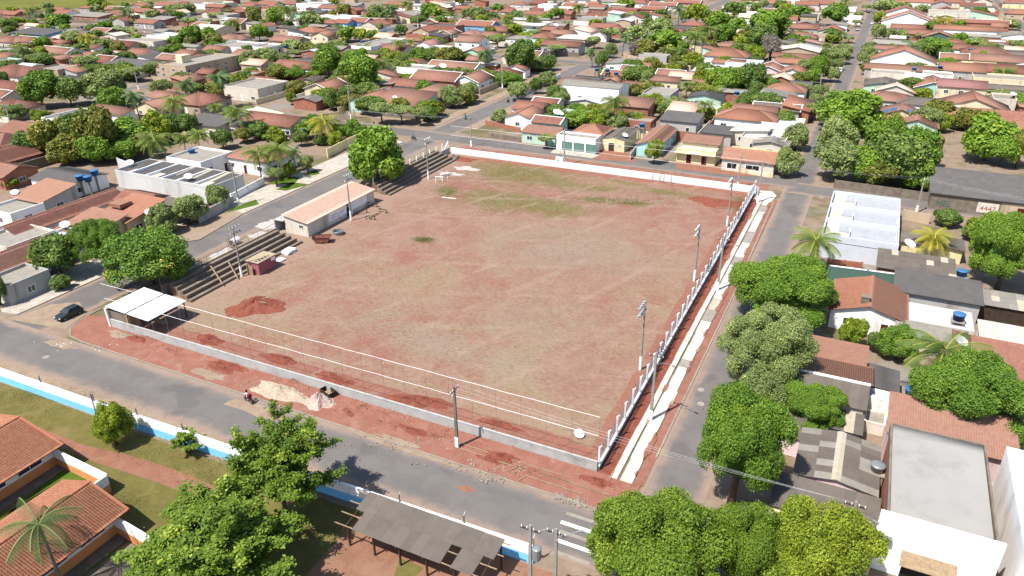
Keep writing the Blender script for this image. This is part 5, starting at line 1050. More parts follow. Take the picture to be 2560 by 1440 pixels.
for nm, (y0, y1), lb in (('stand', (71.6, 98.6), 'near concrete stand of stepped benches beside the pink hut'), ('stand', (127.2, 157.2), 'far concrete stand of stepped benches under the mango tree')):
    o = empty(nm, (-94.4, (y0 + y1) / 2, 0)); tag(o, lb, 'stand'); hl = (y1 - y0) / 2
    for i in range(5):
        x1 = 2.9 - i * 1.14; b = MB(); e = -hl + random.uniform(0, .5) + .25 * i; b.box(x1 - .62, e, -.05, x1, hl - .2 * i, .42 * (i + 1)); b.build('step', M['old'], o)
        b = MB(); b.box(x1 - 1.14, e + .03, -.05, x1 - .621, hl - .2 * i - .03, .42 * (i + 1) - .2); b.build('tread', M['redsoil' if i in (0, 1, 3) else 'tan'], o)
    pm = MB(); pm.tube([(0, 0, 2.0), (0, 0, 3.1)], .03, 5); me = pm.mesh('rail_post', M['steel']); n = int(2 * hl / 2.4)
    for i in range(n + 1): link('rail_post', me, o, loc=(-3.05, -hl + 2 * hl * i / n, 0))
    b = MB()
    for z in (2.5, 3.08): b.tube([(-3.05, -hl, z), (-3.05, hl, z)], .028, 5)
    b.build('guard_rail', M['steel'], o)
    b = MB(); b.box(-3.2, -hl, -.05, -2.82, hl, 2.06); b.build('back_wall', M['old'], o)
# changing rooms
cr = house(-98.1, 100.9, -91.9, 123.2, 2.85, 'sr', 'A', 'i', '', label='pale changing-room block with one peach tiled roof beside the pitch', pitch=.16, oh=.35, wins=False, lod=1, cat='building', name='changing_rooms')
b = MB(); b.box(2.76, -4.4, .9, 2.775, 8.2, 2.62); b.build('whitewashed_panel', M['white'], cr); b = MB(); b.box(2.77, 1.2, 0, 2.79, 2.5, 2.1); b.build('doorway', M['black'], cr); b = MB(); b.box(2.77, 1.2, 2.25, 2.79, 2.5, 2.75); b.build('vent_opening', M['black'], cr)
b = MB(); b.box(2.78, 2.55, 0, 3.0, 2.8, 2.8); b.build('pilaster', M['white'], cr)
face_items(cr, -2.75, -10.8, 2.75, 0, 'S', (('window', .72, 1.9, .9, .7, 'black'),))
b = MB(); b.box(-5.0, -11.3, 0, -4.85, -8.3, 2.5); b.box(-4.84, -8.45, 0, -2.78, -8.3, 2.5); b.box(-5.0, -11.3, 2.5, -2.78, -8.3, 2.62); b.build('side_porch', M['k'], cr)
b = MB(); b.box(-3.5, -7.5, 0, -3.3, 7.0, 3.6); b.build('street_wall', M['old'], cr)
def text_on(s, parent, loc, rot, size, mat, name='lettering', ex=.004):
    c = bpy.data.curves.new(name, 'FONT'); c.body = s; c.size = size; c.extrude = ex; c.materials.append(M[mat]); tmp = bpy.data.objects.new(name, c); COL.objects.link(tmp)
    dg = bpy.context.evaluated_depsgraph_get(); dg.update(); me = bpy.data.meshes.new_from_object(tmp.evaluated_get(dg)); bpy.data.objects.remove(tmp); o = bpy.data.objects.new(name, me); COL.objects.link(o); o.parent = parent; o.location = loc; o.rotation_euler = rot; return o
M['faint'] = m_plain('faint_lettering', C(196, 190, 192, k=1.5), .9, .1)
text_on('SEDUM', cr, (2.785, -3.9, 1.15), (math.pi / 2, 0, math.pi / 2), 1.25, 'faint')
# white-roofed corner shed
ws = empty('corner_shed', (-92.4, 64.8, .05)); tag(ws, 'open shed with two white roof sheets at the near left corner', 'shed')
for i, (x0, x1, z0, z1) in enumerate(((-4.4, -.25, 3.25, 3.0), (.05, 4.5, 3.0, 2.8))):
    b = MB(); b.quad([(x0, -3.6, z0), (x1, -3.6, z1), (x1, 3.4, z1), (x0, 3.4, z0)]); b.quad([(x0, 3.4, z0 - .05), (x1, 3.4, z1 - .05), (x1, -3.6, z1 - .05), (x0, -3.6, z0 - .05)]); b.quad([(x0, -3.6, z0 - .05), (x1, -3.6, z1 - .05), (x1, -3.6, z1), (x0, -3.6, z0)]); b.build('roof_sheet', M['white_clean'], ws)
for (x, y) in ((-4.2, -3.3), (-.1, -3.4), (4.2, -3.3), (-4.2, 3.1), (-.1, 3.1), (4.2, 3.1)): b = MB(); b.box(x - .07, y - .07, -.05, x + .07, y + .07, 2.7); b.build('post', M['dwood'], ws)
for i in range(7): b = MB(); b.box(-4.2 + i * .58, -3.46, 0, -3.64 + i * .58, -3.40, 2.6); b.build('plank', M['wood' if i == 6 else 'old'], ws)
for i in range(5): b = MB(); b.box(-4.36, -3.2 + i * 1.25, 0, -4.3, -2.0 + i * 1.25, 2.7); b.build('plank', M['old'], ws)
b = MB(); b.box(.0, -3.4, 0, .06, -1.6, 2.5); b.build('plank', M['wood'], ws)
q = (-89.6, 64.4); o = empty('work_table', (*q, .05)); tag(o, 'rough plank work table under the white-roofed shed', 'table'); b = MB(); b.box(-1, -.4, .75, 1, .4, .82); b.build('top', M['wood'], o)
for (x, y) in ((-.9, -.3), (.9, -.3), (-.9, .3), (.9, .3)): b = MB(); b.box(x - .05, y - .05, 0, x + .05, y + .05, .75); b.build('leg', M['wood'], o)
# pink site hut
hu = empty('site_hut', (-89.9, 86.2, .05)); tag(hu, 'pink corrugated site hut beside the near stand', 'hut')
b = MB(); n = 22
for (ax, ay, bx, by) in ((-1.3, -2.1, 1.3, -2.1), (1.3, -2.1, 1.3, 2.1), (1.3, 2.1, -1.3, 2.1), (-1.3, 2.1, -1.3, -2.1)):
    for i in range(n):
        s, e = i / n, (i + 1) / n; nx, ny = (by - ay), -(bx - ax); l = math.hypot(nx, ny); k = .03
        o0 = k if i % 2 else 0; o1 = 0 if i % 2 else k
        p = lambda t, kk: (ax + (bx - ax) * t + nx / l * kk, ay + (by - ay) * t + ny / l * kk)
        a, c = p(s, o0), p(e, o1); b.quad([(*a, 0), (*c, 0), (*c, 2.3), (*a, 2.3)])
b.build('wall', M['pinkhut'], hu); b = MB(); b.box(-1.5, -2.3, 2.31, 1.5, 2.3, 2.37); b.build('roof', M['ply'], hu); b = MB(); b.box(1.34, .9, 1.5, 1.36, 1.9, 2.1); b.build('notice', M['white'], hu); b = MB(); b.box(-1.0, -2.6, 0, .3, -2.52, 1.8); b.build('leaning_plank', M['wood'], hu)
def slab_stack(px, py, n, lb, s=(2.2, 1.0, .12), mat='white'):
    q = P(px, py); o = empty('slab_stack', (q.x, q.y, .05)); tag(o, lb, 'slabs')
    for i in range(n): b = MB(); b.box(-s[0] / 2, -s[1] / 2, i * s[2] + .002 * i, s[0] / 2, s[1] / 2, (i + 1) * s[2] - .01); b.build('slab', M[mat], o, loc=(random.uniform(-.15, .15), random.uniform(-.15, .15), 0), rot=(0, 0, random.uniform(-.15, .15)))
slab_stack(722, 632, 4, 'taller stack of white slabs right of the pink hut', (1.6, 2.0, .16)); slab_stack(702, 652, 2, 'lower stack of white slabs against the pink hut', (1.3, 1.5, .14)); slab_stack(683, 612, 2, 'pale boards stacked at the end of the near stand', (1.4, .7, .12), 'wood')
# skip, tank, trestles
q = P(806, 606); o = empty('skip_container', (q.x, q.y, .05), .5); tag(o, 'rusty pink skip standing by the changing rooms', 'skip'); b = MB()
t, bt = [(-1.7, -.9), (1.7, -.9), (1.7, .9), (-1.7, .9)], [(-1.0, -.75), (1.0, -.75), (1.0, .75), (-1.0, .75)]
for i in range(4): j = (i + 1) % 4; b.quad([(*bt[i], .1), (*bt[j], .1), (*t[j], 1.15), (*t[i], 1.15)]); b.quad([(*t[i], 1.15), (*t[j], 1.15), (bt[j][0] * .93, bt[j][1] * .93, .2), (bt[i][0] * .93, bt[i][1] * .93, .2)])
b.quad([(x * .93, y * .93, .2) for x, y in bt]); b.build('body', M['rust'], o); b = MB()
for i in range(4): j = (i + 1) % 4; b.beam((*t[i], 1.16), (*t[j], 1.16), .09)
b.build('rim', M['dwood'], o); b = MB(); b.lathe([(.001, .75), (.5, .7), (.9, .5), (1.0, .4)], n=12); b.build('load', M['mound'], o)
q = P(846, 586); o = empty('metal_trough', (q.x, q.y, .05)); tag(o, 'round galvanised trough by the changing-room wall', 'trough'); b = MB(); b.lathe([(.95, 0), (1.0, .35), (1.0, .37), (1.05, .72), (1.06, .75), (.98, .74), (.93, .1), (.001, .08)], n=22); b.build('drum', M['galv'], o, smooth=False); b = MB(); b.lathe([(1.06, .70), (1.09, .73), (1.06, .76)], n=22); b.build('rim', M['galv'], o)
def trestle(px, py, L, hh, rz, lb, mat='dwood', top=True):
    q = P(px, py); o = empty('trestle_bench', (q.x, q.y, .05), rz); tag(o, lb, 'bench')
    if top: b = MB(); b.box(-L / 2, -.16, hh, L / 2, .16, hh + .06); b.build('plank', M[mat], o)
    for s in (-1, 1): b = MB(); b.beam((s * L * .42, -.3, 0), (s * L * .42, 0, hh), .07); b.beam((s * L * .42, .3, 0), (s * L * .42, 0, hh), .07); b.build('leg', M[mat], o)
for a in ((905, 535, 2.6, .75, 1.0, 'long dark trestle bench nearest the floodlight by the changing rooms'), (932, 518, 2.4, .95, .2, 'high dark trestle table at the far end of the changing rooms'), (958, 532, 2.2, .7, -.1, 'dark trestle bench farthest out on the pitch by the changing rooms'), (920, 548, .9, .6, .8, 'first small dark sawhorse near the changing rooms'), (933, 550, .9, .6, .3, 'second small dark sawhorse near the changing rooms')): trestle(*a)
for a in ((1098, 455, 1.8, 1.2, .5, 'first pale wooden goal trestle beside the far stand', 'white'), (1110, 448, 1.8, 1.2, .9, 'second pale wooden goal trestle beside the far stand', 'white')): trestle(*a)
def plank(px, py, L, rz, lb, mat='wood', z=.07, w=.2, tilt=0, t=.07):
    q = P(px, py); b = MB(); b.box(-L / 2, -w / 2, 0, L / 2, w / 2, t); b.box(-L / 2 + .02, -w / 2 + .02, -.02, L / 2 - .02, w / 2 - .02, 0); o = b.build('timber_plank', M[mat], None, loc=(q.x, q.y, z)); o.rotation_euler = (0, tilt, rz); tag(o, lb, 'plank')
plank(875, 555, 3.2, -.9, 'pale plank lying at the changing-room door', w=.35); plank(1123, 496, 3.2, .15, 'white plank lying alone on the far grass of the pitch', 'white'); plank(545, 705, 5.2, -.45, 'long plank laid down the near stand, left one', z=1.3, tilt=.30); plank(585, 690, 4.4, -.5, 'plank laid down the near stand beside the floodlight', z=1.2, tilt=.32)
plank(648, 768, 3.0, .1, 'lower of two planks crossed on the red earth mound', z=.95); plank(660, 762, 2.6, .9, 'upper of two planks crossed on the red earth mound', z=1.05); plank(1800, 520, 2.2, .9, 'plank on the dark earth patch at the far right of the pitch')
for i, (px, py, L, rz) in enumerate(((1280, 1152, 14, -.01), (1275, 1163, 14, .0), (1380, 1196, 13, .0), (1350, 1188, 14, .005), (1385, 1215, 6.5, -.02), (1290, 1172, 2.0, 1.0), (1300, 1178, 1.6, 1.0), (1310, 1196, 1.8, 1.2))):
    plank(px, py, L, rz, ('upper long pale lath pegged on the red verge near the corner', 'second long pale lath pegged on the red verge', 'long pale lath nearest the crossing on the red verge', 'middle long pale lath on the red verge', 'shorter lath lying by the rubble near the crossing', 'left short cross lath on the red verge', 'middle short cross lath on the red verge', 'right short cross lath on the red verge')[i], 'wood', .14, .09, 0, .06)
def mound(px, py, rx, ry, hh, mat, lb, seed, name='earth_mound', rot=0.0, z=.04):
    q = P(px, py); r = np.random.default_rng(seed); n, m = 40, 14; V = [(0, 0, hh)]; ph = r.uniform(0, 6.28, 8)
    for j in range(1, m + 1):
        t = j / m
        for i in range(n):
            a = 2 * math.pi * i / n; wob = 1 + .13 * math.sin(3 * a + ph[0]) + .08 * math.sin(5 * a + ph[1]) + .04 * math.sin(9 * a + ph[2]); zz = hh * (math.cos(math.pi * t) * .5 + .5) ** .9 * (1 + .22 * math.sin(4 * a + ph[3] + 3 * t)) + (r.normal(0, .045) if j < m else 0)
            V.append((rx * t * wob * math.cos(a), ry * t * wob * math.sin(a), max(zz, 0) if j < m else -.03))
    F = [(0, 1 + i, 1 + (i + 1) % n) for i in range(n)]
    me = bpy.data.meshes.new(name); Q = [(1 + j * n + i, 1 + (j + 1) * n + i, 1 + (j + 1) * n + (i + 1) % n, 1 + j * n + (i + 1) % n) for j in range(m - 1) for i in range(n)]
    me.from_pydata(V, [], F + Q); me.materials.append(M[mat]); o = link(name, me, None, (q.x, q.y, z)); o.rotation_euler = (0, 0, rot); tag(o, lb, 'mound'); return o
HEAPS = []
mound(640, 768, 4.8, 3.4, 1.15, 'mound', 'large red earth mound with crossed planks inside the pitch', 1, rot=.7)
mound(702, 983, 4.9, 1.7, .9, 'sand', 'long pale sand heap beside the motorcyclist', 2, 'sand_heap', 0, .08); mound(800, 1008, 2.0, 1.7, 1.25, 'psand', 'pinkish gravel cone on the verge by the wooden box', 3, 'gravel_heap', 0, .08)
mound(1795, 507, 6.5, 3.2, .35, 'mound', 'low spread of dark red earth at the far right of the pitch', 4); mound(1150, 398, 5, 2.0, .45, 'mound', 'dug red earth round the concrete chamber, far left corner', 5); mound(960, 1040, 6, 1.2, .4, 'redsoil', 'low red soil bank right of the gravel cone', 6, z=.07); mound(905, 1022, 2, 1.0, .5, 'redsoil', 'small red soil bump beside the gravel cone', 7, z=.07)
mound(735, 958, 2, .7, .45, 'redsoil', 'small red soil bump behind the pale sand heap', 8, z=.07); mound(1490, 1205, 2.4, .8, .35, 'mound', 'small dug bank at the near right corner of the fence', 9, z=.06)
q = P(1138, 398); o = empty('concrete_chamber', (q.x, q.y, .3)); tag(o, 'small concrete chamber in the dug far left corner', 'chamber'); b = MB(); 
for (x0, y0, x1, y1) in ((-.9, -.9, .9, -.75), (-.9, .75, .9, .9), (-.9, -.749, -.75, .749), (.75, -.749, .9, .749)): b.box(x0, y0, -.2, x1, y1, .6)
b.build('wall', M['concrete'], o); b = MB(); b.box(-.74, -.74, .05, .74, .74, .1); b.build('floor', M['black'], o)
q = P(822, 988); o = empty('mixing_box', (q.x, q.y, .1), -.3); tag(o, 'open wooden mixing box on the verge behind the gravel cone', 'box')
for (x0, y0, x1, y1) in ((-1, -.6, 1, -.54), (-1, .54, 1, .6), (-1, -.539, -.94, .539), (.94, -.539, 1, .539)): b = MB(); b.box(x0, y0, 0, x1, y1, .75); b.build('board', M['dwood'], o)
b = MB(); b.box(-.93, -.53, .02, .93, .53, .06); b.build('bottom', M['wood'], o)
q = P(1398, 414); o = empty('meter_box', (q.x, q.y + .4, 0)); tag(o, 'white masonry meter box against the far white wall', 'meter box'); b = MB(); b.box(-1.0, -.35, 0, .9, .35, 2.0); b.build('body', M['white'], o); b = MB(); b.box(-.7, -.37, .6, -.1, -.352, 1.4); b.build('hatch', M['steel'], o); b = MB(); b.tube([(0, 0, 2), (0, 0, 4.4)], .05, 6); b.build('conduit', M['dwood'], o)
q = P(1447, 1092); dish(q.x, q.y, .05, .62, 'pale dish lying on the ground in the near right corner of the pitch', .35)
rr_ = random.Random(4)
for i in range(26):      # low uneven heaps of dug soil left along the verge and inside the walls
    if i < 16: px, py = rr_.choice(((360, 848), (430, 872), (560, 920), (880, 1030), (940, 1055), (1010, 1075), (1080, 1095), (1180, 1125), (1240, 1150), (1330, 1185))); px += rr_.uniform(-20, 20); py += rr_.uniform(-5, 8); nm_, mt_ = 'along the near verge', rr_.choice(('redsoil', 'mound', 'redsoil'))
    else: px, py = rr_.choice(((560, 850), (700, 900), (860, 950), (1050, 1005), (1250, 1065), (1400, 1120))); px += rr_.uniform(-40, 40); py += rr_.uniform(-6, 6); nm_, mt_ = 'inside the near wall', 'mound'
    mo_ = mound(px, py, rr_.uniform(1.2, 3.0), rr_.uniform(.5, 1.1), rr_.uniform(.15, .4), mt_, None, 50 + i, 'soil_heap', 0, .085); mo_['category'] = 'mound'; HEAPS.append((mo_, None, 'low red soil heap', nm_, px))
# loose rubble and litter, nobody could count it
def debris(name, spots, n, size, mat, lb, zz=.1):
    r = np.random.default_rng(len(spots) * 7 + n); V, F = [], []; o = 0
    for k in range(n):
        px, py, sx, sy = spots[r.integers(len(spots))]; q = P(px + r.normal(0, sx), py + r.normal(0, sy)); s = size * r.uniform(.4, 1.5)
        a = ICO_V[[0, 1, 2, 3, 4, 5]] ; c = r.normal(0, 1, (6, 3)); c = np.array([(1, 0, 0), (-1, 0, 0), (0, 1, 0), (0, -1, 0), (0, 0, .7), (0, 0, -.5)]) * s * r.uniform(.5, 1.2, (6, 1)) + np.array([q.x, q.y, zz + s * .25])
        V += c.tolist(); F += [(o + a_, o + b_, o + c_) for a_, b_, c_ in ((0, 2, 4), (2, 1, 4), (1, 3, 4), (3, 0, 4), (2, 0, 5), (1, 2, 5), (3, 1, 5), (0, 3, 5))]; o += 6
    me = bpy.data.meshes.new(name); me.from_pydata(V, [], F); me.materials.append(M[mat]); ob = link(name, me); tag(ob, lb, name, kind='stuff')
debris('rubble', [(1395, 1242, 10, 4), (1430, 1255, 14, 5), (1452, 1262, 10, 4), (1240, 1190, 30, 10), (700, 960, 60, 8), (330, 840, 20, 6), (1020, 1110, 60, 8), (1180, 1165, 50, 12)], 420, .13, 'concrete', 'broken concrete rubble scattered along the near verge')
debris('litter', [(1000, 700, 260, 120), (1500, 700, 220, 140), (1150, 900, 260, 60), (1300, 520, 220, 50), (640, 690, 40, 20), (1690, 720, 30, 30)], 260, .05, 'white', 'small pale litter scattered over the pitch', .07)
debris('clods', [(900, 1000, 30, 6), (800, 965, 30, 6), (1000, 1040, 30, 8), (1200, 1110, 40, 10), (1100, 1080, 30, 6), (350, 845, 30, 6), (430, 875, 20, 6), (560, 925, 20, 6), (1650, 880, 6, 10), (1600, 975, 5, 8)], 700, .08, 'mound', 'loose red soil clods along the walls', .1)
debris('litter', [(120, 855, 25, 8), (150, 862, 12, 4), (230, 870, 40, 5)], 26, .10, 'white', 'white scraps on the asphalt near the parked car', .04)
debris('leaf_litter', [(480, 1130, 30, 12), (500, 1145, 40, 10)], 500, .07, 'lead', 'fallen dry leaves under the sparse young tree', .03)
def tufts(name, spots, n, hgt, mat, lb, z=.05):
    r = np.random.default_rng(n); C_ = []
    for k in range(n):
        px, py, sx, sy = spots[r.integers(len(spots))]; q = P(px + r.normal(0, sx), py + r.normal(0, sy))
        if z > .04 and not (-95.5 < q.x < -20.3 and 62 < q.y < 161): continue
        C_.append((q.x, q.y, z + hgt * .4))
    C_ = np.array(C_); C_ = np.repeat(C_, 5, 0) + r.normal(0, 1, (len(C_) * 5, 3)) * np.array([.16, .16, .02]); nn = r.normal(0, 1, (len(C_), 3)); nn[:, 2] *= .25
    v, q = leaves(C_, nn, hgt * .7, r, 3.0, .3); o = link(name, np_mesh(name, v, q, M[mat], r.uniform(0, 1, len(C_)))); tag(o, lb, 'grass', kind='stuff')
M['lf_grass'] = m_leaf('grass_green', (.10, .12, .035, 1), (.21, .22, .08, 1), None, .3); M['lf_lawn'] = m_leaf('grass_lawn', (.16, .15, .06, 1), (.27, .24, .11, 1), None, .3); M['lf_straw'] = m_leaf('grass_straw', (.26, .19, .09, 1), (.46, .38, .22, 1), None, .2)
tufts('grass', [(1290, 432, 60, 14), (1420, 455, 80, 14), (1240, 500, 50, 25), (1500, 500, 40, 5), (1580, 508, 40, 4), (1350, 520, 120, 25), (1120, 480, 20, 12), (1060, 600, 14, 4), (1660, 490, 80, 10), (1850, 515, 8, 12)], 5200, .10, 'lf_grass', 'green grass tufts on the far half of the pitch')
tufts('dry_grass', [(850, 800, 140, 50), (1100, 830, 200, 60), (1350, 760, 180, 80), (1500, 880, 90, 60), (1200, 980, 180, 40), (1000, 700, 120, 40), (1450, 620, 120, 40), (1500, 720, 120, 60)], 9000, .08, 'lf_straw', 'dry straw-coloured grass tufts on the near half of the pitch')
tufts('lawn_grass', [(150, 1010, 120, 25), (350, 1120, 80, 25), (300, 1260, 40, 20), (520, 1180, 60, 20), (100, 985, 80, 10)], 5000, .07, 'lf_lawn', 'short grass over the school lawn', .02)
# ------------------------------------------------------------------ school
SCH = 'school wing'
wa, wr_ = P(158, 1112, 3.0), P(55, 1040, 4.6)
def school_wing(xr, half, ytop, ybot, lb):
    d = ytop - ybot; o = empty('school_wing', (xr, (ytop + ybot) / 2, 0)); tag(o, lb, 'school'); Y = d / 2; X = half; ht = 3.0; rise = 1.6
    s1 = slope(o, (-X, Y, ht), (-X, -Y, ht), (0, -Y, ht + rise), (0, Y, ht + rise), M['S'], 'tile', 0, 'roof_tiles', .1); s2 = slope(o, (X, -Y, ht), (X, Y, ht), (0, Y, ht + rise), (0, -Y, ht + rise), M['S'], 'tile', 0, 'roof_tiles', .1)
    s1['kind'] = 'stuff'; s2['kind'] = 'stuff'
    n = int(d / .42); rm = MB(); rm.tube([(0, -.23, 0), (0, .23, .03)], [.13, .15], 8); me = rm.mesh('ridge_tile', M['S'])
    for i in range(n): link('ridge_tile', me, o, loc=(0, -Y + (i + .5) * d / n, ht + rise + .06))
    hm = MB(); 
    for s in (-1, 1): hm.beam((s * X, Y - .02, ht + .05), (0, Y - .02, ht + rise + .08), .24, .1)
    hm.build('verge_tiles', M['S'], o)
    wx = X - 1.5; wy = Y - .5
    b = MB(); b.box(-wx, -wy, -.05, wx, wy, 1.25); b.build('wall_lower', M['orange_paint'], o); b = MB(); b.box(-wx + .004, -wy + .004, 1.251, wx - .004, wy - .004, ht + .35); b.build('wall_upper', M['white'], o); b = MB(); b.quad([(-wx, wy - .01, ht + .2), (wx, wy - .01, ht + .2), (0, wy - .01, ht + rise - .15)]); b.build('gable', M['white'], o)
    b = MB(); b.box(-X + .2, -Y, 0.01, X - .1, Y - .2, .14); b.build('veranda_floor', M['old'], o)
    for i in range(int(d / 4)):
        yy = Y - 3.2 - i * 4
        if i % 3 == 2: link('door', door_mesh(1.0, 2.2, 'navy'), o, loc=(wx + .004, yy, .14), rot=(0, 0, math.pi / 2))
        else: link('window', win_mesh(2.6, .9, 'navy'), o, loc=(wx + .004, yy, 1.95), rot=(0, 0, math.pi / 2))
    return o
half1 = wa.x - wr_.x
school_wing(wr_.x, half1, wa.y, 6, 'left school wing with terracotta roof and navy windows'); school_wing(-62.65, 4.9, 33.2, 6, 'right school wing with terracotta roof below the palm')
def two_tone(name, ax, ay, bx, by, h1, h2, m1, m2, lb, t=.2, piers=0):
    m = ((ax + bx) / 2, (ay + by) / 2, 0); o = empty(name, m); tag(o, lb, 'wall'); a = (ax - m[0], ay - m[1]); c = (bx - m[0], by - m[1])
    b = MB(); b.beam((*a, h1 / 2 - .02), (*c, h1 / 2 - .02), t, h1 + .04); b.build('lower_band', M[m1], o); b = MB(); b.beam((*a, (h1 + h2) / 2 + .001), (*c, (h1 + h2) / 2 + .001), t - .006, h2 - h1); b.build('upper_band', M[m2], o)
    b = MB(); b.beam((*a, h2 + .035), (*c, h2 + .035), t + .06, .07); b.build('coping', M[m2], o)
    for i in range(piers):
        s = i / max(piers - 1, 1); b = MB(); x, y = a[0] + (c[0] - a[0]) * s, a[1] + (c[1] - a[1]) * s; b.box(x - .06, y - .06, h2, x + .06, y + .06, h2 + 1.0); b.beam((x, y, h2 + 1), (x, y + .3, h2 + 1.25), .05); b.build('wire_bracket', M['steel'], o)
    return o
two_tone('boundary_wall', -135, 44.3, -78.6, 44.9, 1.05, 2.15, 'blue_paint', 'white', 'left stretch of the blue and white school boundary wall', piers=7)
two_tone('boundary_wall', -78.3, 44.93, -20.6, 46.4, 1.05, 2.15, 'blue_paint', 'white', 'right stretch of the blue and white school boundary wall', piers=9)
xe, ye = wa.x - 1.5, wa.y - .6
two_tone('enclosure_wall', xe, ye + .2, -65.2, 36.3, 1.1, 2.2, 'orange_paint', 'white', 'white and orange enclosure wall between the two school wings'); two_tone('enclosure_wall', -65.1, 36.2, -65.1, 33.4, 1.1, 2.2, 'orange_paint', 'white', 'short white and orange return wall beside the school lawn')
two_tone('enclosure_wall', -59.2, 32.4, -53.4, 31.9, 1.1, 2.3, 'orange_paint', 'white', 'white and orange wall at the end of the right school wing')
ppoly('court_turf', [(0, 1300), (150, 1180), (200, 1180), (232, 1200), (150, 1203), (-60, 1330)], .045, M['green']); poly('school_terrace', [(-57.4, 12), (-52, 12), (-52, 31.7), (-57.4, 32)], .06, M['old'])
# corrugated shelter, sheet by sheet
sh = empty('parking_shelter', (-30.3, 42.6, 0)); tag(sh, 'long open shelter with brown corrugated roof and missing sheets behind boundary wall', 'shelter')
sheet_roof(sh, (-7.4, -2.2, 2.78), (7.5, -2.2, 2.78), (-7.4, 2.2, 3.38), 'G', 'K', .02, 1.06, 2.2, skip={(0, 0), (10, 0), (13, 0)}, jit=.025)
for i in range(6):
    x = -7.2 + i * 2.9
    for (y, z) in ((-1.7, 2.72), (1.9, 3.2)): b = MB(); b.box(x - .08, y - .08, -.05, x + .08, y + .08, z); b.build('post', M['dwood'], sh)
    b = MB(); b.beam((x, -2.3, 2.68), (x, 2.3, 3.29), .1, .12); b.build('rafter', M['dwood'], sh)
for y, z in ((-2.0, 2.77), (-.7, 2.93), (.7, 3.12), (2.0, 3.31)): b = MB(); b.beam((-8.6, y, z), (8.2, y, z), .09, .07); b.build('purlin', M['wood'], sh)
# ------------------------------------------------------------------ buildings right of the right street
RS = 'right of the right street'
R1 = empty('white_row_house', (2.4, 145, 0)); tag(R1, 'bright white flat-roofed row house with stepped parapets at the right junction', 'building'); RECTS.append((-3.8, 131, 8.6, 158.5))
b = MB(); b.box(-6.1, -13, -.05, 6.1, 13, 3.1); b.build('wall', M['rowwhite'], R1)
for i in range(3):
    y0 = -12.7 + i * 8.6
    for (x0, ya, x1, yb, z, m) in ((-1.6, 0.2, 5.7, 4.6, 3.55, 'rowroof'), (-5.7, 0.2, -2.0, 2.6, 3.45, 'rowroof'), (-3.6, 4.9, 5.7, 8.2, 3.4, 'rowroof'), (-5.6, 2.9, -1.9, 7.8, 3.2, 'C')):
        b = MB(); b.box(x0, y0 + ya, 2.9, x1, y0 + yb, z + random.uniform(0, .02)); b.build('roof_section', M[m], R1)
    b = MB(); b.box(-6.14, y0 - .3, 3.0, 6.14, y0 - .1, 4.35 + .02 * i); b.build('parapet', M['rowwhite'], R1); b = MB(); b.box(-1.85, y0 - .08, 3.0, -1.68, y0 + 4.6, 4.2); b.build('partition', M['rowwhite'], R1)
for (x0, x1) in ((-6.15, -5.95), (5.95, 6.15)): b = MB(); b.box(x0, -12.98, 3.0, x1, 13.05, 4.06); b.build('parapet', M['rowwhite'], R1)
b = MB(); b.box(-5.94, 12.9, 3.0, 5.94, 13.1, 4.15); b.build('parapet', M['rowwhite'], R1)
wall_px(2068, 636, 2135, 642, 2.0, 't', 'turquoise wall below the white row house'); wall_px(2135, 640, 2200, 648, 1.9, 'ply', 'pale timber wall right of the turquoise wall'); wall_px(2068, 662, 2152, 672, 1.2, 'b', 'low openwork brick wall by the palm'); wall_px(2066, 704, 2258, 730, 2.9, 'e', 'tall dark green yard wall with white coping', cap='white')
def sheet_house(x0, y0, x1, y1, h0, h1, lb, mat='G', wc='k', pa=.12, sl=1.8, gy=False, skip=(), alts=(), alt='L'):
    o = empty('shed_building', ((x0 + x1) / 2, (y0 + y1) / 2, 0)); tag(o, lb, 'building'); X, Y = (x1 - x0) / 2, (y1 - y0) / 2; RECTS.append((x0, y0, x1, y1))
    b = MB(); n = len(b.v); z = [h0 - .1] * 2 + [h1 - .1] * 2; c = [(-X + .3, -Y + .3), (X - .3, -Y + .3), (X - .3, Y - .3), (-X + .3, Y - .3)]
    if gy: z = [h0 - .1] * 4
    b.v += [(p[0], p[1], -.05) for p in c] + [(p[0], p[1], k) for p, k in zip(c, z)]
    for q in ((0, 1, 5, 4), (1, 2, 6, 5), (2, 3, 7, 6), (3, 0, 4, 7)): b.f.append(tuple(n + i for i in q)); b.m.append(0)
    if gy:
        for s in (-1, 1): b.quad([(-X + .3, s * (Y - .3), h0 - .1), (X - .3, s * (Y - .3), h0 - .1), (0, s * (Y - .3), h1 - .1)])
    b.build('wall', M[wc], o)
    if gy:
        sheet_roof(o, (X, -Y, h0), (X, Y, h0), (0, -Y, h1), mat, alt, pa, 1.06, sl, skip, alts); sheet_roof(o, (-X, Y, h0), (-X, -Y, h0), (0, Y, h1), mat, alt, pa, 1.06, sl)
        for i in range(int(2 * Y / 1.06)): b = MB(); y = -Y + .53 + i * 1.06; b.quad([(-.45, y - .55, h1 - .02), (-.45, y + .55, h1 - .02), (0, y + .55, h1 + .11), (0, y - .55, h1 + .11)]); b.quad([(0, y - .55, h1 + .11), (0, y + .55, h1 + .11), (.45, y + .55, h1 - .02), (.45, y - .55, h1 - .02)]); b.build('ridge_cap', M['L'], o)
    else: sheet_roof(o, (-X, -Y, h0), (X, -Y, h0), (-X, Y, h1), mat, alt, pa, 1.06, sl, skip, alts)
    return o
a, c, d_ = P(2190, 668, 3.0), P(2322, 682, 3.0), P(2200, 622, 3.5)
sheet_house(a.x, a.y, a.x + 11.5, d_.y, 3.0, 3.6, 'grey corrugated lean-to with pale edge below the white row house', 'G', 'b', .06)
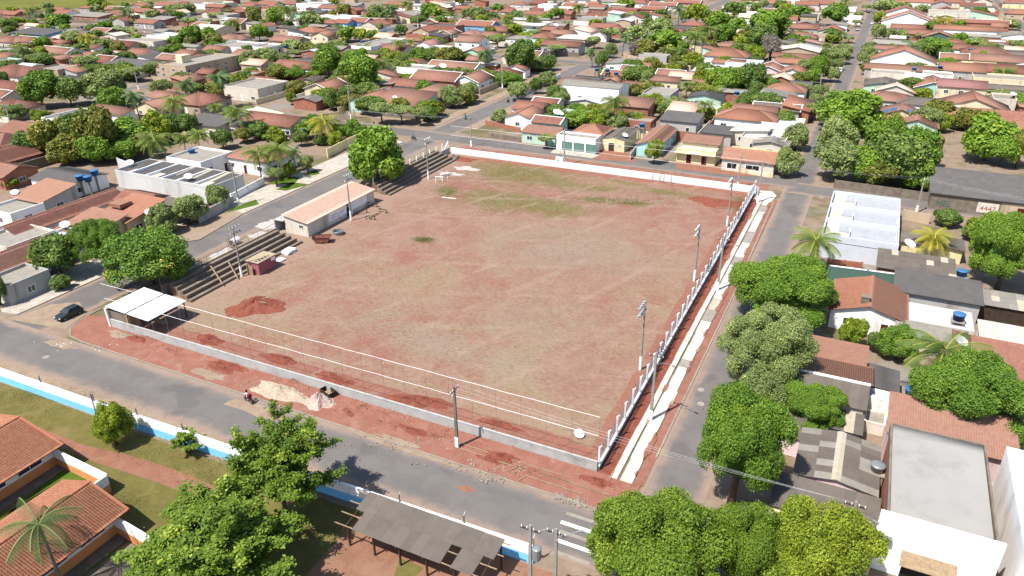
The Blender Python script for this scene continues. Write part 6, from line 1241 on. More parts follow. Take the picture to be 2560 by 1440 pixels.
house(-.2, 105.3, 10.3, 116.5, 3.0, 'gy', 'O', 'w', RS, label='orange-tiled house with wide white gable right of the street', pitch=.30, lod=0, verge=False)
q = P(2163, 752, 4.6); b = MB(); b.box(-.55, -.5, -1.4, .55, .5, .9); b.box(-.62, -.57, .9, .62, .57, 1.0); o = b.build('chimney', M['old'], None, loc=(q.x, q.y, 4.4)); tag(o, 'squat grey chimney block on the orange-tiled white house', 'chimney')
HC(2345, 712, 12, 7.5, 3.3, 'sn', 'D', 'k', RS, label='dark grey slab roof right of the green yard wall', wins=False); HC(2335, 778, 10, 6, 3.0, 'fl', 'W', 'i', RS, label='white canopy roofs right of the orange-tiled house', wins=False, par=0); HC(2330, 825, 9, 4.0, 2.8, 'sn', 'K', 'i', RS, label='pale lower canopy strip below the white canopy roofs', wins=False)
a = P(2395, 748, 3.0); sheet_house(a.x, a.y - .5, a.x + 12, a.y + 4.2, 3.0, 3.5, 'pale corrugated open shed near the right edge', 'K', 'dwood', .25); a = P(2450, 857, 3.0); sheet_house(a.x, a.y, a.x + 9, a.y + 6.3, 3.0, 3.4, 'cream sheet roof with dark seams at the right edge', 'C', 'w', .0, 2.1, alt='K')
HC(2530, 905, 9, 8, 3.0, 'sn', 'T', 'w', RS, label='red tile roof with white verge cut by the right edge'); HC(2435, 858, 5, 5, 3.0, 'sr', 'R', 'w', RS, label='small red tile slope with white dish near the right edge', wins=False)
h10 = sheet_house(-4.1, 80.4, 6.0, 84.3, 3.2, 4.2, 'grey corrugated front slope with white ridge beside orange tiles', 'G', 'i', .0, 4.0); b = MB(); b.box(-5.1, 1.96, 3.2, 5.1, 2.2, 4.45); b.build('ridge_parapet', M['white'], h10)
house(-4.1, 84.6, 6.4, 90.6, 3.2, 'sf', 'O', 'i', RS, label='orange-tiled back slope behind the grey corrugated slope', pitch=.16, lod=0, wins=False); house(-1.5, 91.0, 5.6, 95.5, 2.8, 'sn', 'R', 'i', RS, label='small dark red tiled lean-to behind the orange slope', lod=0, wins=False)
sheet_house(1.0, 76.3, 5.9, 80.2, 2.5, 2.7, 'low flat grey sheets under the corrugated front slope', 'G', 'k', .3, 2.0); sheet_house(-5.2, 72.5, .0, 79.2, 2.6, 2.9, 'low brown corrugated roof behind the bright street tree', 'G', 'p', .15, 2.2)
house(7.9, 74.5, 20.2, 82.0, 4.8, 'sn', 'T', 'p', RS, label='wide red tiled warehouse roof behind the big grey roof', pitch=.10, lod=0, wins=False, cat='warehouse'); M['greymetal'] = m_plain('grey_metal_roof', C(206, 203, 198), .85, .04, .25, C(172, 168, 162), spec=.05); M['K2'] = M['greymetal']
R13 = empty('warehouse', (12.35, 66.9, 0)); tag(R13, 'brick warehouse with large smooth pale grey roof and white front', 'warehouse'); RECTS.append((8, 53, 16.7, 74.4))
b = MB(); b.box(-4.2, -7.2, -.05, 4.2, 7.3, 5.7); b.build('wall', M['b'], R13); slope(R13, (-4.1, -7.25, 5.75), (4.1, -7.25, 5.75), (4.1, 7.25, 6.2), (-4.1, 7.25, 6.2), M['greymetal'], 'corr', 2, 'roof_sheet')
for (x0, y0, x1, y1) in ((-4.35, -7.3, -4.15, 7.4), (4.15, -7.3, 4.35, 7.4), (-4.14, 7.3, 4.14, 7.5)): b = MB(); b.box(x0, y0, 5.5, x1, y1, 6.32); b.build('parapet', M['old'], R13)
b = MB(); b.box(-4.9, -7.65, -.05, 4.7, -7.4, 6.75); b.build('front_facade', M['white'], R13); b = MB(); b.box(-2.2, -7.72, .05, 1.6, -7.66, 2.0); b.build('doorway', M['black'], R13); b = MB(); b.quad([(-2.5, -8.5, 2.0), (1.9, -8.5, 2.0), (1.9, -7.66, 3.1), (-2.5, -7.66, 3.1)]); b.quad([(-2.5, -8.5, 1.96), (-2.5, -7.66, 3.06), (1.9, -7.66, 3.06), (1.9, -8.5, 1.96)]); b.build('awning', M['wood'], R13); b = MB(); b.box(-4.2, -8.1, 3.6, -3.5, -7.66, 4.2); b.build('condenser', M['steel'], R13)
poly('pavement_right', [(-2, 53.5), (32, 53.2), (32, 59.2), (-2, 57.4)], .09, M['paving'])
house(18.2, 50, 32, 73.5, 6.6, 'fl', 'W', 'w', RS, label='tall white building cut by the right edge beside the warehouse', wins=False, par=.6, cat='building')
for i, (px, py, z) in enumerate(((2495, 1240, 2), (2500, 1290, 2), (2505, 1330, 2))):
    q = P(px, py, 1.2); o = empty('filled_sack', (q.x, q.y, 0)); tag(o, ('top', 'middle', 'lowest')[i] + ' bulging white sack in the alley beside the warehouse', 'sack'); b = MB(); b.lathe([(.6, 0), (.95, .4), (1.0, .9), (.8, 1.4), (.3, 1.6), (.001, 1.62)], n=12); b.build('bag', M['white'], o, smooth=True); b = MB(); b.lathe([(.22, 1.55), (.3, 1.75), (.05, 1.7)], n=8); b.build('tied_neck', M['concrete'], o)
for i, (px, py) in enumerate(((2522, 1260), (2526, 1300), (2532, 1335), (2540, 1368))):
    q = P(px, py, 1.0); o = empty('crate_stack', (q.x, q.y, 0)); tag(o, ('first', 'second', 'third', 'fourth')[i] + ' stack of wooden crates from the top of the alley', 'crates')
    for k in range(4):
        for s in range(4): b = MB(); b.box(-.6 + s * .32, -.5, k * .35, -.36 + s * .32, .5, k * .35 + .28); b.build('slat', M['wood'], o)
r14 = sheet_house(-.3, 65.4, 7.7, 74.0, 3.3, 4.0, 'grey corrugated gable with cream ridge panels left of the warehouse', 'G', 'p', .28, 2.1, gy=True, alt='K'); sheet_house(-1.8, 60.2, 7.9, 65.1, 3.0, 3.4, 'brown corrugated lean-to in front of the cream-ridged gable', 'G', 'c', .06, 2.4)
cw = house(-2.0, 57.6, 7.6, 60.0, 2.6, 'fl', 'C', 'y', RS, label='cream street front with green window bars below the lean-to', wins=False, par=.3); face_items(cw, -4.8, -1.2, 4.8, 1.2, 'S', (('window', .72, 1.3, 1.8, 1.2, 'gglass'), ('window', .92, 1.0, .8, 1.0, 'rust')))
q = P(2196, 1162, 4.2); water_tank(q.x, q.y, 3.4, .7, .8, 'open grey-blue water tank between corrugated gable and warehouse', ('legs', 3.4), 'galv', lid='galv')
# old dark shed with painted wall
od = house(P(2325, 483, 3.4).x, P(2325, 483, 3.4).y + .3, 34, P(2325, 483, 3.4).y + 17, 3.4, 'sn', 'D', 'old', 'right', label='large old shed with dark sagging sheet roof and painted wall', pitch=.06, wins=False, cat='building')
bb = [c for c in od.children if c.name.startswith('wall')][0].bound_box; x0, y0, x1 = min(v[0] for v in bb), min(v[1] for v in bb), max(v[0] for v in bb); wl = P(2446, 520, 2).x - od.location.x; wr2 = P(2500, 528, 2).x - od.location.x
M['red_text'] = m_plain('red_lettering', C(205, 95, 90), .9, .1); M['teal_text'] = m_plain('teal_lettering', C(90, 150, 140), .9, .2)
b = MB(); b.box(wl, y0 - .03, .5, wr2, y0 - .005, 2.6); b.build('painted_panel', M['i'], od); text_on('4447', od, (wl + .5, y0 - .04, .95), (math.pi / 2, 0, 0), 1.4, 'red_text'); text_on('HEL', od, (P(2342, 505, 2).x - od.location.x, y0 - .04, .9), (math.pi / 2, 0, 0), 1.6, 'teal_text')
b = MB(); b.box(wr2 + .4, y0 - .04, .1, wr2 + 6.0, y0 - .005, 3.0); b.build('plastered_panel', M['n'], od); b = MB(); b.box(wr2 + 3.2, y0 - .08, 0, wr2 + 4.8, y0 - .045, 2.3); b.build('gate', M['maroon'], od)
HC(2300, 592, 6, 4.5, 2.6, 'sn', 'G', 'y', RS, label='small grey sheet roof left of the yellowing palm on the right', wins=False); HC(2362, 600, 6.5, 5.5, 2.6, 'sr', 'G', 'y', RS, label='tilted grey sheet roof right of the yellowing palm', wins=False)
wall_px(2256, 548, 2320, 560, 2.0, 'n', 'tan wall across from the painted shed'); wall_px(2415, 572, 2452, 576, 1.6, 'tank', 'bright blue panel fence behind the mango at right'); wall_px(1985, 905, 2090, 925, 1.2, 'old', 'low old wall under the pale ficus')

# ------------------------------------------------------------------ more things seen between the buildings
HC(2228, 984, 5.0, 2.0, 2.6, 'fl', 'W', 'w', RS, label='narrow white roof strip between orange tiles and warehouse', wins=False, par=.2); HC(2212, 938, 3.6, 5.5, 2.8, 'sr', 'D', 'i', RS, label='dark sheet roof strip beside the leaning coconut palm', wins=False)
HC(2190, 1035, 2.2, 2.6, 1.4, 'fl', 'F', 'i', RS, label='small pale concrete tank house in the yard left of the warehouse', wins=False, par=.2)
for i, (px, py) in enumerate(((1640, 456), (1668, 460), (1694, 452))): trestle(px, py, 2.0, 2.2, .05 * i, ('left', 'middle', 'right')[i] + ' of three pale timber scaffold frames at the far wall', 'wood')
q = P(588, 612); o = empty('water_drum', (q.x, q.y, .1)); tag(o, 'white drum lying behind the near stand railing', 'drum'); b = MB(); b.tube([(0, -.9, .65), (0, .9, .65)], .62, 16); b.build('shell', M['white'], o); b = MB(); b.tube([(0, -.91, .65), (0, -.93, .65)], .5, 16); b.build('mouth', M['black'], o)
q = P(574, 622); o = empty('post_bundle', (q.x, q.y, .1)); tag(o, 'bundle of upright wooden posts behind the near stand railing', 'posts')
for i in range(7): b = MB(); b.tube([(i * .16, .1 * (i % 2), 0), (i * .16 - .35 + .09 * i, .1 * (i % 2), 1.9 + .15 * (i % 3))], .06, 6); b.build('post', M['wood'], o)
q = P(1880, 1288, 2.4); o = empty('tarp_canopy', (q.x, q.y, 0)); tag(o, 'blue tarp canopy among the lower right trees', 'tarp'); b = MB()
for i in range(5):
    for k in range(3):
        z = lambda x, y: 2.4 + .12 * math.sin(x * 3) + .1 * math.cos(y * 4); x0, x1, y0, y1 = -1.2 + i * .5, -.7 + i * .5, -.9 + k * .6, -.3 + k * .6; b.quad([(x0, y0, z(x0, y0)), (x1, y0, z(x1, y0)), (x1, y1, z(x1, y1)), (x0, y1, z(x0, y1))])
b.build('sheet', M['tank'], o)
for (x, y) in ((-1.1, -.8), (1.2, -.8), (-1.1, .8), (1.2, .8)): b = MB(); b.tube([(x, y, 0), (x, y, 2.4)], .03, 5); b.build('pole', M['steel'], o)
q = P(1868, 432); o = empty('washing_line', (q.x, q.y, 0)); tag(o, 'white and blue washing hanging under the orange veranda', 'laundry')
for i, (x, m_) in enumerate(((-1.6, 'cloth'), (-.5, 'lid'), (.6, 'tank2'), (1.5, 'cloth'))): b = MB(); b.box(x, -.03, .7, x + .9, .0, 1.75); b.build('cloth', M[m_], o)
b = MB(); b.tube([(-2.2, 0, 1.78), (3, 0, 1.78)], .015, 4); b.build('line', M['wire'], o)
for x in (-2.2, 3): b = MB(); b.tube([(x, 0, 0), (x, 0, 1.85)], .04, 5); b.build('post', M['wood'], o)
# ------------------------------------------------------------------ floodlights, poles, wires
def lamp_mesh():
    b = MB(); b.tube([(0, 0, 0), (.16, 0, 0), (.34, 0, -.08)], [.10, .13, .21], 10); return b.mesh('lamp', M['galv'])
LAMP = lamp_mesh()
def floodlight(px, pyb, pyt, facing, lb):
    q = P(px, pyb); hh = top_height(px, pyb, pyt); o = empty('floodlight_mast', (q.x, q.y, .03), 0 if facing > 0 else math.pi); tag(o, lb, 'floodlight', 'floodlight masts round the pitch')
    b = MB(); b.tube([(0, 0, -.1), (0, 0, hh * .5), (0, 0, hh)], [.19, .14, .09], 8); b.build('pole', M['pole'], o); b = MB(); b.tube([(0, 0, 0), (0, 0, hh * .22)], [.205, .18], 8); b.build('painted_base', M['white'], o)
    for z in (hh - .1, hh - 1.15):
        b = MB(); b.beam((.1, -1.25, z), (.1, 1.25, z), .1, .1); b.build('crossarm', M['steel'], o)
        for k in range(4): link('lamp', LAMP, o, loc=(.16, -1.05 + k * .7, z + .12), rot=(0, .35, 0))
    return o
for a in ((605, 692, 562, 1, 'floodlight mast in front of the near stand'), (878, 552, 434, 1, 'floodlight mast beside the changing-room wall'), (1071, 448, 345, 1, 'floodlight mast in front of the far stand'), (1600, 925, 762, -1, 'nearest floodlight mast along the right fence'), (1735, 703, 568, -1, 'middle floodlight mast along the right fence'), (1817, 565, 448, -1, 'farthest floodlight mast along the right fence')): floodlight(*a)
POLES = {}
def pole(key, px, pyb, pyt, lb, lamp=None, arm=None, hh=None, mat='pole', box=False):
    q = P(px, pyb); hh = hh or max(top_height(px, pyb, pyt), 5); o = empty('utility_pole', (q.x, q.y, 0)); tag(o, lb, 'utility pole', 'utility poles of the streets')
    b = MB(); n = len(b.v); s0, s1 = .19, .11
    b.v += [(-s0, -.12, -.1), (s0, -.12, -.1), (s0, .12, -.1), (-s0, .12, -.1), (-s1, -.09, hh), (s1, -.09, hh), (s1, .09, hh), (-s1, .09, hh)]
    for f in ((0, 1, 5, 4), (1, 2, 6, 5), (2, 3, 7, 6), (3, 0, 4, 7), (4, 5, 6, 7)): b.f.append(tuple(n + i for i in f)); b.m.append(0)
    b.build('shaft', M[mat], o); b = MB(); b.box(-.20, -.13, 0, .20, .13, 1.6); b.build('painted_base', M['white'], o)
    ax = Vector((1, 0, 0)) if arm == 'x' else Vector((0, 1, 0)); z = hh - .5
    b = MB(); b.beam(ax * -.9 + Vector((0, 0, z)), ax * .9 + Vector((0, 0, z)), .1, .1); b.build('crossarm', M['dwood'], o)
    for s in (-.8, -.3, .3, .8): b = MB(); b.tube([tuple(ax * s + Vector((0, 0, z + .05))), tuple(ax * s + Vector((0, 0, z + .28)))], [.05, .03], 6); b.build('insulator', M['white'], o)
    if lamp: b = MB(); v = Vector(lamp); b.tube([(0, 0, hh - 1.6), tuple(v * .5 + Vector((0, 0, hh - 1.0))), tuple(v + Vector((0, 0, hh - .8)))], .035, 5); b.build('lamp_arm', M['steel'], o); b = MB(); e = v + Vector((0, 0, hh - .85)); b.tube([tuple(e), tuple(e + v.normalized() * .55)], [.09, .14], 8); b.build('lamp_head', M['galv'], o)
    if box: b = MB(); b.lathe([(.001, hh - 3.6), (.38, hh - 3.6), (.42, hh - 2.4), (.3, hh - 2.3), (.001, hh - 2.25)], .55, .1, 12); b.build('transformer', M['galv'], o)
    POLES[key] = (q, ax, z + .28, hh); return o
pole('a', 1143, 1120, 966, 'tall pole on the red verge in front of the near wall', arm='y', mat='old'); pole('b', 1626, 1052, 880, 'pole with street lamp on the right walkway, nearest', lamp=(2.0, -.6, 0), arm='x'); pole('c', 1793, 727, 590, 'pole with street lamp halfway up the right walkway', lamp=(2.0, -.6, 0), arm='x')
pole('d', 1893, 507, 400, 'pole at the far right corner of the ground', arm='x', lamp=(1.6, .8, 0)); pole('e', 1178, 366, 292, 'pole at the far left corner beyond the white wall', arm='y'); pole('f', 1410, 413, 322, 'pole beside the meter box on the far verge', arm='y'); pole('g', 1843, 472, 384, 'pole on the far verge in front of the orange veranda', arm='y')
pole('h', 2290, 532, 440, 'leaning-looking pole across from the old painted shed', arm='y', lamp=(.6, 1.5, 0)); pole('i', 597, 512, 404, 'pole beside the round clipped trees on the left pavement', arm='y'); pole('j', 878, 298, 210, 'pole in front of the cream gabled house above the garden', arm='x'); pole('k', 891, 338, 272, 'pole at the end of the palm garden wall', arm='x')
pole('l', 1256, 220, 152, 'pole at the corner with the feathery palm', arm='y'); pole('m', 347, 224, 180, 'pole with lamp among upper left street trees', arm='x', lamp=(-1.6, 0, 0)); pole('n', 182, 182, 132, 'pole in front of the long red roof, upper left', arm='x'); pole('o', 2047, 232, 183, 'pole on the left kerb of the upper right street', arm='x'); pole('p', 1545, 160, 110, 'pole beside the yellow palm above the hall', arm='x'); pole('q', 1374, 168, 112, 'pole at the yellow house, top centre', arm='x')
pole('r', 1325, 1520, 1313, 'left of two poles with transformer at the bottom edge', arm='x', box=True); pole('s', 1386, 1515, 1322, 'right of two poles at the bottom edge beside the crossing', arm='x', lamp=(1.4, 1.2, 0)); pole('t', 2098, 1420, 1240, 'pole with lamp behind the bright tree, lower right', arm='x', lamp=(1.5, -.8, 0)); pole('u', 362, 85, 46, 'thin pole among upper left roofs', arm='x'); pole('v', 1045, 68, 30, 'thin pole beside the dirt lane', arm='x'); pole('w', 480, 38, 10, 'thin pole by the big clipped tree, top left', arm='x'); pole('x', 2240, 100, 70, 'pole between clipped trees on the upper right street', arm='x'); pole('y', 30, 320, 258, 'pole with lamp in front of the left hedge tree', arm='x', lamp=(-1.2, -.4, 0)); pole('z', 2620, 600, 500, 'pole just beyond the right edge on the far right street', arm='y')
def wires(k1, k2, lb, ks=(-.8, .1, .8), sag=.5, drop=0, r=.008):
    (p, a, z, _), (q, c, w, _) = POLES[k1], POLES[k2]; b = MB()
    for s in ks:
        A = p + a * s + Vector((0, 0, z - drop)); B = q + c * s + Vector((0, 0, w - drop)); pts = [A.lerp(B, i / 12) - Vector((0, 0, sag * 4 * (i / 12) * (1 - i / 12))) for i in range(13)]; b.tube([tuple(x) for x in pts], r, 4, cap=False)
    o = b.build('power_lines', M['galv']); tag(o, lb, 'power lines')
for a in (('a', 't', 'power lines crossing the near right corner to the lower right'), ('b', 'c', 'power lines above the nearer part of the right walkway'), ('c', 'd', 'power lines above the farther part of the right walkway'), ('b', 's', 'power lines from the walkway pole down to the crossing'), ('e', 'f', 'power lines along the far wall, left span'), ('f', 'g', 'power lines along the far wall, middle span'), ('g', 'd', 'short power lines at the far right corner'), ('d', 'h', 'power lines in front of the right tree clump'), ('h', 'z', 'power lines running off the right edge past the old shed'), ('j', 'k', 'short power lines above the garden wall'), ('j', 'm', 'power lines across the upper left gardens'), ('e', 'k', 'power lines over the far left junction'), ('m', 'n', 'power lines over the upper left street trees'), ('r', 's', 'short cables between the two bottom poles')): wires(*a)
# ------------------------------------------------------------------ vehicles
def paint(n, c): return m_plain('paint_' + n, c, .28, .03, spec=.5)
PT = {'dark green': paint('green', (.014, .024, .026, 1)), 'white': paint('white', (.7, .7, .7, 1)), 'silver': paint('silver', (.4, .41, .42, 1)), 'black': paint('black', (.015, .015, .017, 1)), 'red': paint('red', (.32, .02, .03, 1)), 'blue': paint('blue', (.03, .12, .3, 1))}
def car(px, py, rz, colour, lb, van=False):
    q = P(px, py); o = empty('parked_car' if not van else 'delivery_van', (q.x, q.y, .03), rz); tag(o, lb, 'car' if not van else 'van'); pm = PT[colour]
    # side profile, x forward: (x, z, half width)
    prof = [(-1.88, .45, .74), (-1.9, .78, .77), (-1.82, .92, .78), (-1.0, .95, .80), (.55, .93, .80), (1.75, .78, .76), (1.92, .62, .72), (1.9, .36, .70)] if not van else [(-2.2, .45, .85), (-2.25, 1.0, .9), (-2.2, 1.2, .92), (-1.0, 1.2, .92), (1.4, 1.15, .92), (2.1, 1.0, .88), (2.25, .75, .85), (2.2, .4, .8)]
    b = MB(); low = .30
    L = [(x, -w, z) for x, z, w in prof]; Rr = [(x, w, z) for x, z, w in prof]; x0, x1 = prof[0][0], prof[-1][0]
    b.quad([(x0, -prof[0][2], low), (x1, -prof[-1][2], low)] + L[::-1]); b.quad(([(x0, prof[0][2], low), (x1, prof[-1][2], low)] + Rr[::-1])[::-1])
    for i in range(len(prof) - 1): b.quad([L[i], Rr[i], Rr[i + 1], L[i + 1]][::-1])
    b.quad([(x0, -prof[0][2], low), (x0, prof[0][2], low), Rr[0], L[0]]); b.quad([(x1, -prof[-1][2], low), L[-1], Rr[-1], (x1, prof[-1][2], low)]); b.quad([(x0, -.7, low), (x1, -.7, low), (x1, .7, low), (x0, .7, low)])
    b.build('body', pm, o)
    rt = 1.42 if not van else 2.0; cab = [(-1.78, .93, .74), (-1.45, rt - .02, .60), (.10, rt, .60), (.78, .93, .73)] if not van else [(-2.2, 1.2, .9), (-2.12, rt, .8), (1.0, rt, .8), (1.75, 1.15, .86)]
    g = MB(); l = [(x, -w, z) for x, z, w in cab]; r = [(x, w, z) for x, z, w in cab]; g.quad(l); g.quad(r[::-1]); g.quad([l[0], l[1], r[1], r[0]]); g.quad([l[2], l[3], r[3], r[2]]); g.build('windows', M['glass'], o)
    b = MB(); b.box(cab[1][0] - .03, -cab[1][2] - .02, rt - .03, cab[2][0] + .03, cab[1][2] + .02, rt + .035)
    for s in (-1, 1):
        for i, j in ((0, 1), (2, 3)): b.beam((cab[i][0], s * cab[i][2], cab[i][1]), (cab[j][0], s * cab[j][2], cab[j][1]), .07)
        mx = (cab[1][0] + cab[2][0]) / 2; b.beam((mx, s * (cab[0][2]), cab[0][1]), (mx, s * cab[1][2], rt), .07)
    b.build('roof', pm, o)
    for x in (-1.2, 1.2):
        for s in (-1, 1):
            w = empty('wheel', (x, s * .70, .29)); w.parent = o; b = MB(); b.tube([(0, -.09, 0), (0, .09, 0)], .29, 14); b.build('tyre', M['rubber'], w); b = MB(); b.tube([(0, s * .091, 0), (0, s * .10, 0)], .17, 10); b.build('rim', M['steel'], w)
    for s in (-1, 1):
        b = MB(); b.box(prof[-2][0] - .05, s * .58 - .14, .55, prof[-2][0] + .01, s * .58 + .14, .70); b.build('headlight', M['white_clean'], o); b = MB(); b.box(prof[1][0] - .01, s * .62 - .1, .6, prof[1][0] + .05, s * .62 + .1, .85); b.build('tail_light', M['red'], o); b = MB(); b.box(.55, s * .86 - .08, .95, .68, s * .86 + .08, 1.08); b.build('mirror', M['rubber'], o)
    b = MB(); b.box(prof[-2][0] - .08, -.70, .34, prof[-2][0] + .06, .70, .48); b.build('bumper', M['rubber'], o); b = MB(); b.box(prof[1][0] - .06, -.70, .36, prof[1][0] + .06, .70, .5); b.build('bumper', M['rubber'], o); b = MB(); b.box(prof[-2][0] + .06, -.22, .38, prof[-2][0] + .07, .22, .48); b.build('number_plate', M['galv'], o)
    return o
car(175, 792, -math.pi / 2 - .03, 'dark green', 'dark green hatchback parked beside the red corner verge')
N_ = math.pi / 2
for a in ((2179, 62, N_, 'white', 'white car driving up the upper right street'), (2170, 32, N_, 'black', 'dark car parked at the top of the upper right street'), (2143, 77, N_, 'silver', 'silver car parked by clipped trees on the upper right street'), (2099, 180, -N_, 'white', 'white car parked below the ficus on the upper right street'), (1237, 124, N_, 'white', 'white car beside the white two-storey house'), (612, 168, 0, 'black', 'black car under the clipped street trees, upper left'), (172, 180, 0, 'silver', 'silver car on the upper left street'), (790, 122, .2, 'silver', 'silver car by the grey wall, upper middle'), (1186, 247, N_, 'black', 'black car under the ficus by the junction'), (2460, 42, N_, 'blue', 'blue car beside the green gable, upper right')): car(*a)
car(1608, 58, N_, 'white', 'white van on the back street, top centre', True)
# ------------------------------------------------------------------ people on motorcycles
def skin_figure(name, joints, edges, root, parts, mats):
    me = bpy.data.meshes.new(name + '_s'); me.from_pydata([j[:3] for j in joints], edges, []); o = bpy.data.objects.new(name + '_s', me); COL.objects.link(o)
    sm = o.modifiers.new('skin', 'SKIN'); sm.use_smooth_shade = True
    for i, j in enumerate(joints): me.skin_vertices[0].data[i].radius = (j[3], j[3])
    me.skin_vertices[0].data[root].use_root = True; ss = o.modifiers.new('sub', 'SUBSURF'); ss.levels = 2; ss.render_levels = 2
    dg = bpy.context.evaluated_depsgraph_get(); dg.update(); m2 = bpy.data.meshes.new_from_object(o.evaluated_get(dg)); bpy.data.objects.remove(o); m2.name = name
    m2.materials.clear()
    for m in mats: m2.materials.append(m)
    for p in m2.polygons: p.material_index = parts(p.center)
    return m2
def rider(name, lb, parent_loc, rz, shirt):
    J = [(-.15, 0, .86, .15), (-.10, 0, 1.10, .15), (-.02, 0, 1.33, .16), (.02, 0, 1.48, .07), (.05, 0, 1.62, .10), (.07, 0, 1.74, .095),
         (.02, .2, 1.38, .065), (.16, .27, 1.16, .05), (.42, .25, 1.05, .038), (.50, .24, 1.04, .035), (.02, -.2, 1.38, .065), (.16, -.27, 1.16, .05), (.42, -.25, 1.05, .038), (.50, -.24, 1.04, .035),
         (.02, .14, .84, .10), (.28, .22, .76, .075), (.12, .2, .40, .05), (.22, .2, .34, .045), (.02, -.14, .84, .10), (.28, -.22, .76, .075), (.12, -.2, .40, .05), (.22, -.2, .34, .045)]
    E_ = [(0, 1), (1, 2), (2, 3), (3, 4), (4, 5), (2, 6), (6, 7), (7, 8), (8, 9), (2, 10), (10, 11), (11, 12), (12, 13), (0, 14), (14, 15), (15, 16), (16, 17), (0, 18), (18, 19), (19, 20), (20, 21)]
    f = lambda c: 2 if c.z > 1.50 else (3 if (c.z < 1.16 and c.x > .22 and c.z > .98) else (0 if c.z > .92 else 1))
    me = skin_figure('person', J, E_, 0, f, [M[shirt], M['jean'], M['black'], M['skin']]); o = empty('person', parent_loc, rz); tag(o, lb, 'person'); link('body', me, o)
    b = MB(); b.lathe([(.11, 1.56), (.145, 1.64), (.14, 1.74), (.09, 1.83), (.001, 1.85)], .06, 0, 12); b.build('helmet', M['black'], o, smooth=True); b = MB(); b.box(.17, -.08, 1.63, .205, .08, 1.70); b.build('visor', M['glass'], o)
    return o
M['turq'] = m_plain('turquoise_shirt', C(80, 190, 190), .9, .05); M['greyshirt'] = m_plain('grey_shirt', C(190, 196, 200), .9, .05)
def motorbike(px, py, rz, colour, lb, rlb=None, shirt='cloth', pack=None):
    q = P(px, py); o = empty('motorcycle', (q.x, q.y, .03), rz); tag(o, lb, 'motorcycle')
    for x in (-.62, .66):
        w = empty('wheel', (x, 0, .30)); w.parent = o; b = MB(); b.tube([(0, -.05, 0), (0, .05, 0)], .30, 14); b.build('tyre', M['rubber'], w); b = MB(); b.tube([(0, -.055, 0), (0, .055, 0)], .19, 12); b.build('rim', M['steel'], w)
    b = MB(); b.beam((-.55, 0, .55), (.35, 0, .55), .12, .18); b.beam((.66, 0, .3), (.42, 0, .98), .08); b.beam((-.62, 0, .3), (-.1, 0, .42), .08); b.build('frame', M['rubber'], o); b = MB(); b.tube([(-.05, 0, .68), (.15, 0, .74), (.40, 0, .72)], [.10, .15, .09], 10); b.build('fuel_tank', PT[colour], o); b = MB(); b.box(-.78, -.12, .74, .02, .12, .84); b.build('seat', M['rubber'], o); b = MB(); b.tube([(-.15, 0, .40), (.25, 0, .42)], [.14, .16], 8); b.build('engine', M['galv'], o); b = MB(); b.tube([(.44, -.32, 1.02), (.46, 0, .98), (.44, .32, 1.02)], .025, 6); b.build('handlebar', M['steel'], o); b = MB(); b.tube([(.5, 0, .86), (.62, 0, .86)], [.11, .12], 10); b.build('headlamp', M['galv'], o); b = MB(); b.box(-.86, -.1, .60, -.3, .1, .72); b.build('rear_fairing', PT[colour], o); b = MB(); b.tube([(.2, -.17, .32), (-.75, -.2, .42)], [.04, .06], 6); b.build('exhaust', M['steel'], o)
    if pack: b = MB(); b.box(-.62, -.26, .86, -.30, .26, 1.36); b.box(-.58, -.22, 1.36, -.33, .22, 1.42); k = b.build('pannier_pack', M[pack], o)
    if rlb: rider('person', rlb, (q.x, q.y, .03), rz, shirt)
motorbike(622, 1006, math.pi - .25, 'red', 'red motorcycle riding past the pale sand heap', 'person in white shirt and helmet riding the red motorcycle', 'cloth', 'red')
motorbike(1034, 350, math.pi - .2, 'black', 'black motorcycle on the far left junction', 'person in light shirt riding through the far left junction', 'greyshirt'); motorbike(1164, 298, -N_ + .2, 'black', 'motorcycle coming down the street above the junction', 'person in turquoise shirt riding towards the junction', 'turq'); motorbike(1270, 256, -N_, 'black', 'motorcycle farther up the street behind the turquoise rider', 'person in pale shirt riding under the street trees', 'greyshirt'); motorbike(2132, 122, N_, 'black', 'motorcycle on the upper right street', 'person riding up the upper right street', 'greyshirt')
motorbike(442, 712, .4, 'white', 'left parked motorcycle in the shade of the flowering mango'); motorbike(474, 702, .7, 'blue', 'right parked motorcycle in the shade of the flowering mango')
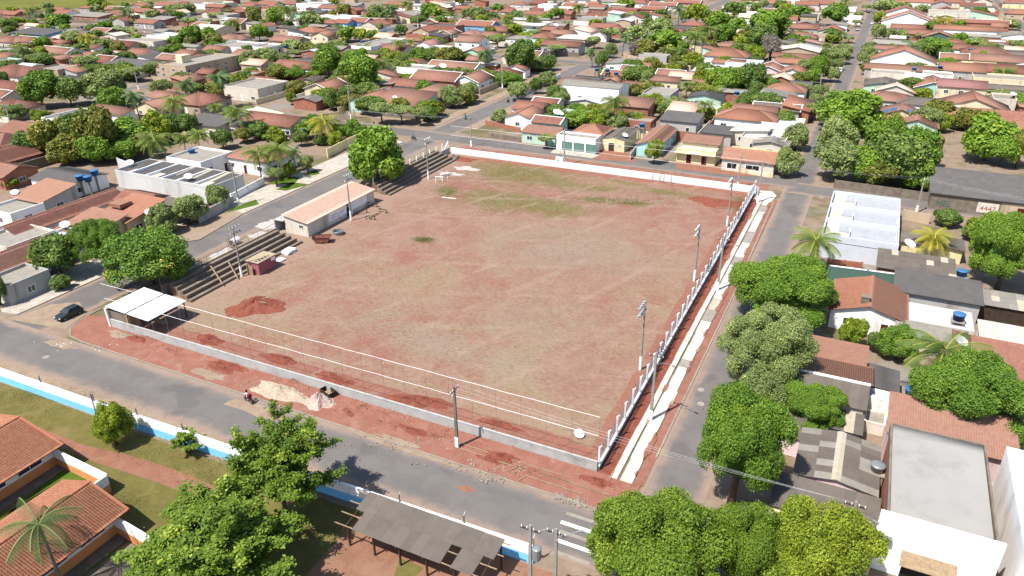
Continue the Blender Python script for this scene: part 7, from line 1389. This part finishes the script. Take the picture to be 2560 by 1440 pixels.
# ------------------------------------------------------------------ labels that single each one out
ORD = ['first', 'second', 'third', 'fourth', 'fifth', 'sixth', 'seventh', 'eighth', 'ninth', 'tenth', 'eleventh', 'twelfth'] + ['%dth' % i for i in range(13, 400)]
for i in range(21, 400, 10): ORD[i - 1] = '%dst' % i if i % 100 != 11 else ORD[i - 1]
for i in range(22, 400, 10): ORD[i - 1] = '%dnd' % i if i % 100 != 12 else ORD[i - 1]
for i in range(23, 400, 10): ORD[i - 1] = '%drd' % i if i % 100 != 13 else ORD[i - 1]
def label_all(items, grp):
    by = {}
    for it in items:
        o, lb, desc, where, x = it[:5]
        o['group'] = (grp + ' ' + where).strip()
        if lb: o['label'] = lb
        else: by.setdefault((desc + ' ' + where).strip(), []).append((x, o))
    for d, l in by.items():
        l.sort(key=lambda t: t[0])
        if len(l) == 1: l[0][1]['label'] = d
        else:
            for i, (x, o) in enumerate(l): o['label'] = '%s, %s from left' % (d, ORD[i])
def join_small(recs, keep, name, label, cat):
    free = sorted([r for r in recs if r[1] is None], key=lambda r: -r[6] if len(r) > 6 else r[5]); n = max(0, keep - sum(1 for r in recs if r[1]))
    V, F, MI, mats, off = [], [], [], [], 0; gone = set()
    for r in free[n:]:
        o = r[0]; gone.add(id(r))
        for ch in list(o.children):
            mw = o.matrix_basis @ ch.matrix_basis; me = ch.data; nv = len(me.vertices); co = np.empty(nv * 3, np.float32); me.vertices.foreach_get('co', co); co = co.reshape(-1, 3)
            A = np.array(mw)[:3]; V.append(co @ A[:, :3].T + A[:, 3]); slot = []
            for m in me.materials:
                if m not in mats: mats.append(m)
                slot.append(mats.index(m))
            for p in me.polygons: F.append(tuple(v + off for v in p.vertices)); MI.append(slot[p.material_index])
            off += nv; bpy.data.objects.remove(ch)
        bpy.data.objects.remove(o)
    if not gone: return recs
    me = bpy.data.meshes.new(name); me.from_pydata(np.concatenate(V).tolist(), [], F)
    for m in mats: me.materials.append(m)
    me.polygons.foreach_set('material_index', MI); me.update(); tag(link(name, me), label, cat, kind='stuff'); return [r for r in recs if id(r) not in gone]
HOUSES = join_small(HOUSES, 296, 'distant_houses', 'mass of small distant roofs and back sheds filling the far town', 'houses')
label_all(HOUSES, 'houses'); label_all(WALLS, 'walls'); label_all(HEAPS, 'soil heaps'); label_all(TREES, 'greenery')
for o in bpy.data.objects:
    l = o.get('label')
    if l and len(l.split()) > 16: o['label'] = l.replace('pale ', '', 1).replace(' from left', ' leftmost') if len(l.split()) == 17 else ' '.join(l.replace('pale ', '').split()[:16])
# lone outdoor units hanging on walls are parts of their houses, so nothing else floats
